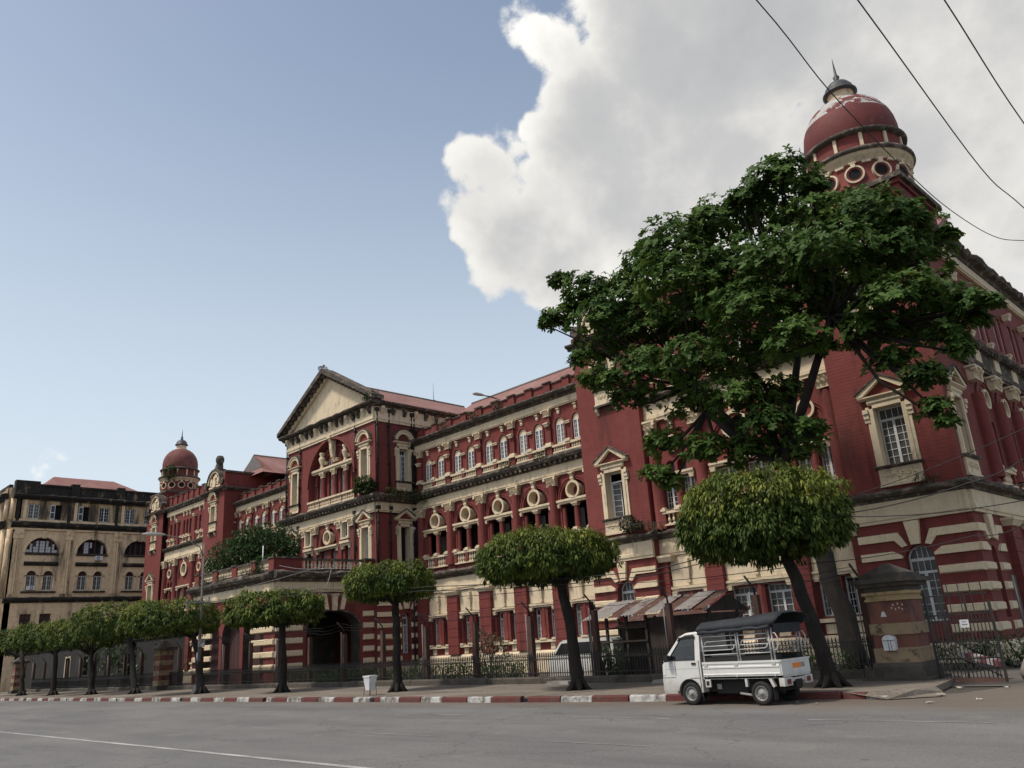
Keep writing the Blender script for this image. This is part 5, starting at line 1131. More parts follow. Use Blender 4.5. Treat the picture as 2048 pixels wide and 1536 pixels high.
def mast_crown(rs, r, zb, zt, n, ln=0.27, droop=0.55, lw=0.055):
    """clipped umbrella crown: shoots all over a flattened dome, each hung with drooping lance-shaped leaves"""
    m = MB(); hz = (zt-zb)/2; zc = (zt+zb)/2; off = Vector((rs.uniform(0, 50), rs.uniform(0, 50), 0))
    per = 8; nc = max(60, n//6); UP = Vector((0, 0, 1)); ga = 2.399963
    for k in range(nc):
        ct = 1-2*(k+0.5)/nc; a = k*ga+rs.uniform(-0.25, 0.25); st_ = math.sqrt(1-ct*ct)
        lump = 1+0.10*noise.noise(Vector((math.cos(a)*st_*2.2, math.sin(a)*st_*2.2, ct*1.4))+off)+rs.uniform(-0.07, 0.05)+(0.10 if rs.random() < 0.06 else 0)
        sz = hz*ct**0.8 if ct > 0 else ct*hz*0.55
        c = Vector((math.cos(a)*st_**0.55*r*lump, math.sin(a)*st_**0.55*r*lump, zc+sz*(lump if ct > 0 else lump*rs.uniform(0.75, 1.25))))
        out = Vector((math.cos(a)*st_, math.sin(a)*st_, max(0.1, ct)*0.9)).normalized()
        cr_ = rs.uniform(0.15, 0.33)*min(1.0, r/2.0); ls_ = rs.uniform(0.75, 1.25)
        tone = 0.32+0.34*noise.noise(c*0.9+off)+rs.uniform(-0.14, 0.14)+(0.16 if ct > 0.3 else 0)  # extra tint on the crown top stands in for sunlight
        for q in range(per):           # leafy twigs of this shoot, at its outer side
            d0 = (rdir(rs)+out*0.9+UP*0.35).normalized(); p = c+d0*cr_*rs.uniform(0.5, 1.05)
            yg = 0.28 if rs.random() < 0.22 else 0.0        # flush of young yellow-green leaves
            for w_ in range(rs.randint(5, 7)):
                d = (d0*0.7+rdir(rs)*0.75).normalized()
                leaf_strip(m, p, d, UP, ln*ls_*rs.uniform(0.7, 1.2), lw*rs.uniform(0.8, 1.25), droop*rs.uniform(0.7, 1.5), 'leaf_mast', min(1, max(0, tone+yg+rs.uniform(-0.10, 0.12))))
    for k in range(n//3):              # darker leaves filling the inside
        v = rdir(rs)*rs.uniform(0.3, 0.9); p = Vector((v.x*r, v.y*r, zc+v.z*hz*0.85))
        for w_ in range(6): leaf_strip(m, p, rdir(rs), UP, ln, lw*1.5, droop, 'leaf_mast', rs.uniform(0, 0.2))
    return m
def trunk_mesh(pts, rads, mt='bark', flare=0.3):
    m = MB(); P = [Vector(p) for p in pts]; out = []; R2 = []
    for k in range(len(P)-1):
        for t in range(4):
            f = t/4; v = P[k].lerp(P[k+1], f); j = 0.03*rads[k]/0.15
            out.append(v+Vector((random.uniform(-j, j), random.uniform(-j, j), 0))); R2.append(rads[k]+(rads[k+1]-rads[k])*f)
    out.append(P[-1]); R2.append(rads[-1])
    m.tube(out, [r*random.uniform(0.93, 1.08) for r in R2], mt, 9)
    if flare:
        b = P[0]
        for k in range(6):
            a = k*1.05+0.3; m.tube([b+Vector((math.cos(a)*rads[0]*0.5, math.sin(a)*rads[0]*0.5, 0.32)), b+Vector((math.cos(a)*rads[0]*1.3, math.sin(a)*rads[0]*1.3, 0.08)), b+Vector((math.cos(a)*rads[0]*2.1, math.sin(a)*rads[0]*2.1, -0.03))], [rads[0]*0.5, rads[0]*0.4, rads[0]*0.15], mt, 5)
    return m
TREES = [  # base x, y, trunk-top x, trunk-top z, crown centre x, dy, radius, bottom, top, label
 (-10.30, 21.45, -11.05, 3.85, -11.55, 0.0, 2.10, 3.15, 5.85, 'nearest clipped umbrella tree, leaning over the parked pickup truck'),
 (-18.95, 21.25, -19.35, 3.6, -20.0, 0.0, 2.15, 3.5, 5.32, 'flat-topped umbrella tree in front of the tin-roofed shed'),
 (-28.75, 21.1, -28.8, 3.7, -29.1, 0.0, 1.70, 3.6, 5.22, 'small umbrella tree with straight trunk beside the white litter bin'),
 (-38.4, 21.2, -38.45, 3.4, -39.3, 0.0, 2.2, 3.15, 4.92, 'umbrella tree standing before the dark carriage arch, left of it'),
 (-46.8, 20.9, -48.3, 3.3, -50.0, -0.7, 2.55, 3.15, 5.25, 'broad umbrella tree right behind the concrete lamp post'),
 (-57.2, 21.1, -59.1, 4.0, -61.2, 0.0, 2.75, 3.3, 6.0, 'umbrella tree with slanting trunk just left of the lamp post'),
 (-64.2, 20.7, -64.9, 2.9, -67.4, 0.0, 2.6, 3.0, 5.3, 'low umbrella tree in shade, second left of the lamp post'),
 (-71.8, 20.4, -72.2, 3.2, -74.8, 0.0, 2.45, 3.3, 5.5, 'umbrella tree second from the left end of the row'),
 (-79.5, 20.2, -80.6, 3.3, -84.5, 0.0, 2.7, 3.2, 5.5, 'leftmost umbrella tree of the row, at the picture edge')]
for k, (bx, by, tx, tz, cx, dy, r, zb, zt, lab) in enumerate(TREES):
    T = empty('umbrella_tree', (bx, by, 0.15), lab, 'tree', 'clipped umbrella trees along the pavement')
    rs = random.Random(100+k); tr = 0.20 if k < 2 else 0.19
    me = trunk_mesh([(0, 0, 0), ((tx-bx)*0.45+0.03, 0.03, tz*0.5), (tx-bx, 0, tz-0.15), ((tx-bx)*1.1+(cx-tx)*0.25, 0, tz+0.7)], [tr*1.15, tr*0.9, tr*0.8, tr*0.5])
    for q in range(7):      # limbs inside the crown
        a = q*0.9+k; me.tube([(tx-bx, 0, tz-0.25), ((tx-bx)*0.5+(cx-bx)*0.5+math.cos(a)*r*0.35, math.sin(a)*r*0.4, zb+0.5), (cx-bx+math.cos(a)*r*0.75, math.sin(a)*r*0.75, (zb+zt)/2-0.1)], [0.10, 0.06, 0.025], 'bark', 5)
    obj('trunk', me, T)
    near = k < 3; n = (3200, 2800, 1700, 1600, 1600, 1350, 1150, 1000, 1000)[k]
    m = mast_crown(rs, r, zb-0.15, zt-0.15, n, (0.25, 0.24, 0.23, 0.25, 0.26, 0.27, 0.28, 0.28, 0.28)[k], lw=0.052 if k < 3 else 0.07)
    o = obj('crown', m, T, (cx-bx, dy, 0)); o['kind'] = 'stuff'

# big almond tree behind the railing
def almond():
    T = empty('almond_tree', (-11.8, 26.8, 0), 'huge broad-leaved almond tree behind the railing, covering the right pavilion', 'tree')
    rs = random.Random(55); O = Vector((-11.8, 26.8, 0)); m = MB(); W = lambda p: Vector(p)-O
    tr = trunk_mesh([W((-11.8, 26.8, 0)), W((-12.4, 26.7, 3.9)), W((-13.2, 26.5, 7.3))], [0.36, 0.29, 0.26], flare=0.4)
    twigs = MB()
    fork = Vector((-13.2, 26.5, 7.3)); pads = []
    for (px_, py_, pz_, rx, rz_) in [(-11.62, 27.0, 17.8, 1.44, 0.75), (-12.67, 26.5, 17.52, 0.78, 0.4), (-10.48, 27.0, 17.14, 0.56, 0.29), (-15.96, 26.0, 16.58, 1.53, 0.79), (-14.65, 27.5, 17.42, 1.55, 0.8), (-12.72, 28.0, 17.08, 1.2, 0.62), (-10.4, 27.0, 15.7, 1.37, 0.71), (-8.38, 26.0, 14.46, 1.26, 0.66), (-7.57, 27.0, 14.25, 1.01, 0.53), (-18.53, 27.5, 17.13, 1.11, 0.58), (-20.3, 25.5, 16.09, 1.09, 0.57), (-18.84, 26.5, 15.35, 1.4, 0.73), (-15.34, 25.0, 14.55, 1.64, 0.85), (-14.0, 26.5, 14.84, 1.65, 0.86), (-11.28, 25.0, 13.74, 1.48, 0.77), (-9.36, 24.5, 13.0, 1.39, 0.72), (-8.34, 26.0, 13.04, 1.4, 0.73), (-7.72, 27.5, 13.25, 1.02, 0.53), (-22.01, 25.5, 15.44, 0.85, 0.44), (-19.25, 25.0, 14.34, 1.25, 0.65), (-17.99, 26.5, 13.82, 1.57, 0.81), (-16.18, 27.5, 13.89, 1.75, 0.91), (-12.43, 24.5, 12.16, 1.48, 0.77), (-11.26, 26.0, 12.51, 1.5, 0.78), (-10.09, 27.5, 12.67, 1.51, 0.79), (-7.69, 25.0, 11.14, 1.24, 0.64), (-7.03, 26.5, 11.12, 1.03, 0.53), (-6.05, 26.0, 10.56, 0.6, 0.31), (-20.83, 27.0, 13.91, 1.12, 0.58), (-17.2, 25.0, 11.53, 1.27, 0.66), (-14.88, 24.5, 10.96, 1.37, 0.71), (-14.15, 26.5, 11.34, 1.41, 0.73), (-13.2, 28.0, 11.97, 1.15, 0.6), (-8.95, 25.5, 10.61, 0.97, 0.5), (-8.4, 27.5, 10.8, 1.0, 0.52), (-6.84, 26.0, 9.86, 0.64, 0.33), (-20.38, 25.5, 11.99, 0.8, 0.42), (-19.29, 26.5, 11.09, 0.94, 0.49), (-16.96, 27.5, 10.44, 1.11, 0.58), (-13.79, 25.0, 9.42, 1.15, 0.6), (-13.01, 26.5, 9.66, 0.9, 0.47), (-8.65, 26.0, 9.51, 0.72, 0.37), (-7.66, 25.5, 8.63, 0.61, 0.32), (-7.55, 25.5, 7.65, 0.42, 0.22), (-17.62, 26.0, 8.74, 0.82, 0.43), (-17.86, 25.5, 7.55, 0.54, 0.28), (-15.37, 25.5, 8.0, 0.82, 0.43), (-14.34, 26.5, 7.81, 1.0, 0.52), (-12.86, 27.0, 7.65, 0.89, 0.46), (-11.44, 25.5, 7.77, 0.58, 0.3), (-12.89, 25.5, 8.37, 0.95, 0.5), (-17.49, 26.0, 7.23, 0.46, 0.24), (-10.04, 29.0, 16.33, 1.34, 0.7), (-15.76, 29.0, 14.89, 1.7, 0.88), (-10.84, 24.5, 10.65, 0.99, 0.51), (-22.7, 25.5, 15.43, 0.45, 0.24), (-21.75, 25.5, 17.22, 0.54, 0.28), (-21.07, 25.5, 15.77, 0.49, 0.25), (-11.48, 27.0, 18.33, 0.46, 0.24), (-13.13, 26.5, 17.65, 0.47, 0.24), (-5.51, 26.0, 10.49, 0.3, 0.15), (-6.13, 26.5, 10.24, 0.34, 0.17), (-7.35, 25.5, 7.19, 0.27, 0.14), (-6.5, 27.0, 13.46, 0.32, 0.17), (-19.27, 27.0, 16.69, 0.58, 0.3), (-15.27, 27.5, 18.36, 0.51, 0.26), (-18.36, 27.5, 18.0, 0.58, 0.3), (-19.2, 25.0, 11.68, 0.53, 0.28), (-21.08, 25.5, 13.21, 0.48, 0.25), (-6.61, 26.0, 9.3, 0.33, 0.17), (-10.79, 26.0, 10.6, 0.44, 0.23)]:
        pads.append((Vector((px_, py_, pz_)), rx*0.95, rz_*1.34))
    mains = [Vector(p) for p in ((-15.6, 26.0, 9.6), (-13.6, 26.4, 10.6), (-12.0, 27.0, 11.4), (-16.8, 27.2, 11.2), (-10.2, 25.8, 11.6))]
    for mn in mains:
        tr.tube([fork-O+Vector((0, 0, -0.3)), (fork.lerp(mn, 0.5)+Vector((0, 0, -0.25)))-O, mn-O], [0.20, 0.16, 0.11], 'bark', 7)
    for c, rx, rz_ in pads:
        mn = min(mains, key=lambda q: (q-c).length)
        mid_ = mn.lerp(c, 0.55)+Vector((rs.uniform(-.3, .3), rs.uniform(-.3, .3), -0.35))
        tr.tube([mn-O, mid_-O, c+Vector((0, 0, -rz_*0.4))-O], [0.09, 0.055, 0.028], 'bark', 5)
        for q in range(4):
            a = rs.uniform(0, 6.28); e = c+Vector((math.cos(a)*rx*0.8, math.sin(a)*rx*0.8, rs.uniform(-0.3, 0.3)*rz_))
            tr.tube([c+Vector((0, 0, -rz_*0.4))-O, e-O], [0.028, 0.012], 'bark', 4)
        n = int(128*rx*rx+24); tone = rs.uniform(-0.12, 0.14); off = Vector((rs.uniform(0, 40), rs.uniform(0, 40), 0))
        for k in range(n):
            dv = rdir(rs)
            if dv.z < -0.45: dv.z *= -0.6; dv.normalize()
            lump = 1+0.6*noise.noise(dv*1.8+off); rad = lump*(1.0 if rs.random() < 0.7 else rs.uniform(0.4, 0.95))
            p = c+Vector((dv.x*rx*rad, dv.y*rx*rad, dv.z*rz_*rad))
            ax = (Vector((dv.x*0.75, dv.y*0.75, abs(dv.z)*0.5+0.55))+rdir(rs)*0.35).normalized()
            s1 = ax.orthogonal().normalized(); s2 = ax.cross(s1); nl = rs.randint(6, 9); ph = rs.uniform(0, 6.28)
            base = 0.42+tone+0.25*noise.noise(p*0.7)+rs.uniform(-0.1, 0.1)
            for q in range(nl):
                t = ph+6.283*q/nl+rs.uniform(-0.2, 0.2); el = rs.uniform(0.05, 0.75)
                d = (s1*math.cos(t)+s2*math.sin(t))*math.cos(el)+ax*math.sin(el)
                leaf_strip(m, p-O, d, ax, rs.uniform(0.13, 0.27), rs.uniform(0.085, 0.14), rs.uniform(0.05, 0.40), 'leaf_almond', min(1, max(0, base+rs.uniform(-0.14, 0.22)+(0.25 if rs.random() < 0.03 else 0))), (0.55, 1.0, 0.7), 0.55)
    obj('trunk', tr, T); o = obj('crown', m, T); o['kind'] = 'stuff'
almond()

def bush_mesh(rs, blobs, n, ln, w, mt, bend=0.25, shape=(0.7, 1.0, 0.6)):
    m = MB(); vol = [b[1]*b[2] for b in blobs]; tot = sum(vol)
    for (c, rx, rz_), v in zip(blobs, vol):
        c = Vector(c)
        for k in range(int(n*v/tot)):
            d = rdir(rs); inner = rs.uniform(0.55, 1.05); p = c+Vector((d.x*rx*inner, d.y*rx*inner, d.z*rz_*inner)); base = 0.5+0.4*noise.noise(p*1.3)+rs.uniform(-0.15, 0.15)
            for q in range(rs.randint(4, 6)):
                e = (d*0.6+rdir(rs)*0.9+Vector((0, 0, 0.25))).normalized(); leaf_strip(m, p, e, Vector((0, 0, 1)), ln*rs.uniform(0.7, 1.2), w*rs.uniform(0.8, 1.2), bend*rs.uniform(0.5, 1.4), mt, min(1, max(0, base+rs.uniform(-0.12, 0.12))), shape)
    return m
def bush(name, loc, label, cat, blobs, n, ln=0.2, w=0.06, mt='leaf_bush', stems=4, seed=1, group=None, bend=0.25):
    T = empty(name, loc, label, cat, group); rs = random.Random(seed); s = MB()
    for k in range(stems):
        c, rx, rz_ = blobs[k % len(blobs)]; c = Vector(c); s.tube([(c.x*0.3, c.y*0.3, -0.05), (c.x*0.7+rs.uniform(-.1, .1), c.y*0.7, c.z*0.6), (c.x+rs.uniform(-.3, .3)*rx, c.y+rs.uniform(-.3, .3)*rx, c.z+rz_*0.5)], [0.05*max(0.4, rx), 0.035*max(0.4, rx), 0.012], 'bark', 5)
    obj('stems', s, T); o = obj('foliage', bush_mesh(rs, blobs, n, ln, w, mt, bend), T); o['kind'] = 'stuff'
    return T
bush('rooftop_bush', (-54.6, 27.2, 6.95), 'dense dark bush growing wild on the porch roof', 'bush', [((-1.2, 0, 1.6), 2.3, 1.6), ((1.6, 0.6, 2.2), 2.3, 1.7), ((0.2, 0.2, 2.7), 1.7, 1.2), ((-3.2, -0.4, 1.0), 1.4, 0.9), ((3.0, 1.0, 1.5), 1.4, 1.3)], 3600, 0.26, 0.085, 'leaf_bush', 6, 3)
bush('rooftop_shrub', (-48.2, 25.4, 6.95), 'pale straggling shrub at the corner of the porch balustrade', 'shrub', [((-0.3, 0, 0.6), 0.6, 0.6), ((-0.7, 0.1, 0.2), 0.6, 0.4)], 190, 0.2, 0.08, 'leaf_bush', 3, 4)
bush('ledge_bush', (-47.1, 32.1, 12.3), 'leafy fig sapling sprouting from the ledge corner of the pedimented pavilion', 'bush', [((0.1, -0.1, 0.75), 0.75, 0.55), ((-0.5, -0.1, 0.5), 0.55, 0.4), ((0.5, 0, 0.4), 0.5, 0.4)], 330, 0.17, 0.10, 'leaf_hedge', 4, 5)
bush('ledge_weeds', (-45.7, 33.3, 12.25), 'dark trailing weeds matted along the ledge beside the fig sapling', 'weeds', [((0, 0, 0.05), 0.5, 0.35), ((0, 1.0, 0.0), 0.5, 0.3), ((0.2, 2.1, 0.0), 0.6, 0.45), ((0.7, 2.5, -0.25), 0.5, 0.4), ((1.4, 2.4, -0.1), 0.45, 0.3)], 420, 0.14, 0.05, 'leaf_hedge', 4, 6)
bush('ledge_fern', (-25.3, 33.25, 6.68), 'small dusty bush on the ledge below the open casement window', 'bush', [((0, 0, 0.42), 0.50, 0.38), ((0.45, 0, 0.3), 0.38, 0.28)], 170, 0.17, 0.07, 'leaf_dry', 3, 7)
bush('pediment_weed', (-52.7, 32.1, 23.1), 'tuft of weeds on the tip of the pediment', 'weeds', [((0, 0, 0.15), 0.32, 0.22)], 40, 0.2, 0.05, 'leaf_dry', 2, 8)
bush('eaves_weed', (-46.2, 32.2, 18.98), 'tuft of weeds at the right eaves of the pediment', 'weeds', [((0, 0, 0.3), 0.5, 0.4), ((-0.6, 0, 0.2), 0.4, 0.3)], 130, 0.2, 0.06, 'leaf_hedge', 2, 9)
bush('dome_weed', (-90.6, 35.6, 22.2), 'dark plant growing from the ring of the far dome', 'weeds', [((0, 0, 0.3), 0.7, 0.8)], 110, 0.3, 0.10, 'leaf_hedge', 2, 10)
rs = random.Random(77)
for k, (x, y, z) in enumerate([(-42.5, 35.5, 16.5), (-39.3, 35.4, 16.5), (-37.0, 35.5, 16.6), (-33.5, 35.5, 12.5), (-36.4, 35.5, 12.45), (-57.6, 31.9, 12.3), (-24.2, 33.4, 6.7), (-11.0, 33.4, 6.68), (-49.8, 24.8, 6.95), (-53.5, 24.8, 6.95), (-56.3, 24.8, 6.95)]):
    nm = ['on the weathered parapet cornice over the left part of the arcade', 'in the middle of the arcade parapet cornice', 'under the rooftop lamp on the arcade parapet', 'on the middle cornice of the arcade, right part', 'on the middle cornice of the arcade, central part', 'on the ledge at the left end of the pedimented pavilion', 'on the ledge between base and wall of the right pavilion', 'on the ledge at the far right corner of the building', 'on the porch cornice near its corner', 'on the middle of the porch cornice', 'on the left end of the porch cornice'][k]
    bush('cornice_weed', (x, y, z), 'dry weeds '+nm, 'weeds', [((0, 0, 0.12), 0.35, 0.22), ((0.5, 0, 0.08), 0.3, 0.16)], 50, 0.2, 0.035, 'leaf_dry', 2, 20+k, 'weeds growing on the cornices')

# hedge and shrubs in the yard behind the railing
HED = [(-44.5, 1.0), (-41.0, 0.9), (-37.6, 1.05), (-34.2, 0.9), (-30.8, 1.0), (-27.4, 0.95), (-16.0, 0.9), (-13.4, 0.95)]
HL = ['beside the carriage arch', 'second right of the carriage arch', 'below the third arcade column', 'behind the white litter bin', 'right of the litter bin tree', 'left of the white van', 'behind the cab of the pickup', 'behind the tail of the pickup']
for k, (x, h_) in enumerate(HED):
    bush('hedge', (x, 25.9, 0), 'clipped dark green hedge '+HL[k], 'hedge', [((-1.1, 0, h_*0.5), 0.8, h_*0.5), ((0, 0.1, h_*0.52), 0.85, h_*0.55), ((1.1, 0, h_*0.5), 0.8, h_*0.5)], 800, 0.11, 0.045, 'leaf_hedge', 4, 40+k, 'hedges behind the railing')
bush('yard_palm', (-20.9, 25.4, 0), 'bright green arching potted plant beside the shed posts', 'plant', [((0, 0, 0.8), 0.55, 0.5)], 60, 0.5, 0.07, 'leaf_hedge', 3, 60, bend=0.45)
bush('yard_shrub', (-33.2, 30.5, 0), 'tall brownish shrub against the arcade wall', 'shrub', [((0, 0, 1.2), 1.1, 1.1), ((-0.8, 0, 1.9), 0.7, 0.7)], 300, 0.2, 0.06, 'leaf_dry', 4, 61)
bush('lane_hedge', (-7.6, 30.5, 0), 'thick low hedge beyond the iron gate', 'hedge', [((-2.4, 0, 0.55), 1.0, 0.55), ((-1.0, 0, 0.55), 1.0, 0.55), ((0.3, 0.3, 0.55), 1.0, 0.6), ((1.2, 0.6, 0.5), 0.8, 0.5)], 1900, 0.10, 0.04, 'leaf_hedge', 5, 62)
bush('creeper', (-73.0, 27.5, 0), 'dark vine-covered shrub mass left of the slanting tree trunk', 'shrub', [((0, 0, 2.5), 2.6, 2.5), ((-4, 0, 3.2), 2.4, 2.9), ((3.5, 0, 2.0), 2.0, 1.8), ((-8, 0, 2.6), 2.2, 2.6), ((-2, 0.5, 5.5), 2.0, 1.6)], 1700, 0.35, 0.1, 'leaf_hedge', 8, 63)

# ---------------------------------------------------------------- railing along the pavement
YF = 24.45
RAIL = empty('iron_railing', (-40, YF, 0), 'black cast-iron railing on a low stone base with tall posts, behind the tree row', 'fence')
def railing():
    q = MB(); rs = random.Random(8)
    x = -96.0
    while x < -10.2:
        x2 = min(x+rs.uniform(2.2, 3.4), -10.05); dz = rs.uniform(-0.02, 0.02)
        obj('base_stone', MB().prism_x([(-0.24, 0.1), (-0.22, 0.34+dz), (-0.16, 0.40+dz), (0.14, 0.40+dz), (0.16, 0.1)], 0.01, x2-x-0.01, 'stone_dark'), RAIL, (x+40, 0, 0)); x = x2
    picket = MB(); picket.box(-0.012, 0.012, -0.012, 0.012, 0.42, 1.22, 'iron'); picket.tbox((0, 0), (0.036, 0.036), 1.22, (0, 0), (0.004, 0.004), 1.34, 'iron'); picket.box(-0.022, 0.022, -0.022, 0.022, 1.19, 1.225, 'iron'); pm = picket.mesh('picket')
    pm_bare = pm
    posts = [-10.4]; x = -13.9
    while x > -96: posts.append(x); x -= 3.45
    for k, (b, a) in enumerate(zip(posts, posts[1:])):
        m = MB(); L_ = b-a
        for z in (0.52, 1.02, 1.14): m.box(0.0, L_, -0.018, 0.018, z, z+0.03, 'iron')
        n = int(L_/0.115)
        for j in range(n):     # row of small hoops between the upper rails
            cx = L_*(j+0.5)/n; m.arc_band(cx, 1.05, 0.035, 0.052, 0, math.pi, -0.008, 0.008, 'iron', 6)
        p = obj('rail_panel', m, RAIL, (a+40, 0, 0))
        if k < 8:
            for j in range(n): obj('picket', pm, p, (L_*j/n+0.03, 0, 0))
        else:
            m2 = MB()
            for j in range(n):
                xx = L_*j/n+0.03; m2.box(xx-0.012, xx+0.012, -0.012, 0.012, 0.42, 1.22, 'iron'); m2.tbox((xx, 0), (0.036, 0.036), 1.22, (xx, 0), (0.004, 0.004), 1.34, 'iron')
            obj('pickets', m2, p)
    # tall posts with cranked arms and strands of barbed wire
    pp = MB(); pp.tbox((0, 0.12), (0.22, 0.22), 0.1, (0, 0.12), (0.19, 0.19), 2.75, 'post_brown'); pm_ = pp.mesh('post')
    arm = MB(); arm.tube([(0.0, 0.10, 2.7), (0, 0.08, 2.95), (-0.05, -0.32, 3.35)], 0.035, 'iron', 5); am = arm.mesh('post_arm')
    pole = MB(); pole.tube([(-0.16, 0.02, 0.4), (-0.16, 0.02, 2.85)], 0.022, 'cable_grey', 5); po = pole.mesh('thin_pole')
    for k, x in enumerate(posts):
        p = obj('post', pm_, RAIL, (x+40, 0, 0)); obj('post_arm', am, p)
        if k % 2 == 0 or k < 4: obj('thin_pole', po, p)
    rs2 = random.Random(9)
    for b, a in zip(posts, posts[1:]):
        m = MB()
        for q in range(3):
            f = q/2.2; P = []
            for t in range(7):
                u = t/6; P.append((b+(a-b)*u+40, 0.05-0.32*f, 2.98+0.33*f-0.16*math.sin(math.pi*u)*rs2.uniform(0.6, 1.3)))
            m.tube(P, 0.007, 'cable', 4)
        obj('barbed_wire', m, RAIL)
railing()

BWL = empty('boundary_wall', (-82, 26.0, 0), 'dark weathered masonry wall behind the leftmost trees, coloured darker for their shade', 'wall')  # raised to the crowns and blackened to stand in for tree shade
obj('wall', MB().wall(-22, 20.5, 0, 3.9, [('a', 9.5, 11.3, 1.2, 2.9), ('r', -6.5, -5.2, 1.2, 3.0), ('r', -1.5, -0.3, 1.4, 3.0)], 'shaded_wall', rev=0.35, back='void'), BWL)
obj('coping', MB().box(-22.1, 20.6, -0.12, 0.5, 3.9, 4.05, 'shaded_wall'), BWL); obj('door_frame', MB().box(-6.65, -6.5, -0.05, 0.02, 1.2, 3.1, 'cream').box(-5.2, -5.05, -0.05, 0.02, 1.2, 3.1, 'cream').box(-6.65, -5.05, -0.05, 0.02, 3.0, 3.15, 'cream'), BWL)
# gate pillars
def banded_pillar(x, y, h_, label):
    T = empty('gate_pillar', (x, y, 0), label, 'pillar')
    obj('plinth', MB().box(-0.62, 0.62, -0.62, 0.62, 0, 0.45, 'stone_dark'), T)
    z = 0.45; k = 0
    while z < h_-0.5:
        obj('stone_block', MB().box(-0.5+0.03*(k % 2), 0.5-0.03*(k % 2), -0.5+0.03*(k % 2), 0.5-0.03*(k % 2), z, z+0.33, 'pillar_stone' if k % 2 == 0 else 'pillar_red'), T); z += 0.335; k += 1
    obj('pillar_cap', MB().box(-0.66, 0.66, -0.66, 0.66, z, z+0.2, 'stone_dark').tbox((0, 0), (1.1, 1.1), z+0.2, (0, 0), (0.2, 0.2), z+0.65, 'stone_dark'), T)
banded_pillar(-60.6, 24.2, 3.0, 'red and cream banded gate pillar half hidden by the tree behind the lamp post')
banded_pillar(-90.5, 22.6, 3.0, 'small banded gate pillar at the far left end of the railing')
GP = empty('gate_pillar', (-9.35, 24.05, 0), 'thick weathered red and cream gate pillar with mossy pyramid cap by the iron gate', 'pillar')
m = MB(); m.box(-0.95, 0.86, -0.80, 0.75, 0, 0.22, 'stone_dark'); m.box(-0.80, 0.72, -0.68, 0.66, 0.22, 0.40, 'stone_dark'); m.prism_x([(-0.66, 0.40), (-0.66, 0.5), (-0.58, 0.6), (0.58, 0.6), (0.6, 0.40)], -0.66, 0.66, 'stone_dark'); obj('plinth', m, GP)
obj('stone_block', MB().box(-0.58, 0.58, -0.58, 0.58, 0.6, 0.98, 'pillar_stone'), GP); obj('stone_block', MB().box(-0.54, 0.54, -0.54, 0.54, 0.98, 1.32, 'pillar_red'), GP); obj('stone_block', MB().box(-0.58, 0.58, -0.58, 0.58, 1.32, 1.62, 'pillar_stone'), GP)
obj('shaft', MB().box(-0.54, 0.54, -0.54, 0.54, 1.62, 2.22, 'pillar_red'), GP)
obj('necking', MB().box(-0.58, 0.58, -0.58, 0.58, 2.22, 2.28, 'pillar_cream').box(-0.55, 0.55, -0.55, 0.55, 2.28, 2.38, 'pillar_cream').box(-0.62, 0.62, -0.62, 0.62, 2.38, 2.46, 'pillar_cream').box(-0.56, 0.56, -0.56, 0.56, 2.46, 2.60, 'stone_dark'), GP)
m = MB(); m.box(-0.72, 0.72, -0.72, 0.72, 2.60, 2.70, 'stone_dark'); m.box(-0.84, 0.84, -0.84, 0.84, 2.70, 2.82, 'stone_dark'); m.box(-0.62, 0.62, -0.62, 0.62, 2.82, 2.95, 'stone_dark'); m.tbox((0, 0), (1.1, 1.1), 2.95, (0, 0), (0.12, 0.12), 3.24, 'stone_dark'); obj('pillar_cap', m, GP)
m = MB(); m.face([(-0.22, -0.543, 1.80), (-0.06, -0.543, 1.80), (-0.11, -0.543, 1.94), (-0.17, -0.543, 1.94)], 'paper')
for a, z in ((0.10, 2.0), (0.2, 1.96), (0.3, 1.99), (0.38, 1.95), (0.15, 2.08), (0.28, 2.1), (0.4, 2.07)): m.face([(a, -0.543, z), (a+0.03, -0.543, z), (a+0.03, -0.543, z+0.04), (a, -0.543, z+0.04)], 'paper')
obj('paint_marks', m, GP)
m = MB(); out = [(-0.16, 0), (0.16, 0), (0.17, 0.28)]+[(0.17*math.cos(R_(a)), 0.28+0.12*math.sin(R_(a))) for a in range(20, 180, 20)]+[(-0.17, 0.28)]
m.prism_y(out, -0.16, 0.0, 'bin_white'); J = obj('plastic_container', m, None, (-9.43, 23.50, 0.92), 0, 'white plastic container hung on the thick gate pillar', 'container')
obj('strap', MB().box(-0.165, 0.165, -0.166, -0.16, 0.25, 0.265, 'cable').box(-0.02, -0.008, -0.166, -0.16, 0.0, 0.25, 'cable').box(0.05, 0.062, -0.166, -0.16, 0.02, 0.25, 'cable'), J)
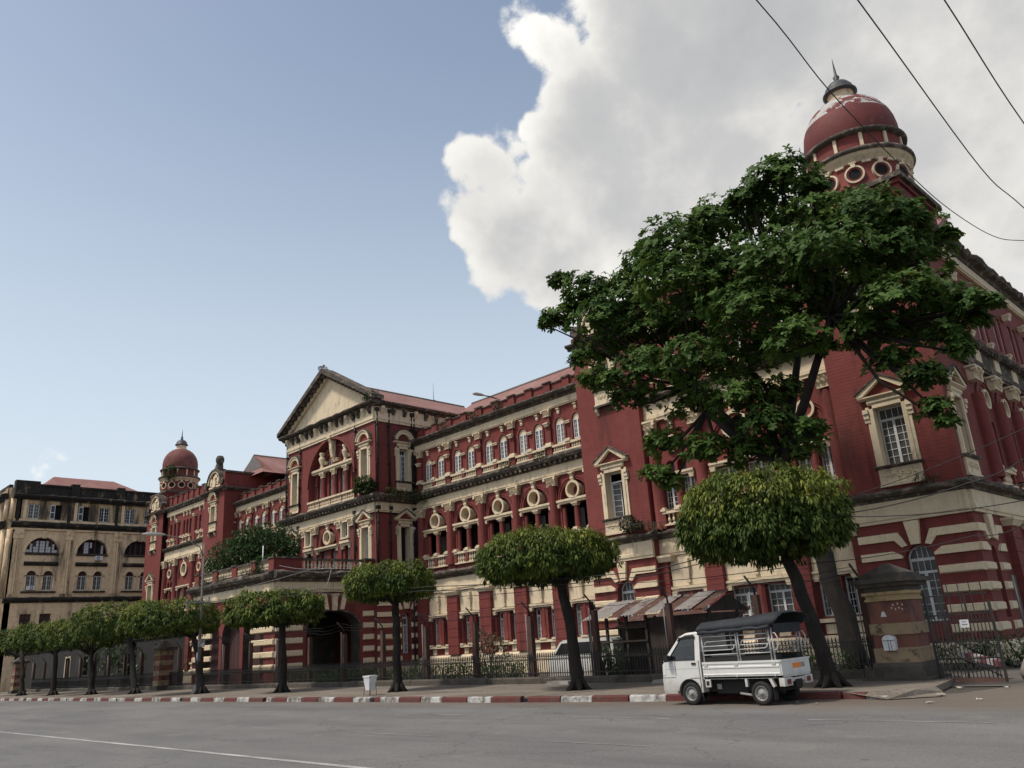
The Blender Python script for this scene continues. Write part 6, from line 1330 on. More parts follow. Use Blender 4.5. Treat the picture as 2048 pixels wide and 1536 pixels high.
# iron gate leaf
G = empty('iron_gate', (-8.45, 23.75, 0), 'rusty iron bar gate leaf standing closed right of the thick pillar', 'gate')
gw = 1.62; m = MB()
m.box(0, 0.06, -0.03, 0.03, 0.06, 2.42, 'iron'); m.box(gw-0.06, gw, -0.03, 0.03, 0.06, 2.05, 'iron'); m.box(0.06, gw-0.06, -0.02, 0.02, 0.06, 0.16, 'rust')
for z in (0.62, 1.05, 1.55, 1.72, 2.22): m.box(0.06, gw-0.06, -0.018, 0.018, z, z+0.035, 'iron')
m.box(0.42, 0.46, -0.02, 0.02, 1.05, 2.25, 'iron'); m.box(1.0, 1.04, -0.02, 0.02, 1.05, 2.25, 'iron'); m.tube([(0.06, -0.03, 0.98), (gw-0.1, -0.03, 0.20)], 0.016, 'iron', 5)
obj('gate_frame', m, G)
bm_ = proto('gbar', lambda: MB().box(-0.011, 0.011, -0.011, 0.011, 0.14, 1.75, 'iron').mesh('bar')); bt_ = proto('gbar2', lambda: MB().box(-0.010, 0.010, -0.010, 0.010, 1.75, 2.55, 'iron').mesh('bar'))
for k in range(16):
    obj('bar', bm_, G, (0.10+k*0.092, 0, 0))
    if k % 3 == 0: obj('bar', bt_, G, (0.10+k*0.092, 0, 0))
Nt = obj('notice', MB().box(0, 0.22, -0.006, 0, 0, 0.20, 'paper'), None, (-7.65, 23.715, 1.40), 0, 'small white paper notice tied to the iron gate', 'notice')
obj('print', MB().box(0.05, 0.16, -0.009, -0.0065, 0.14, 0.15, 'under').box(0.04, 0.18, -0.009, -0.0065, 0.07, 0.085, 'under'), Nt)
GP2 = obj('gate_post', MB().tube([(0, 0, 0), (0, 0, 2.6)], 0.05, 'iron', 8), None, (-6.2, 23.9, 0), 0, 'slim dark iron gate post at the right picture edge', 'post')
# striped bench and bundle behind the gate
Bn = empty('striped_seat', (-8.3, 25.1, 0), 'red and white striped cloth seat lying behind the iron gate', 'seat')
for k in range(6):
    x = k*0.16; obj('stripe', MB().prism_y([(x, 0.62-0.05*k), (x+0.16, 0.57-0.05*k), (x+0.16, 0.72-0.05*k), (x, 0.77-0.05*k)], 0, 0.45, 'cloth_red' if k % 2 else 'cloth_white'), Bn)
for x in (0.08, 0.82): obj('leg', MB().tube([(0, 0.05, 0), (0.05, 0.2, 0.5)], 0.02, 'rust', 5), Bn, (x, 0, 0))
Bd = obj('cloth_bundle', MB().lathe([(0.0, 0.0), (0.30, 0.02), (0.34, 0.18), (0.22, 0.42), (0.10, 0.62), (0.0, 0.66)], 9, 'concrete', smooth=True), None, (-6.65, 25.4, 0), 0, 'slumped grey cloth bundle on the ground beyond the gate', 'bundle')

# ---------------------------------------------------------------- shed with tin roof, parked van
SH = empty('guard_shed', (-19.0, 27.0, 0), 'low makeshift shed with patchy rusty corrugated tin roof behind the railing', 'shed')
def shed():
    x0, x1, y0, y1 = -3.5, 2.75, -0.9, 1.1
    # corrugated sheets, each its own
    def corr(w, l, m_):
        q = MB(); n = int(w/0.075)
        for k in range(n):
            a, b = w*k/n, w*(k+1)/n; za, zb = (0.018 if k % 2 else -0.018), (-0.018 if k % 2 else 0.018)
            q.face([(a, 0, za), (b, 0, zb), (b, l, zb), (a, l, za)], m_, True)
        return q.mesh('roof_sheet')
    rs = random.Random(2); xs = [(-3.6, 0.72, 'zinc'), (-2.9, 0.72, 'zinc'), (-2.2, 0.7, 'rust'), (-1.55, 0.62, 'zinc'), (-1.0, 0.72, 'rust'), (-0.35, 0.72, 'zinc'), (0.3, 0.75, 'rust'), (1.0, 0.8, 'zinc'), (1.65, 0.7, 'rust')]
    sl = math.atan2(0.62, 1.75)
    for k, (x, w, m_) in enumerate(xs):
        o = obj('roof_sheet', corr(w, 1.95+rs.uniform(-0.1, 0.1), m_), SH, (x, -1.25+rs.uniform(-0.06, 0.05), 2.42+0.03*(k % 2)+0.012*k)); o.rotation_euler = (sl, rs.uniform(-0.02, 0.02), rs.uniform(-0.03, 0.03))
    for k in range(5):
        o = obj('roof_sheet', corr(1.2, 1.7, 'rust'), SH, (-3.55+1.18*k, 2.1, 2.55)); o.rotation_euler = (-sl*0.9, 0, 0); o.rotation_euler.z = math.pi; o.location.x += 1.3
    post = MB().box(-0.05, 0.05, -0.05, 0.05, 0, 2.45, 'shed_wall').mesh('post')
    for x, y in ((-3.4, -0.9), (-2.5, -0.9), (-1.5, -0.9), (-0.55, -0.9), (0.6, -0.9), (2.3, -0.9), (-3.4, 1.0), (2.3, 1.0), (-1.5, 1.0)): obj('post', post, SH, (x, y, 0))
    for z in (1.0, 1.5, 2.0): obj('cross_rail', MB().box(-3.4, -0.5, -0.04, 0.04, z, z+0.06, 'shed_wall'), SH, (0, -0.95, 0))
    for k in range(19):
        o = obj('wall_board', proto('sboard', lambda: MB().box(0, 0.145, -0.015, 0.015, 0, 2.35, 'shed_wall').mesh('wall_board')), SH, (-0.5+0.148*k, -0.85+rs.uniform(-0.01, 0.01), 0))
    for k in range(13): obj('wall_board', PROTO['sboard'], SH, (2.3, -0.8+0.148*k, 0), math.pi/2)
    obj('gable_board', MB().prism_x([(-1.2, 2.4), (1.9, 2.4), (0.5, 3.02)], 2.28, 2.32, 'shed_wall'), SH)
    obj('wall_back', MB().box(-3.4, 2.25, 1.0, 1.04, 0, 2.3, 'shed_wall'), SH)
shed()
VN = empty('parked_van', (-26.0, 27.3, 0), 'white van parked behind the railing, left of the shed', 'van')
def van():
    prof = [(0.05, 0.25), (0.0, 0.55), (0.05, 0.95), (0.30, 1.12), (0.75, 1.62), (1.0, 1.72), (3.6, 1.74), (3.75, 1.6), (3.8, 0.25)]
    m = MB(); m.prism_y(prof, 0, 1.5, 'car_white'); o = obj('body', m, VN)
    bv = o.modifiers.new('b', 'BEVEL'); bv.width = 0.05; bv.segments = 2
    m = MB(); m.prism_y([(0.42, 1.12), (0.85, 1.58), (1.35, 1.6), (1.35, 1.12)], -0.006, 0.01, 'glass'); m.prism_y([(1.45, 1.12), (1.45, 1.6), (2.5, 1.6), (2.5, 1.12)], -0.006, 0.01, 'glass'); m.prism_y([(2.6, 1.12), (2.6, 1.6), (3.5, 1.6), (3.55, 1.12)], -0.006, 0.01, 'glass'); obj('side_windows', m, VN)
    m = MB(); m.face([(0.33, 0.12, 1.16), (0.33, 1.38, 1.16), (0.73, 1.3, 1.61), (0.73, 0.2, 1.61)], 'glass'); obj('windscreen', m, VN, (-0.012, 0, 0.012))
    for x in (0.75, 3.0): obj('wheel', proto('vwheel', lambda: wheel_mesh(0.28, 0.17)), VN, (x, 0.08, 0.28))
    obj('headlight', MB().box(-0.01, 0.12, 0.02, 0.3, 0.72, 0.92, 'lamp_clear'), VN)
def wheel_mesh(r, w, far=False):
    m = MB(); i = m.mi
    def ringprof(prof, n, mt):
        b = len(m.v); ii = m.mi(mt)
        for rr, y in prof:
            for k in range(n):
                a = 2*math.pi*k/n; m.v.append((rr*math.cos(a), y, rr*math.sin(a)))
        for j in range(len(prof)-1):
            for k in range(n):
                k2 = (k+1) % n; m.f.append((b+j*n+k, b+j*n+k2, b+(j+1)*n+k2, b+(j+1)*n+k)); m.m.append(ii); m.sm.append(True)
    ringprof([(r*0.62, -0.02), (r*0.75, -0.035), (r*0.93, -0.03), (r, 0.0), (r, w-0.03), (r*0.93, w), (r*0.6, w)], 32, 'rubber')
    ringprof([(r*0.63, -0.022), (r*0.60, -0.03), (r*0.57, -0.012), (r*0.52, 0.02), (r*0.40, 0.012), (r*0.30, -0.012), (r*0.16, -0.016), (r*0.14, -0.035), (0.001, -0.04)], 32, 'wheel')
    ringprof([(r*0.6, w*0.8), (0.001, w*0.8)], 16, 'under')
    for k in range(12):
        a = 2*math.pi*k/12; cx, cz = r*0.46*math.cos(a), r*0.46*math.sin(a)
        m.face([(cx+r*0.045*math.cos(t), 0.012, cz+r*0.045*math.sin(t)) for t in (0, 1.05, 2.1, 3.14, 4.19, 5.24)], 'void')
    return m.mesh('wheel')
van()
# ---------------------------------------------------------------- pickup truck with canvas canopy
TK = empty('pickup_truck', (-13.3, 18.22, 0), 'small white pickup truck with black canvas canopy parked at the kerb', 'truck')
def truck():
    W = 1.42
    def arc(cx, cz, r, a0, a1, n=10): return [(cx+r*math.cos(R_(a0+(a1-a0)*k/n)), cz+r*math.sin(R_(a0+(a1-a0)*k/n))) for k in range(n+1)]
    # cab: lower body with wheel arch, upper greenhouse tapering inwards
    low = [(0.02, 0.27), (0.0, 0.36), (0.0, 0.66), (0.03, 0.74), (0.05, 1.00), (0.12, 1.06), (1.19, 1.06), (1.19, 0.30), (1.12, 0.30)]+arc(0.80, 0.28, 0.345, 8, 172, 10)+[(0.45, 0.27)]
    m = MB(); m.prism_y(low, 0, W, 'car_white'); o = obj('cab', m, TK)
    bv = o.modifiers.new('b', 'BEVEL'); bv.width = 0.022; bv.segments = 2; bv.limit_method = 'ANGLE'
    # greenhouse: roof skin, rear panel, raked windscreen pillars, so one sees through the panes
    rows = []
    for x, z, d in ((0.56, 1.635, 0.10), (0.62, 1.675, 0.11), (0.76, 1.73, 0.12), (1.10, 1.748, 0.12), (1.17, 1.72, 0.11)): rows.append([(x, d-0.02, z-0.06), (x, d+0.01, z-0.012), (x, d+0.10, z), (x, W/2, z+0.012), (x, W-d-0.10, z), (x, W-d-0.01, z-0.012), (x, W-d+0.02, z-0.06)])
    o = obj('cab_roof', MB().grid(rows, 'car_white'), TK); sd1 = o.modifiers.new('s', 'SOLIDIFY'); sd1.thickness = 0.03
    m = MB(); m.grid([[(1.03, 0.0, 1.05), (1.03, 0.105, 1.70)], [(1.19, 0.0, 1.05), (1.18, 0.105, 1.70)]], 'car_white'); m.grid([[(1.03, W, 1.05), (1.03, W-0.105, 1.70)], [(1.19, W, 1.05), (1.18, W-0.105, 1.70)]], 'car_white'); m.face([(1.19, 0, 1.05), (1.19, W, 1.05), (1.18, W-0.105, 1.70), (1.18, 0.105, 1.70)], 'car_white'); obj('cab_back', m, TK)
    for y0, y1, sg in ((0.0, 0.10, 1), (W, W-0.10, -1)):
        obj('screen_pillar', MB().grid([[(0.06, y0, 1.05), (0.585, y1, 1.655)], [(0.05, y0+sg*0.05, 1.06), (0.57, y1+sg*0.05, 1.665)], [(0.20, y0+sg*0.03, 1.05), (0.66, y1+sg*0.02, 1.63)], [(0.20, y0, 1.05), (0.66, y1, 1.63)], [(0.06, y0, 1.05), (0.585, y1, 1.655)]], 'car_white', False), TK)
    obj('dashboard', MB().prism_y([(0.10, 1.0), (0.12, 1.12), (0.36, 1.10), (0.40, 1.0)], 0.06, W-0.06, 'plastic_black'), TK)
    yi = lambda z: 0.10*(z-1.055)/0.6-0.006
    def side(poly, mt, name, parent=TK, off=0.0): 
        q = MB(); q.face([(x, yi(z)-off, z) for x, z in poly], mt); return obj(name, q, parent)
    D = obj('door', MB().box(0.415, 0.43, -0.003, 0.0, 0.70, 1.05, 'under').box(1.132, 1.147, -0.003, 0.0, 0.40, 1.05, 'under').box(0.84, 1.132, -0.003, 0.0, 0.63, 0.643, 'under').box(0.12, 1.14, -0.002, 0.0, 0.86, 0.866, 'wheel'), TK)
    obj('handle', MB().box(0.93, 1.05, -0.02, 0.0, 0.955, 1.005, 'plastic_black'), D)
    obj('window_trim', MB().tube([(x, yi(z), z) for x, z in ((0.22, 1.075), (0.64, 1.60), (1.03, 1.63), (1.03, 1.075), (0.22, 1.075))], 0.014, 'plastic_black', 5), D); side([(0.22, 1.08), (0.64, 1.60), (1.03, 1.63), (1.03, 1.08)], 'glass_clear', 'side_window', D, -0.006)
    q = MB(); q.face([(x, W-yi(z), z) for x, z in ((0.22, 1.08), (0.64, 1.60), (1.03, 1.63), (1.03, 1.08))], 'glass_clear'); obj('far_window', q, TK)
    obj('rain_visor', MB().prism_y([(0.53, 1.535), (0.60, 1.625), (1.06, 1.645), (1.06, 1.60), (0.63, 1.58)], 0.045, 0.09, 'plastic_black'), TK)
    m = MB(); m.face([(0.105, 0.10, 1.105), (0.105, W-0.10, 1.105), (0.565, W-0.15, 1.64), (0.565, 0.15, 1.64)], 'glass_clear'); obj('windscreen', m, TK, (-0.014, 0, 0.008))
    m = MB(); m.prism_y([(0.20, 1.04), (0.31, 1.05), (0.33, 1.20), (0.24, 1.21)], -0.17, -0.06, 'plastic_black'); m.tube([(0.3, -0.1, 1.08), (0.34, 0.02, 1.07)], 0.014, 'plastic_black', 5); obj('mirror', m, TK)
    obj('headlight', MB().prism_y([(0.022, 0.72), (0.035, 0.98), (0.11, 0.99), (0.10, 0.72)], -0.004, 0.34, 'lamp_clear'), TK); obj('indicator', MB().box(0.024, 0.10, -0.008, 0.12, 0.725, 0.77, 'lamp_clear'), TK)
    obj('bumper_line', MB().box(-0.004, 0.42, -0.004, 0.0, 0.655, 0.665, 'under'), TK)
    # wheel housings, chassis and underbody
    m = MB(); m.box(0.46, 1.14, 0.06, W-0.06, 0.20, 0.60, 'under'); m.box(1.15, 3.2, 0.25, W-0.25, 0.30, 0.58, 'under'); m.box(1.45, 2.3, 0.22, 0.24, 0.26, 0.52, 'under'); m.tube([(1.2, 0.5, 0.25), (3.1, 0.5, 0.27)], 0.05, 'under', 8); m.tube([(2.77, 0.1, 0.27), (2.77, W-0.1, 0.27)], 0.05, 'under', 8); m.tube([(0.8, 0.1, 0.27), (0.8, W-0.1, 0.27)], 0.04, 'under', 8); obj('underbody', m, TK)
    obj('exhaust', MB().tube([(2.1, 0.2, 0.26), (2.45, 0.16, 0.22), (2.6, 0.15, 0.22)], 0.03, 'wheel', 7), TK)
    wm = wheel_mesh(0.268, 0.15)
    for x in (0.81, 2.76):
        obj('wheel', wm, TK, (x, 0.04, 0.268)); o = obj('wheel', wm, TK, (x, W-0.04, 0.268), math.pi)
    obj('mudflap', MB().box(1.12, 1.14, 0.05, 0.22, 0.10, 0.36, 'plastic_black'), TK); obj('mudflap', MB().box(3.06, 3.08, 0.05, 0.22, 0.12, 0.45, 'plastic_black'), TK)
    # load bed: drop side with pressed ridges
    m = MB(); m.box(1.24, 3.34, 0.0, 0.035, 0.66, 1.00, 'car_white'); m.box(1.24, 3.34, -0.014, 0.045, 0.955, 1.005, 'car_white'); m.prism_x([(0.0, 0.84), (-0.014, 0.855), (-0.014, 0.885), (0.0, 0.90)], 1.26, 3.32, 'car_white'); m.prism_x([(0.0, 0.685), (-0.012, 0.695), (-0.012, 0.715), (0.0, 0.73)], 1.26, 3.32, 'car_white')
    obj('bed_side', m, TK); obj('bed_side', MB().box(1.24, 3.34, W-0.035, W, 0.66, 1.00, 'car_white'), TK)
    obj('bed_front', MB().box(1.24, 1.28, 0.03, W-0.03, 0.66, 1.25, 'under'), TK); obj('bed_floor', MB().box(1.24, 3.36, 0.02, W-0.02, 0.61, 0.66, 'car_white'), TK)
    m = MB(); m.box(3.34, 3.375, 0.02, W-0.02, 0.66, 1.0, 'car_white'); m.box(3.335, 3.385, 0.0, W, 0.955, 1.005, 'car_white'); tg = obj('tailgate', m, TK)
    obj('sticker', MB().box(3.375, 3.379, 0.55, 0.95, 0.79, 0.90, 'amber').box(3.375, 3.379, 0.96, 1.14, 0.79, 0.90, 'wheel'), tg)
    for x in (1.35, 2.2, 3.2): obj('latch', MB().box(x-0.05, x+0.05, -0.022, 0.0, 0.90, 0.94, 'steel').box(x-0.03, x+0.03, -0.02, 0.0, 0.65, 0.69, 'steel'), TK)
    m = MB(); m.box(1.22, 3.36, 0.02, 0.06, 0.605, 0.655, 'car_white'); m.box(2.36, 2.42, 0.03, 0.10, 0.42, 0.62, 'car_white'); m.prism_y([(2.98, 0.62), (3.06, 0.62), (3.14, 0.42), (3.08, 0.40)], 0.03, 0.12, 'car_white'); m.box(1.27, 1.42, 0.0, 0.04, 0.42, 0.60, 'car_white'); obj('bed_frame', m, TK)
    m = MB(); m.box(3.26, 3.40, 0.02, 0.40, 0.42, 0.60, 'car_white'); m.box(3.26, 3.40, W-0.40, W-0.02, 0.42, 0.60, 'car_white'); m.box(3.30, 3.38, 0.40, W-0.40, 0.50, 0.58, 'car_white'); rb = obj('rear_bumper', m, TK)
    obj('tail_lamp', MB().box(3.40, 3.408, 0.14, 0.32, 0.455, 0.565, 'lamp_red'), rb); obj('tail_lamp', MB().box(3.40, 3.408, W-0.32, W-0.14, 0.455, 0.565, 'lamp_red'), rb)
    obj('number_plate', MB().box(3.41, 3.416, 0.52, 0.84, 0.36, 0.54, 'under'), rb)
    obj('side_reflector', MB().box(1.30, 1.38, -0.004, 0.0, 0.46, 0.56, 'under'), TK)
    # welded cage of the passenger bench
    zt = 1.74
    def bar(P, name='cage_bar', r=0.014, mt='steel'): return obj(name, MB().tube(P, r, mt, 6), TK)
    for y in (0.03, W-0.03):
        for x in (1.30, 2.27, 2.33, 3.16, 3.24): bar([(x, y, 1.0), (x, y, zt)], 'cage_post', 0.02)
        for x0, x1 in ((1.30, 2.27), (2.33, 3.16)):
            for z in (1.17, 1.37, 1.60): bar([(x0, y, z), (x1, y, z+0.01)])
            bar([(x0+0.06, y, 1.37), (x0+0.09, y, 1.46), (x0+0.14, y, 1.48), (x1, y, 1.50)]); bar([(x0, y, 1.27), (x1-0.14, y, 1.28), (x1-0.08, y, 1.31), (x1-0.06, y, 1.38)])
        bar([(3.24, y, 1.62), (3.33, y, 1.60), (3.38, y, 1.50), (3.38, y, 1.34), (3.33, y, 1.24), (3.24, y, 1.22)], 'grab_rail', 0.015)
    obj('bench', MB().box(1.30, 3.25, 0.05, 0.34, 1.0, 1.12, 'under').box(1.30, 3.25, W-0.34, W-0.05, 1.0, 1.12, 'under'), TK); obj('bench_panel', MB().box(1.32, 2.26, 0.36, 0.38, 0.9, 1.17, 'wheel'), TK)
    # canvas canopy: lofted over hoops, sagging a little between them
    secs = [(1.20, 1.90, 1.74), (1.24, 1.955, 1.73), (1.75, 1.985, 1.735), (2.3, 2.01, 1.74), (2.8, 2.045, 1.75), (3.22, 2.085, 1.765), (3.34, 2.09, 1.80), (3.50, 2.05, 1.93)]
    m = MB(); rows = []
    for x, z, s_ in secs: rows.append([(x, -0.045, s_), (x, -0.03, s_+(z-s_)*0.45), (x, 0.05, z-0.07), (x, 0.20, z-0.005), (x, W/2, z+0.015), (x, W-0.20, z-0.005), (x, W-0.05, z-0.07), (x, W+0.03, s_+(z-s_)*0.45), (x, W+0.045, s_)])
    m.grid(rows, 'tarp'); m.face(rows[0], 'tarp'); C_ = obj('canopy', m, TK)
    sd_ = C_.modifiers.new('s', 'SOLIDIFY'); sd_.thickness = 0.012
    P = [(1.26+2.0*k/12, -0.05+0.012*math.sin(k*2.1), 1.695+0.055*k/12+0.012*math.sin(k*1.7)) for k in range(13)]
    obj('rolled_curtain', MB().tube(P, [0.045+0.008*math.sin(k*2.3) for k in range(13)], 'tarp', 9), C_)
    obj('rear_curtain', MB().box(3.26, 3.30, 0.04, W-0.04, 1.60, 1.82, 'tarp'), C_)
    for y in (0.16, 0.80): obj('seat', MB().box(0.72, 1.0, y, y+0.46, 0.95, 1.14, 'tarp').tbox((0.95, y+0.23), (0.12, 0.46), 1.10, (1.02, y+0.23), (0.10, 0.34), 1.48, 'tarp').tbox((1.02, y+0.23), (0.09, 0.24), 1.48, (1.03, y+0.23), (0.08, 0.2), 1.62, 'tarp'), TK)
    P = [(0.47+0.05*math.sin(t*0.524), 1.03+0.17*math.cos(t*0.524), 1.20+0.14*math.sin(t*0.524)) for t in range(13)]; obj('steering_wheel', MB().tube(P, 0.014, 'plastic_black', 5), TK)
    obj('road_dirt', MB().box(0.42, 0.46, -0.003, -0.001, 0.28, 0.34, 'post_brown'), TK)
    obj('fuel_flap', MB().box(1.47, 1.60, 0.195, 0.20, 0.36, 0.48, 'wheel'), TK)
truck()

# ---------------------------------------------------------------- ochre building at the left
OB = empty('ochre_building', (-110, 32, 0), 'mould-blackened ochre plaster building with big half-round windows at the left edge', 'building')
def ochre():
    X0 = -104.0; Y0 = 24.3; F = Face(OB, X0, Y0, math.pi/2); bay = 5.33; nb = 4; L_ = bay*nb
    st = [k*bay for k in range(nb+1)]; cs = [s_+bay/2-0.05 for s_ in st[:-1]]
    ops = []
    for c in cs: ops += [('r', c-1.55, c-0.42, 5.9, 8.15), ('r', c+0.42, c+1.58, 5.9, 8.15), ('r', c-1.55, c-0.42, 1.5, 4.2), ('r', c+0.42, c+1.58, 1.5, 4.2)]
    F.put('ground_floor_wall', MB().wall(-0.6, L_, 0, 9.5, ops, 'beige', rev=0.4))
    sh = proto('osh', lambda: MB().box(-0.56, 0.56, 0, 0.05, 0, 2.25, 'shutter').box(-0.02, 0.02, -0.02, 0, 0, 2.25, 'under').box(-0.56, 0.56, -0.02, 0, 1.55, 1.62, 'under').mesh('shutter'))
    for c in cs:
        for sx in (-1, 1): F.put('shutter', sh, c+sx*1.0, 0.25, 5.9); F.put('dark_opening', proto('odk', lambda: MB().box(-0.56, 0.56, 0, 0.05, 0, 2.7, 'void').mesh('dark_opening')), c+sx*1.0, 0.3, 1.5)
        for z in (6.2, 6.75, 7.3, 7.85, 8.35):    # sunk joints of the plaster courses
            for xa, xb in ((-2.4, -1.6), (-0.38, 0.38), (1.62, 2.4)): F.put('course_block', proto(('crs', round(xb-xa, 2)), lambda: MB().box(0, xb-xa, -0.04, 0, -0.46, -0.03, 'beige').mesh('course_block')), c+xa, 0, z)
    cornice(F, -0.8, L_, 9.35, 9.95, 0.4, seed=91, dent=False, m='beige_black')
    ops = []
    for c in cs: ops += [('a', c-1.36, c-0.34, 10.7, 12.36), ('a', c+0.34, c+1.36, 10.7, 12.36), ('a', c-1.72, c+1.72, 14.82, 14.9)]
    F.put('upper_wall', MB().wall(-0.6, L_, 9.9, 17.7, ops, 'beige', rev=0.45))
    for k, c in enumerate(cs):
        for sx in (-1, 1):
            F.put('window_moulding', proto('owm', lambda: MB().arc_band(0, 0, 0.51, 0.68, 0, math.pi, -0.08, 0, 'beige', 14).box(-0.68, -0.51, -0.08, 0, -1.66, 0, 'beige').box(0.51, 0.68, -0.08, 0, -1.66, 0, 'beige').box(-0.74, -0.5, -0.12, 0, -0.12, 0.02, 'beige_stained').box(0.5, 0.74, -0.12, 0, -0.12, 0.02, 'beige_stained').mesh('window_moulding')), c+sx*0.85, 0, 12.36)
            window(F, c+sx*0.85, 10.72, 0.98, 1.62, y=0.3, rows=3, cols=2, panes='glass_dusty'); F.put('window_head', proto('owh', lambda: MB().prism_y([(0.49*math.cos(math.pi*q/10), 0.49*math.sin(math.pi*q/10)) for q in range(11)], 0, 0.05, 'shutter').mesh('window_head')), c+sx*0.85, 0.32, 12.34)
        F.put('window_sill', MB().box(c-1.75, c+1.75, -0.22, 0, 10.42, 10.6, 'beige_black')); F.put('ledge', MB().prism_x([(0.02, 13.42), (-0.12, 13.42), (-0.3, 13.62), (-0.3, 13.75), (0.02, 13.9)], c-1.75, c+1.75, 'beige_black')); F.put('ledge', MB().box(c-1.75, c+1.75, -0.12, 0, 14.62, 14.8, 'beige_black'))
        F.put('archivolt', MB().arc_band(c, 14.9, 1.74, 2.06, 0, math.pi, -0.12, 0, 'beige', 22).box(c-0.22, c+0.22, -0.2, 0, 16.5, 17.35, 'beige'))
        # big half-round window: frame, mullions, panes, a dark broken part
        m = MB(); r = 1.70; m.arc_band(0, 0, r-0.09, r, 0, math.pi, 0, 0.08, 'shutter', 20); m.box(-r, r, 0, 0.08, -0.06, 0.04, 'shutter')
        for x in (-0.95, -0.32, 0.32, 0.95): m.box(x-0.06, x+0.06, -0.01, 0.08, 0, math.sqrt(r*r-x*x)-0.02, 'shutter')
        o = F.put('lunette_window', m, c, 0.3, 14.9)
        g = MB()
        for ix in range(10):
            for iz in range(5):
                x0, z0 = -1.6+ix*0.32, 0.05+iz*0.33
                if math.hypot(max(abs(x0), abs(x0+0.3)), z0+0.3) < r-0.05:
                    lit = (k == 0 and not (ix in (2, 7) and iz > 1)) or (k == 1 and (ix in (2, 3, 8) or (ix == 4 and iz > 1))); g.box(x0+0.015, x0+0.305, 0.04, 0.055, z0+0.015, z0+0.315, 'paper' if lit else 'glass')
        sub('panes', g, o); sub('void_back', MB().prism_y([((r-0.02)*math.cos(math.pi*q/16), (r-0.02)*math.sin(math.pi*q/16)) for q in range(17)], 0.10, 0.12, 'void'), o)
    for s_ in st:
        F.put('pilaster', MB().box(s_-0.42, s_+0.42, -0.12, 0, 9.95, 16.4, 'beige').box(s_-0.36, s_-0.16, -0.20, -0.12, 10.3, 16.3, 'beige').box(s_-0.09, s_+0.09, -0.20, -0.12, 10.3, 16.3, 'beige').box(s_+0.16, s_+0.36, -0.20, -0.12, 10.3, 16.3, 'beige_stained').box(s_-0.48, s_+0.48, -0.24, 0, 9.95, 10.3, 'beige_stained').box(s_-0.5, s_+0.5, -0.22, 0, 16.4, 17.1, 'beige').box(s_-0.44, s_+0.44, -0.3, 0, 16.9, 17.4, 'beige'))
    F.put('air_conditioner', MB().box(-0.4, 0.4, -0.4, 0, 0, 0.5, 'bin_white').ring_y(-0.1, 0.25, 0.12, 0.19, -0.41, -0.4, 'under', 12), cs[1]+0.7, -0.02, 14.12); F.put('air_conditioner', MB().box(-0.42, 0.42, -0.35, 0.2, 0, 0.42, 'bin_white').ring_y(0.1, 0.2, 0.10, 0.16, -0.36, -0.35, 'under', 12), cs[0]-0.85, 0.1, 10.74)
    strip(F, 'entablature', -0.6, L_, [(0.02, 17.4), (-0.2, 17.4), (-0.2, 17.62), (0.02, 17.62)], 'beige'); cornice(F, -0.9, L_, 17.6, 18.35, 0.6, seed=92, dent=False, m='beige_black')
    ops = []; aw = []
    for c in cs:
        for q in (-1.35, 0.95): aw.append(c+q)
    for x in aw: ops.append(('r', x-0.6, x+0.6, 18.7, 20.4))
    F.put('attic_wall', MB().wall(-0.6, L_, 18.3, 20.9, ops, 'beige_stained', rev=0.35, back='void'))
    for k, x in enumerate(aw):
        if k not in (1, 2): window(F, x, 18.72, 1.14, 1.66, y=0.15, rows=4, cols=2)
        if k in (1, 2): o = F.put('open_shutter', MB().box(0, 0.5, 0, 0.04, 0, 1.66, 'white').box(0.06, 0.44, -0.004, 0.0, 0.1, 0.75, 'glass').box(0.06, 0.44, -0.004, 0.0, 0.85, 1.55, 'glass'), x-0.6, -0.02, 18.72)
    for s_ in st:
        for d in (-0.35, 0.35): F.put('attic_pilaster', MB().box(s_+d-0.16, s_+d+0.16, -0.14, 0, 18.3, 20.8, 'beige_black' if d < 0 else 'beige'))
    strip(F, 'string_course', -0.6, L_, [(0.02, 18.36), (-0.10, 18.36), (-0.10, 18.62), (0.02, 18.62)], 'beige')
    cornice(F, -1.0, L_, 20.85, 21.5, 0.7, seed=93, dent=False, m='beige_black'); F.put('parapet', MB().box(-0.6, L_, 0.1, 0.5, 21.4, 22.55, 'beige_black').box(-0.7, L_, -0.05, 0.55, 22.55, 22.75, 'beige_black').box(-0.9, 1.6, -0.25, 0.6, 21.5, 23.0, 'beige_black').box(5.0, 5.9, -0.1, 0.6, 21.5, 23.0, 'beige_black').box(10.2, 11.1, -0.1, 0.6, 21.5, 23.0, 'beige_black'))
    # street front round the corner
    b = OB.location; FF = Face(OB, -150.0, 22.9)
    FF.put('street_wall', MB().wall(0, 45.2, 0, 22.0, [('r', 45.2-c-0.6, 45.2-c+0.6, z, z+2) for c in (8.5, 12.5) for z in (6, 10.8, 15, 18.6)], 'beige_stained', rev=0.3, back='void'))
    for z0, z1, p in ((9.35, 9.95, 0.4), (17.6, 18.35, 0.6), (20.85, 21.5, 0.7)): cornice(FF, 0, 45.6, z0, z1, p, seed=95, dent=False, m='beige_black')
    FF.put('parapet', MB().box(0, 45.2, 0.1, 0.5, 21.4, 22.6, 'beige_black'))
    obj('corner_wall', MB().prism_z([(-104.8-b.x, 22.9-b.y), (-104.0-b.x, 23.7-b.y), (-104.0-b.x, 24.3-b.y), (-106-b.x, 24.3-b.y), (-106-b.x, 22.95-b.y)], 0, 22.2, 'beige_stained'), OB)
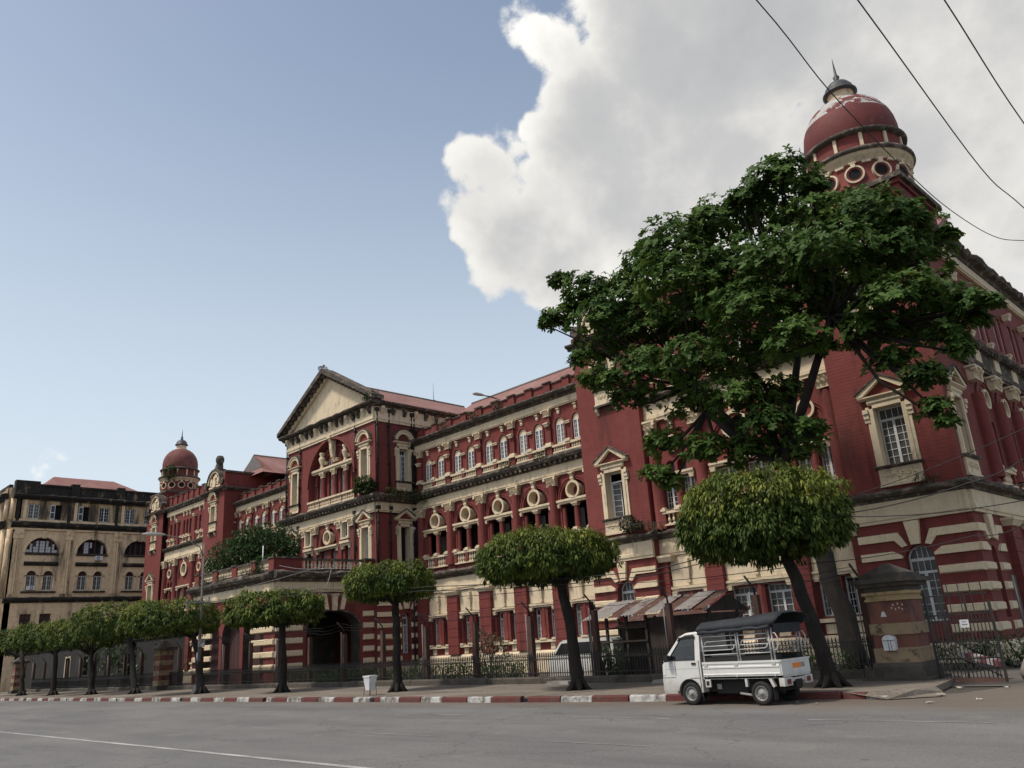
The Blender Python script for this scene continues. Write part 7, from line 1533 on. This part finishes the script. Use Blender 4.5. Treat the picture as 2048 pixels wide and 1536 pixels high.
    for dx in (0.0, 0.5): obj('corner_column', MB().tube([(-104.75+dx-b.x, 22.95+dx*0.9-b.y, 18.5), (-104.75+dx-b.x, 22.95+dx*0.9-b.y, 20.9)], 0.22, 'beige', 10).tube([(-104.75+dx-b.x, 22.95+dx*0.9-b.y, 10), (-104.75+dx-b.x, 22.95+dx*0.9-b.y, 17.4)], 0.28, 'beige', 10), OB)
    obj('wall_core', MB().box(-149-b.x, -104.8-b.x, 23.6-b.y, 45-b.y, 0, 21.5, 'beige_black'), OB)
    q = MB(); A = lambda x, y, z: (x-b.x, y-b.y, z)
    e = [A(-105.5, 26.2, 22.3), A(-105.5, 39.8, 22.3), A(-120, 39.8, 22.3), A(-120, 26.2, 22.3)]; r0, r1 = A(-111.5, 29.2, 25.3), A(-111.5, 36.4, 25.3)
    for f in ((e[0], e[1], r1, r0), (e[1], e[2], r1), (e[2], e[3], r0, r1), (e[3], e[0], r0)): q.face(f, 'roof')
    obj('roof', q, OB)
ochre()

# ---------------------------------------------------------------- lamps, poles, cables
LP = empty('street_lamp', (-47.4, 20.9, 0.15), 'tall concrete street lamp post with outreach arm over the road', 'street lamp')
obj('pole', MB().tube([(0, 0, 0.4), (0, 0, 4.0), (-0.1, 0.02, 8.4)], [0.11, 0.085, 0.05], 'pole', 10), LP); obj('pole_base', MB().tbox((0, 0), (0.46, 0.44), 0, (0, 0), (0.32, 0.3), 0.5, 'concrete'), LP)
obj('arm', MB().tube([(-0.1, 0, 7.6), (-0.1, -0.25, 8.2), (-0.25, -1.2, 8.65), (-0.35, -2.3, 8.85)], 0.032, 'pole', 7), LP)
def lamp_head(): 
    m = MB(); S = [(0.0, 0.05, 0.04), (0.15, 0.10, 0.06), (0.45, 0.16, 0.09), (0.8, 0.15, 0.08), (0.98, 0.06, 0.03)]; rows = []
    for x, w, h_ in S: rows.append([(x, w*math.cos(t*0.628), h_*math.sin(t*0.628)*(1 if t < 5 else 0.6)) for t in range(10)])
    m.grid([r_[:6] for r_ in rows], 'wheel'); m.grid([r_[5:]+r_[:1] for r_ in rows], 'lamp_clear')
    m.face(rows[0], 'steel'); m.face(rows[-1][::-1], 'steel'); return m.mesh('lamp_head')
o = obj('lamp_head', lamp_head(), LP, (-0.35, -2.25, 8.86), R_(-97)); o.scale = (1.25, 1.4, 1.4)
obj('meter_box', MB().box(0.14, 0.34, -0.16, 0.16, 2.5, 2.95, 'wheel').prism_x([(-0.12, 2.55), (0.12, 2.55), (0.10, 2.78)], 0.34, 0.345, 'paper'), LP)
obj('poster', MB().box(-0.09, 0.09, -0.115, -0.111, 1.35, 2.2, 'paper').box(-0.05, 0.07, -0.118, -0.115, 1.42, 1.8, 'under').box(-0.03, 0.04, -0.118, -0.115, 1.82, 1.95, 'under'), LP)
obj('cross_arm', MB().box(-0.04, 0.04, -0.9, 0.5, 4.95, 5.03, 'wheel').box(-0.03, 0.03, -0.9, -0.84, 4.6, 5.2, 'wheel').box(-0.03, 0.03, 0.4, 0.46, 4.8, 5.3, 'wheel'), LP)
RL = empty('roof_lamp', (-37.2, 36.2, 17.2), 'street lamp on a bent arm projecting from the arcade parapet', 'street lamp')
obj('arm', MB().tube([(0.15, 0.3, -0.3), (0.05, -0.1, 0.12), (0, -1.0, 0.2), (0, -1.5, 0.18)], 0.04, 'pipe', 7), RL); o = obj('lamp_head', lamp_head(), RL, (0, -1.4, 0.18), R_(-92)); o.scale = (1.0, 1.3, 1.3)
obj('brace', MB().tube([(0.5, 0.2, -0.35), (0.1, -0.35, 0.14)], 0.02, 'cable_grey', 5), RL)
def aerial(x, y, z, h_, lab):
    obj('lightning_rod', MB().tube([(0, 0, 0), (0, 0, h_)], [0.03, 0.012], 'cable_grey', 5).box(-0.12, 0.12, -0.12, 0.12, 0, 0.1, 'roof_grey'), None, (x, y, z), 0, lab, 'lightning rod', 'lightning rods on the roofs')
aerial(-52.48, 43.0, 22.25, 1.7, 'thin lightning rod on the red roof ridge right of the pediment'); aerial(-58.7, 36.0, 19.3, 1.6, 'thin lightning rod at the left eaves of the pedimented pavilion')
def cable(P, r, lab, m_='cable', sag=0.0, n=16, grp='overhead cables', nm='cable'):
    Q = []; P = [Vector(p) for p in P]
    for j, (a, b) in enumerate(zip(P, P[1:])):
        p0 = P[j-1] if j else a+(a-b); p3 = P[j+2] if j+2 < len(P) else b+(b-a)
        for k in range(n):
            t = k/n; v = 0.5*((2*a)+(b-p0)*t+(2*p0-5*a+4*b-p3)*t*t+(3*a-3*b+p3-p0)*t*t*t) if sag == 0 else a.lerp(b, t)
            v.z -= sag*4*t*(1-t); Q.append(v)
    Q.append(P[-1]); return obj(nm, MB().tube(Q, r, m_, 5), None, (0, 0, 0), 0, lab, 'cable', grp)
cable([(-2.7, 3.0, 8.05), (-2.82, 6.83, 8.0), (-3.0, 8.94, 8.0), (-3.1, 11.67, 8.0), (-3.08, 13.4, 7.98), (-2.93, 15.1, 8.0), (-2.62, 15.85, 8.02), (-1.9, 16.9, 8.06), (-0.9, 18.2, 8.15)], 0.007, 'leftmost overhead cable, crossing in front of the near dome', n=6)
cable([(-2.0, 4.0, 8.1), (-2.11, 7.67, 8.0), (-2.32, 12.35, 7.95), (-2.27, 14.44, 8.0), (-2.2, 20, 8.2)], 0.0078, 'middle overhead cable in the sky right of the near dome', n=6)
cable([(-1.45, 5.0, 8.1), (-1.49, 8.41, 8.0), (-1.57, 11.67, 7.97), (-1.6, 18, 8.1)], 0.0078, 'rightmost overhead cable in the top right corner of the sky', n=6)
cable([(-34, 21.6, 5.3), (-25.9, 21.4, 5.25), (-17, 21.4, 5.25), (-9.0, 22, 5.0), (-4.6, 22, 5.9), (2, 22, 7.5)], 0.011, 'thin cable rising to the right across the right pavilion window', sag=0.08)
cable([(-47.4, 21.0, 5.15), (-33.8, 20.5, 4.7), (-26, 20.6, 4.1), (-15.0, 20.6, 3.6), (-9.32, 22, 4.55), (-6.17, 22, 4.82), (-4.8, 22, 5.2), (2, 22, 6)], 0.016, 'thick black cable running along the tree row at ledge height', sag=0.08)
cable([(-47.4, 20.6, 5.1), (-33.8, 20.3, 4.55), (-26, 20.4, 3.95), (-15.0, 20.5, 3.45), (-9.33, 21.8, 4.45), (-5.0, 21.9, 4.2), (2, 22, 4.2)], 0.013, 'black cable just below the ledge of the right pavilion', sag=0.12)
cable([(-47.4, 20.3, 5.2), (-36, 20.4, 4.9), (-28.5, 20.8, 3.85), (-17.4, 20.9, 3.4), (-10.2, 21.4, 3.3), (-6.3, 22, 3.55), (-5.2, 22, 3.67), (2, 22, 4.1)], 0.011, 'lowest cable passing over the shed roof to the gate', sag=0.1)
cable([(-47.4, 20.8, 5.4), (-40.5, 24.9, 6.6)], 0.012, 'cable from the lamp post up to the porch corner', 'cable_grey', 0.1)
cable([(-33.5, 20.6, 4.75), (-41.0, 25.6, 6.5), (-46.3, 25.2, 7.2)], 0.014, 'pale cable slanting across the porch frieze', 'cable_grey', 0.15)
cable([(-9.6, 33.2, 6.75), (-6.24, 22, 4.95), (-5.0, 22, 4.58), (2, 21, 4.4)], 0.013, 'cable dropping from the building corner ledge to the right edge', sag=0.1)

# ---------------------------------------------------------------- small things
BN = empty('litter_bin', (-28.3, 19.45, 0.15), 'white plastic litter bin on thin wire legs at the kerb', 'bin')
obj('bin_body', MB().tbox((0, 0), (0.28, 0.25), 0.20, (0, 0), (0.42, 0.37), 0.70, 'bin_white').box(-0.225, 0.225, -0.2, 0.2, 0.68, 0.74, 'bin_white'), BN)
for x, y in ((-0.18, -0.15), (0.18, -0.15), (0.18, 0.15), (-0.18, 0.15)): obj('leg', MB().tube([(x*1.1, y*1.1, 0), (x*0.95, y*0.95, 0.5)], 0.011, 'iron', 5), BN)
rs = random.Random(12)
LIT = [(-7.0, 18.9, 0, 'crumpled pale wrapper on the road, nearest the camera', 0.13), (-6.3, 19.7, 0, 'small crumpled leaf on the driveway apron', 0.09), (-7.3, 20.6, 0, 'long scrap of white plastic at the foot of the gate pillar', 0.2), (-7.6, 22.6, 0.0, 'scrap of white paper beside the gate hinge', 0.1), (-6.6, 22.6, 0.0, 'brownish scrap before the gate leaf', 0.1), (-5.7, 23.4, 0, 'tiny pale scrap at the right edge of the driveway', 0.08), (-10.0, 18.9, 0, 'small pale scrap behind the rear wheel of the pickup', 0.07), (-25.6, 21.0, 0.15, 'white scrap on the pavement right of the litter bin', 0.08), (-9.4, 18.6, 0, 'yellowish leaf on the road behind the pickup', 0.07)]
for x, y, z, lab, s_ in LIT:
    m = MB(); P = [(rs.uniform(-1, 1)*s_, rs.uniform(-0.6, 0.6)*s_, rs.uniform(0.0, 0.35)*s_) for k in range(9)]
    for k in range(7): m.face([P[k], P[k+1], P[k+2]], 'litter' if k % 3 else 'paper')
    obj('litter', m, None, (x, y, z+0.015), 0, lab, 'litter', 'litter on the ground')
m = MB(); o = obj('paving_stone', MB().tbox((0, 0), (1.7, 0.5), 0, (0.03, 0), (1.6, 0.42), 0.10, 'concrete'), None, (-17.0, 24.0, 0.15), 0.02, 'loose grey stone slab lying along the foot of the railing', 'slab')
for k, (x, w_) in enumerate(((-22.3, 1.2), (-14.9, 1.1))): obj('paving_stone', MB().tbox((0, 0), (w_, 0.45), 0, (0.02, 0), (w_-0.1, 0.38), 0.11, 'concrete'), None, (x, 24.02, 0.15), -0.03, ('short loose slab at the railing, left of the umbrella tree before the shed', 'short loose slab at the railing, hidden behind the pickup cab')[k], 'slab')
obj('marker_pole', MB().tube([(0, 0, 0), (0.02, 0, 1.9)], 0.045, 'white', 6), None, (-49.8, 25.9, 6.95), 0, 'thin white pole standing among the bushes on the porch roof', 'pole')
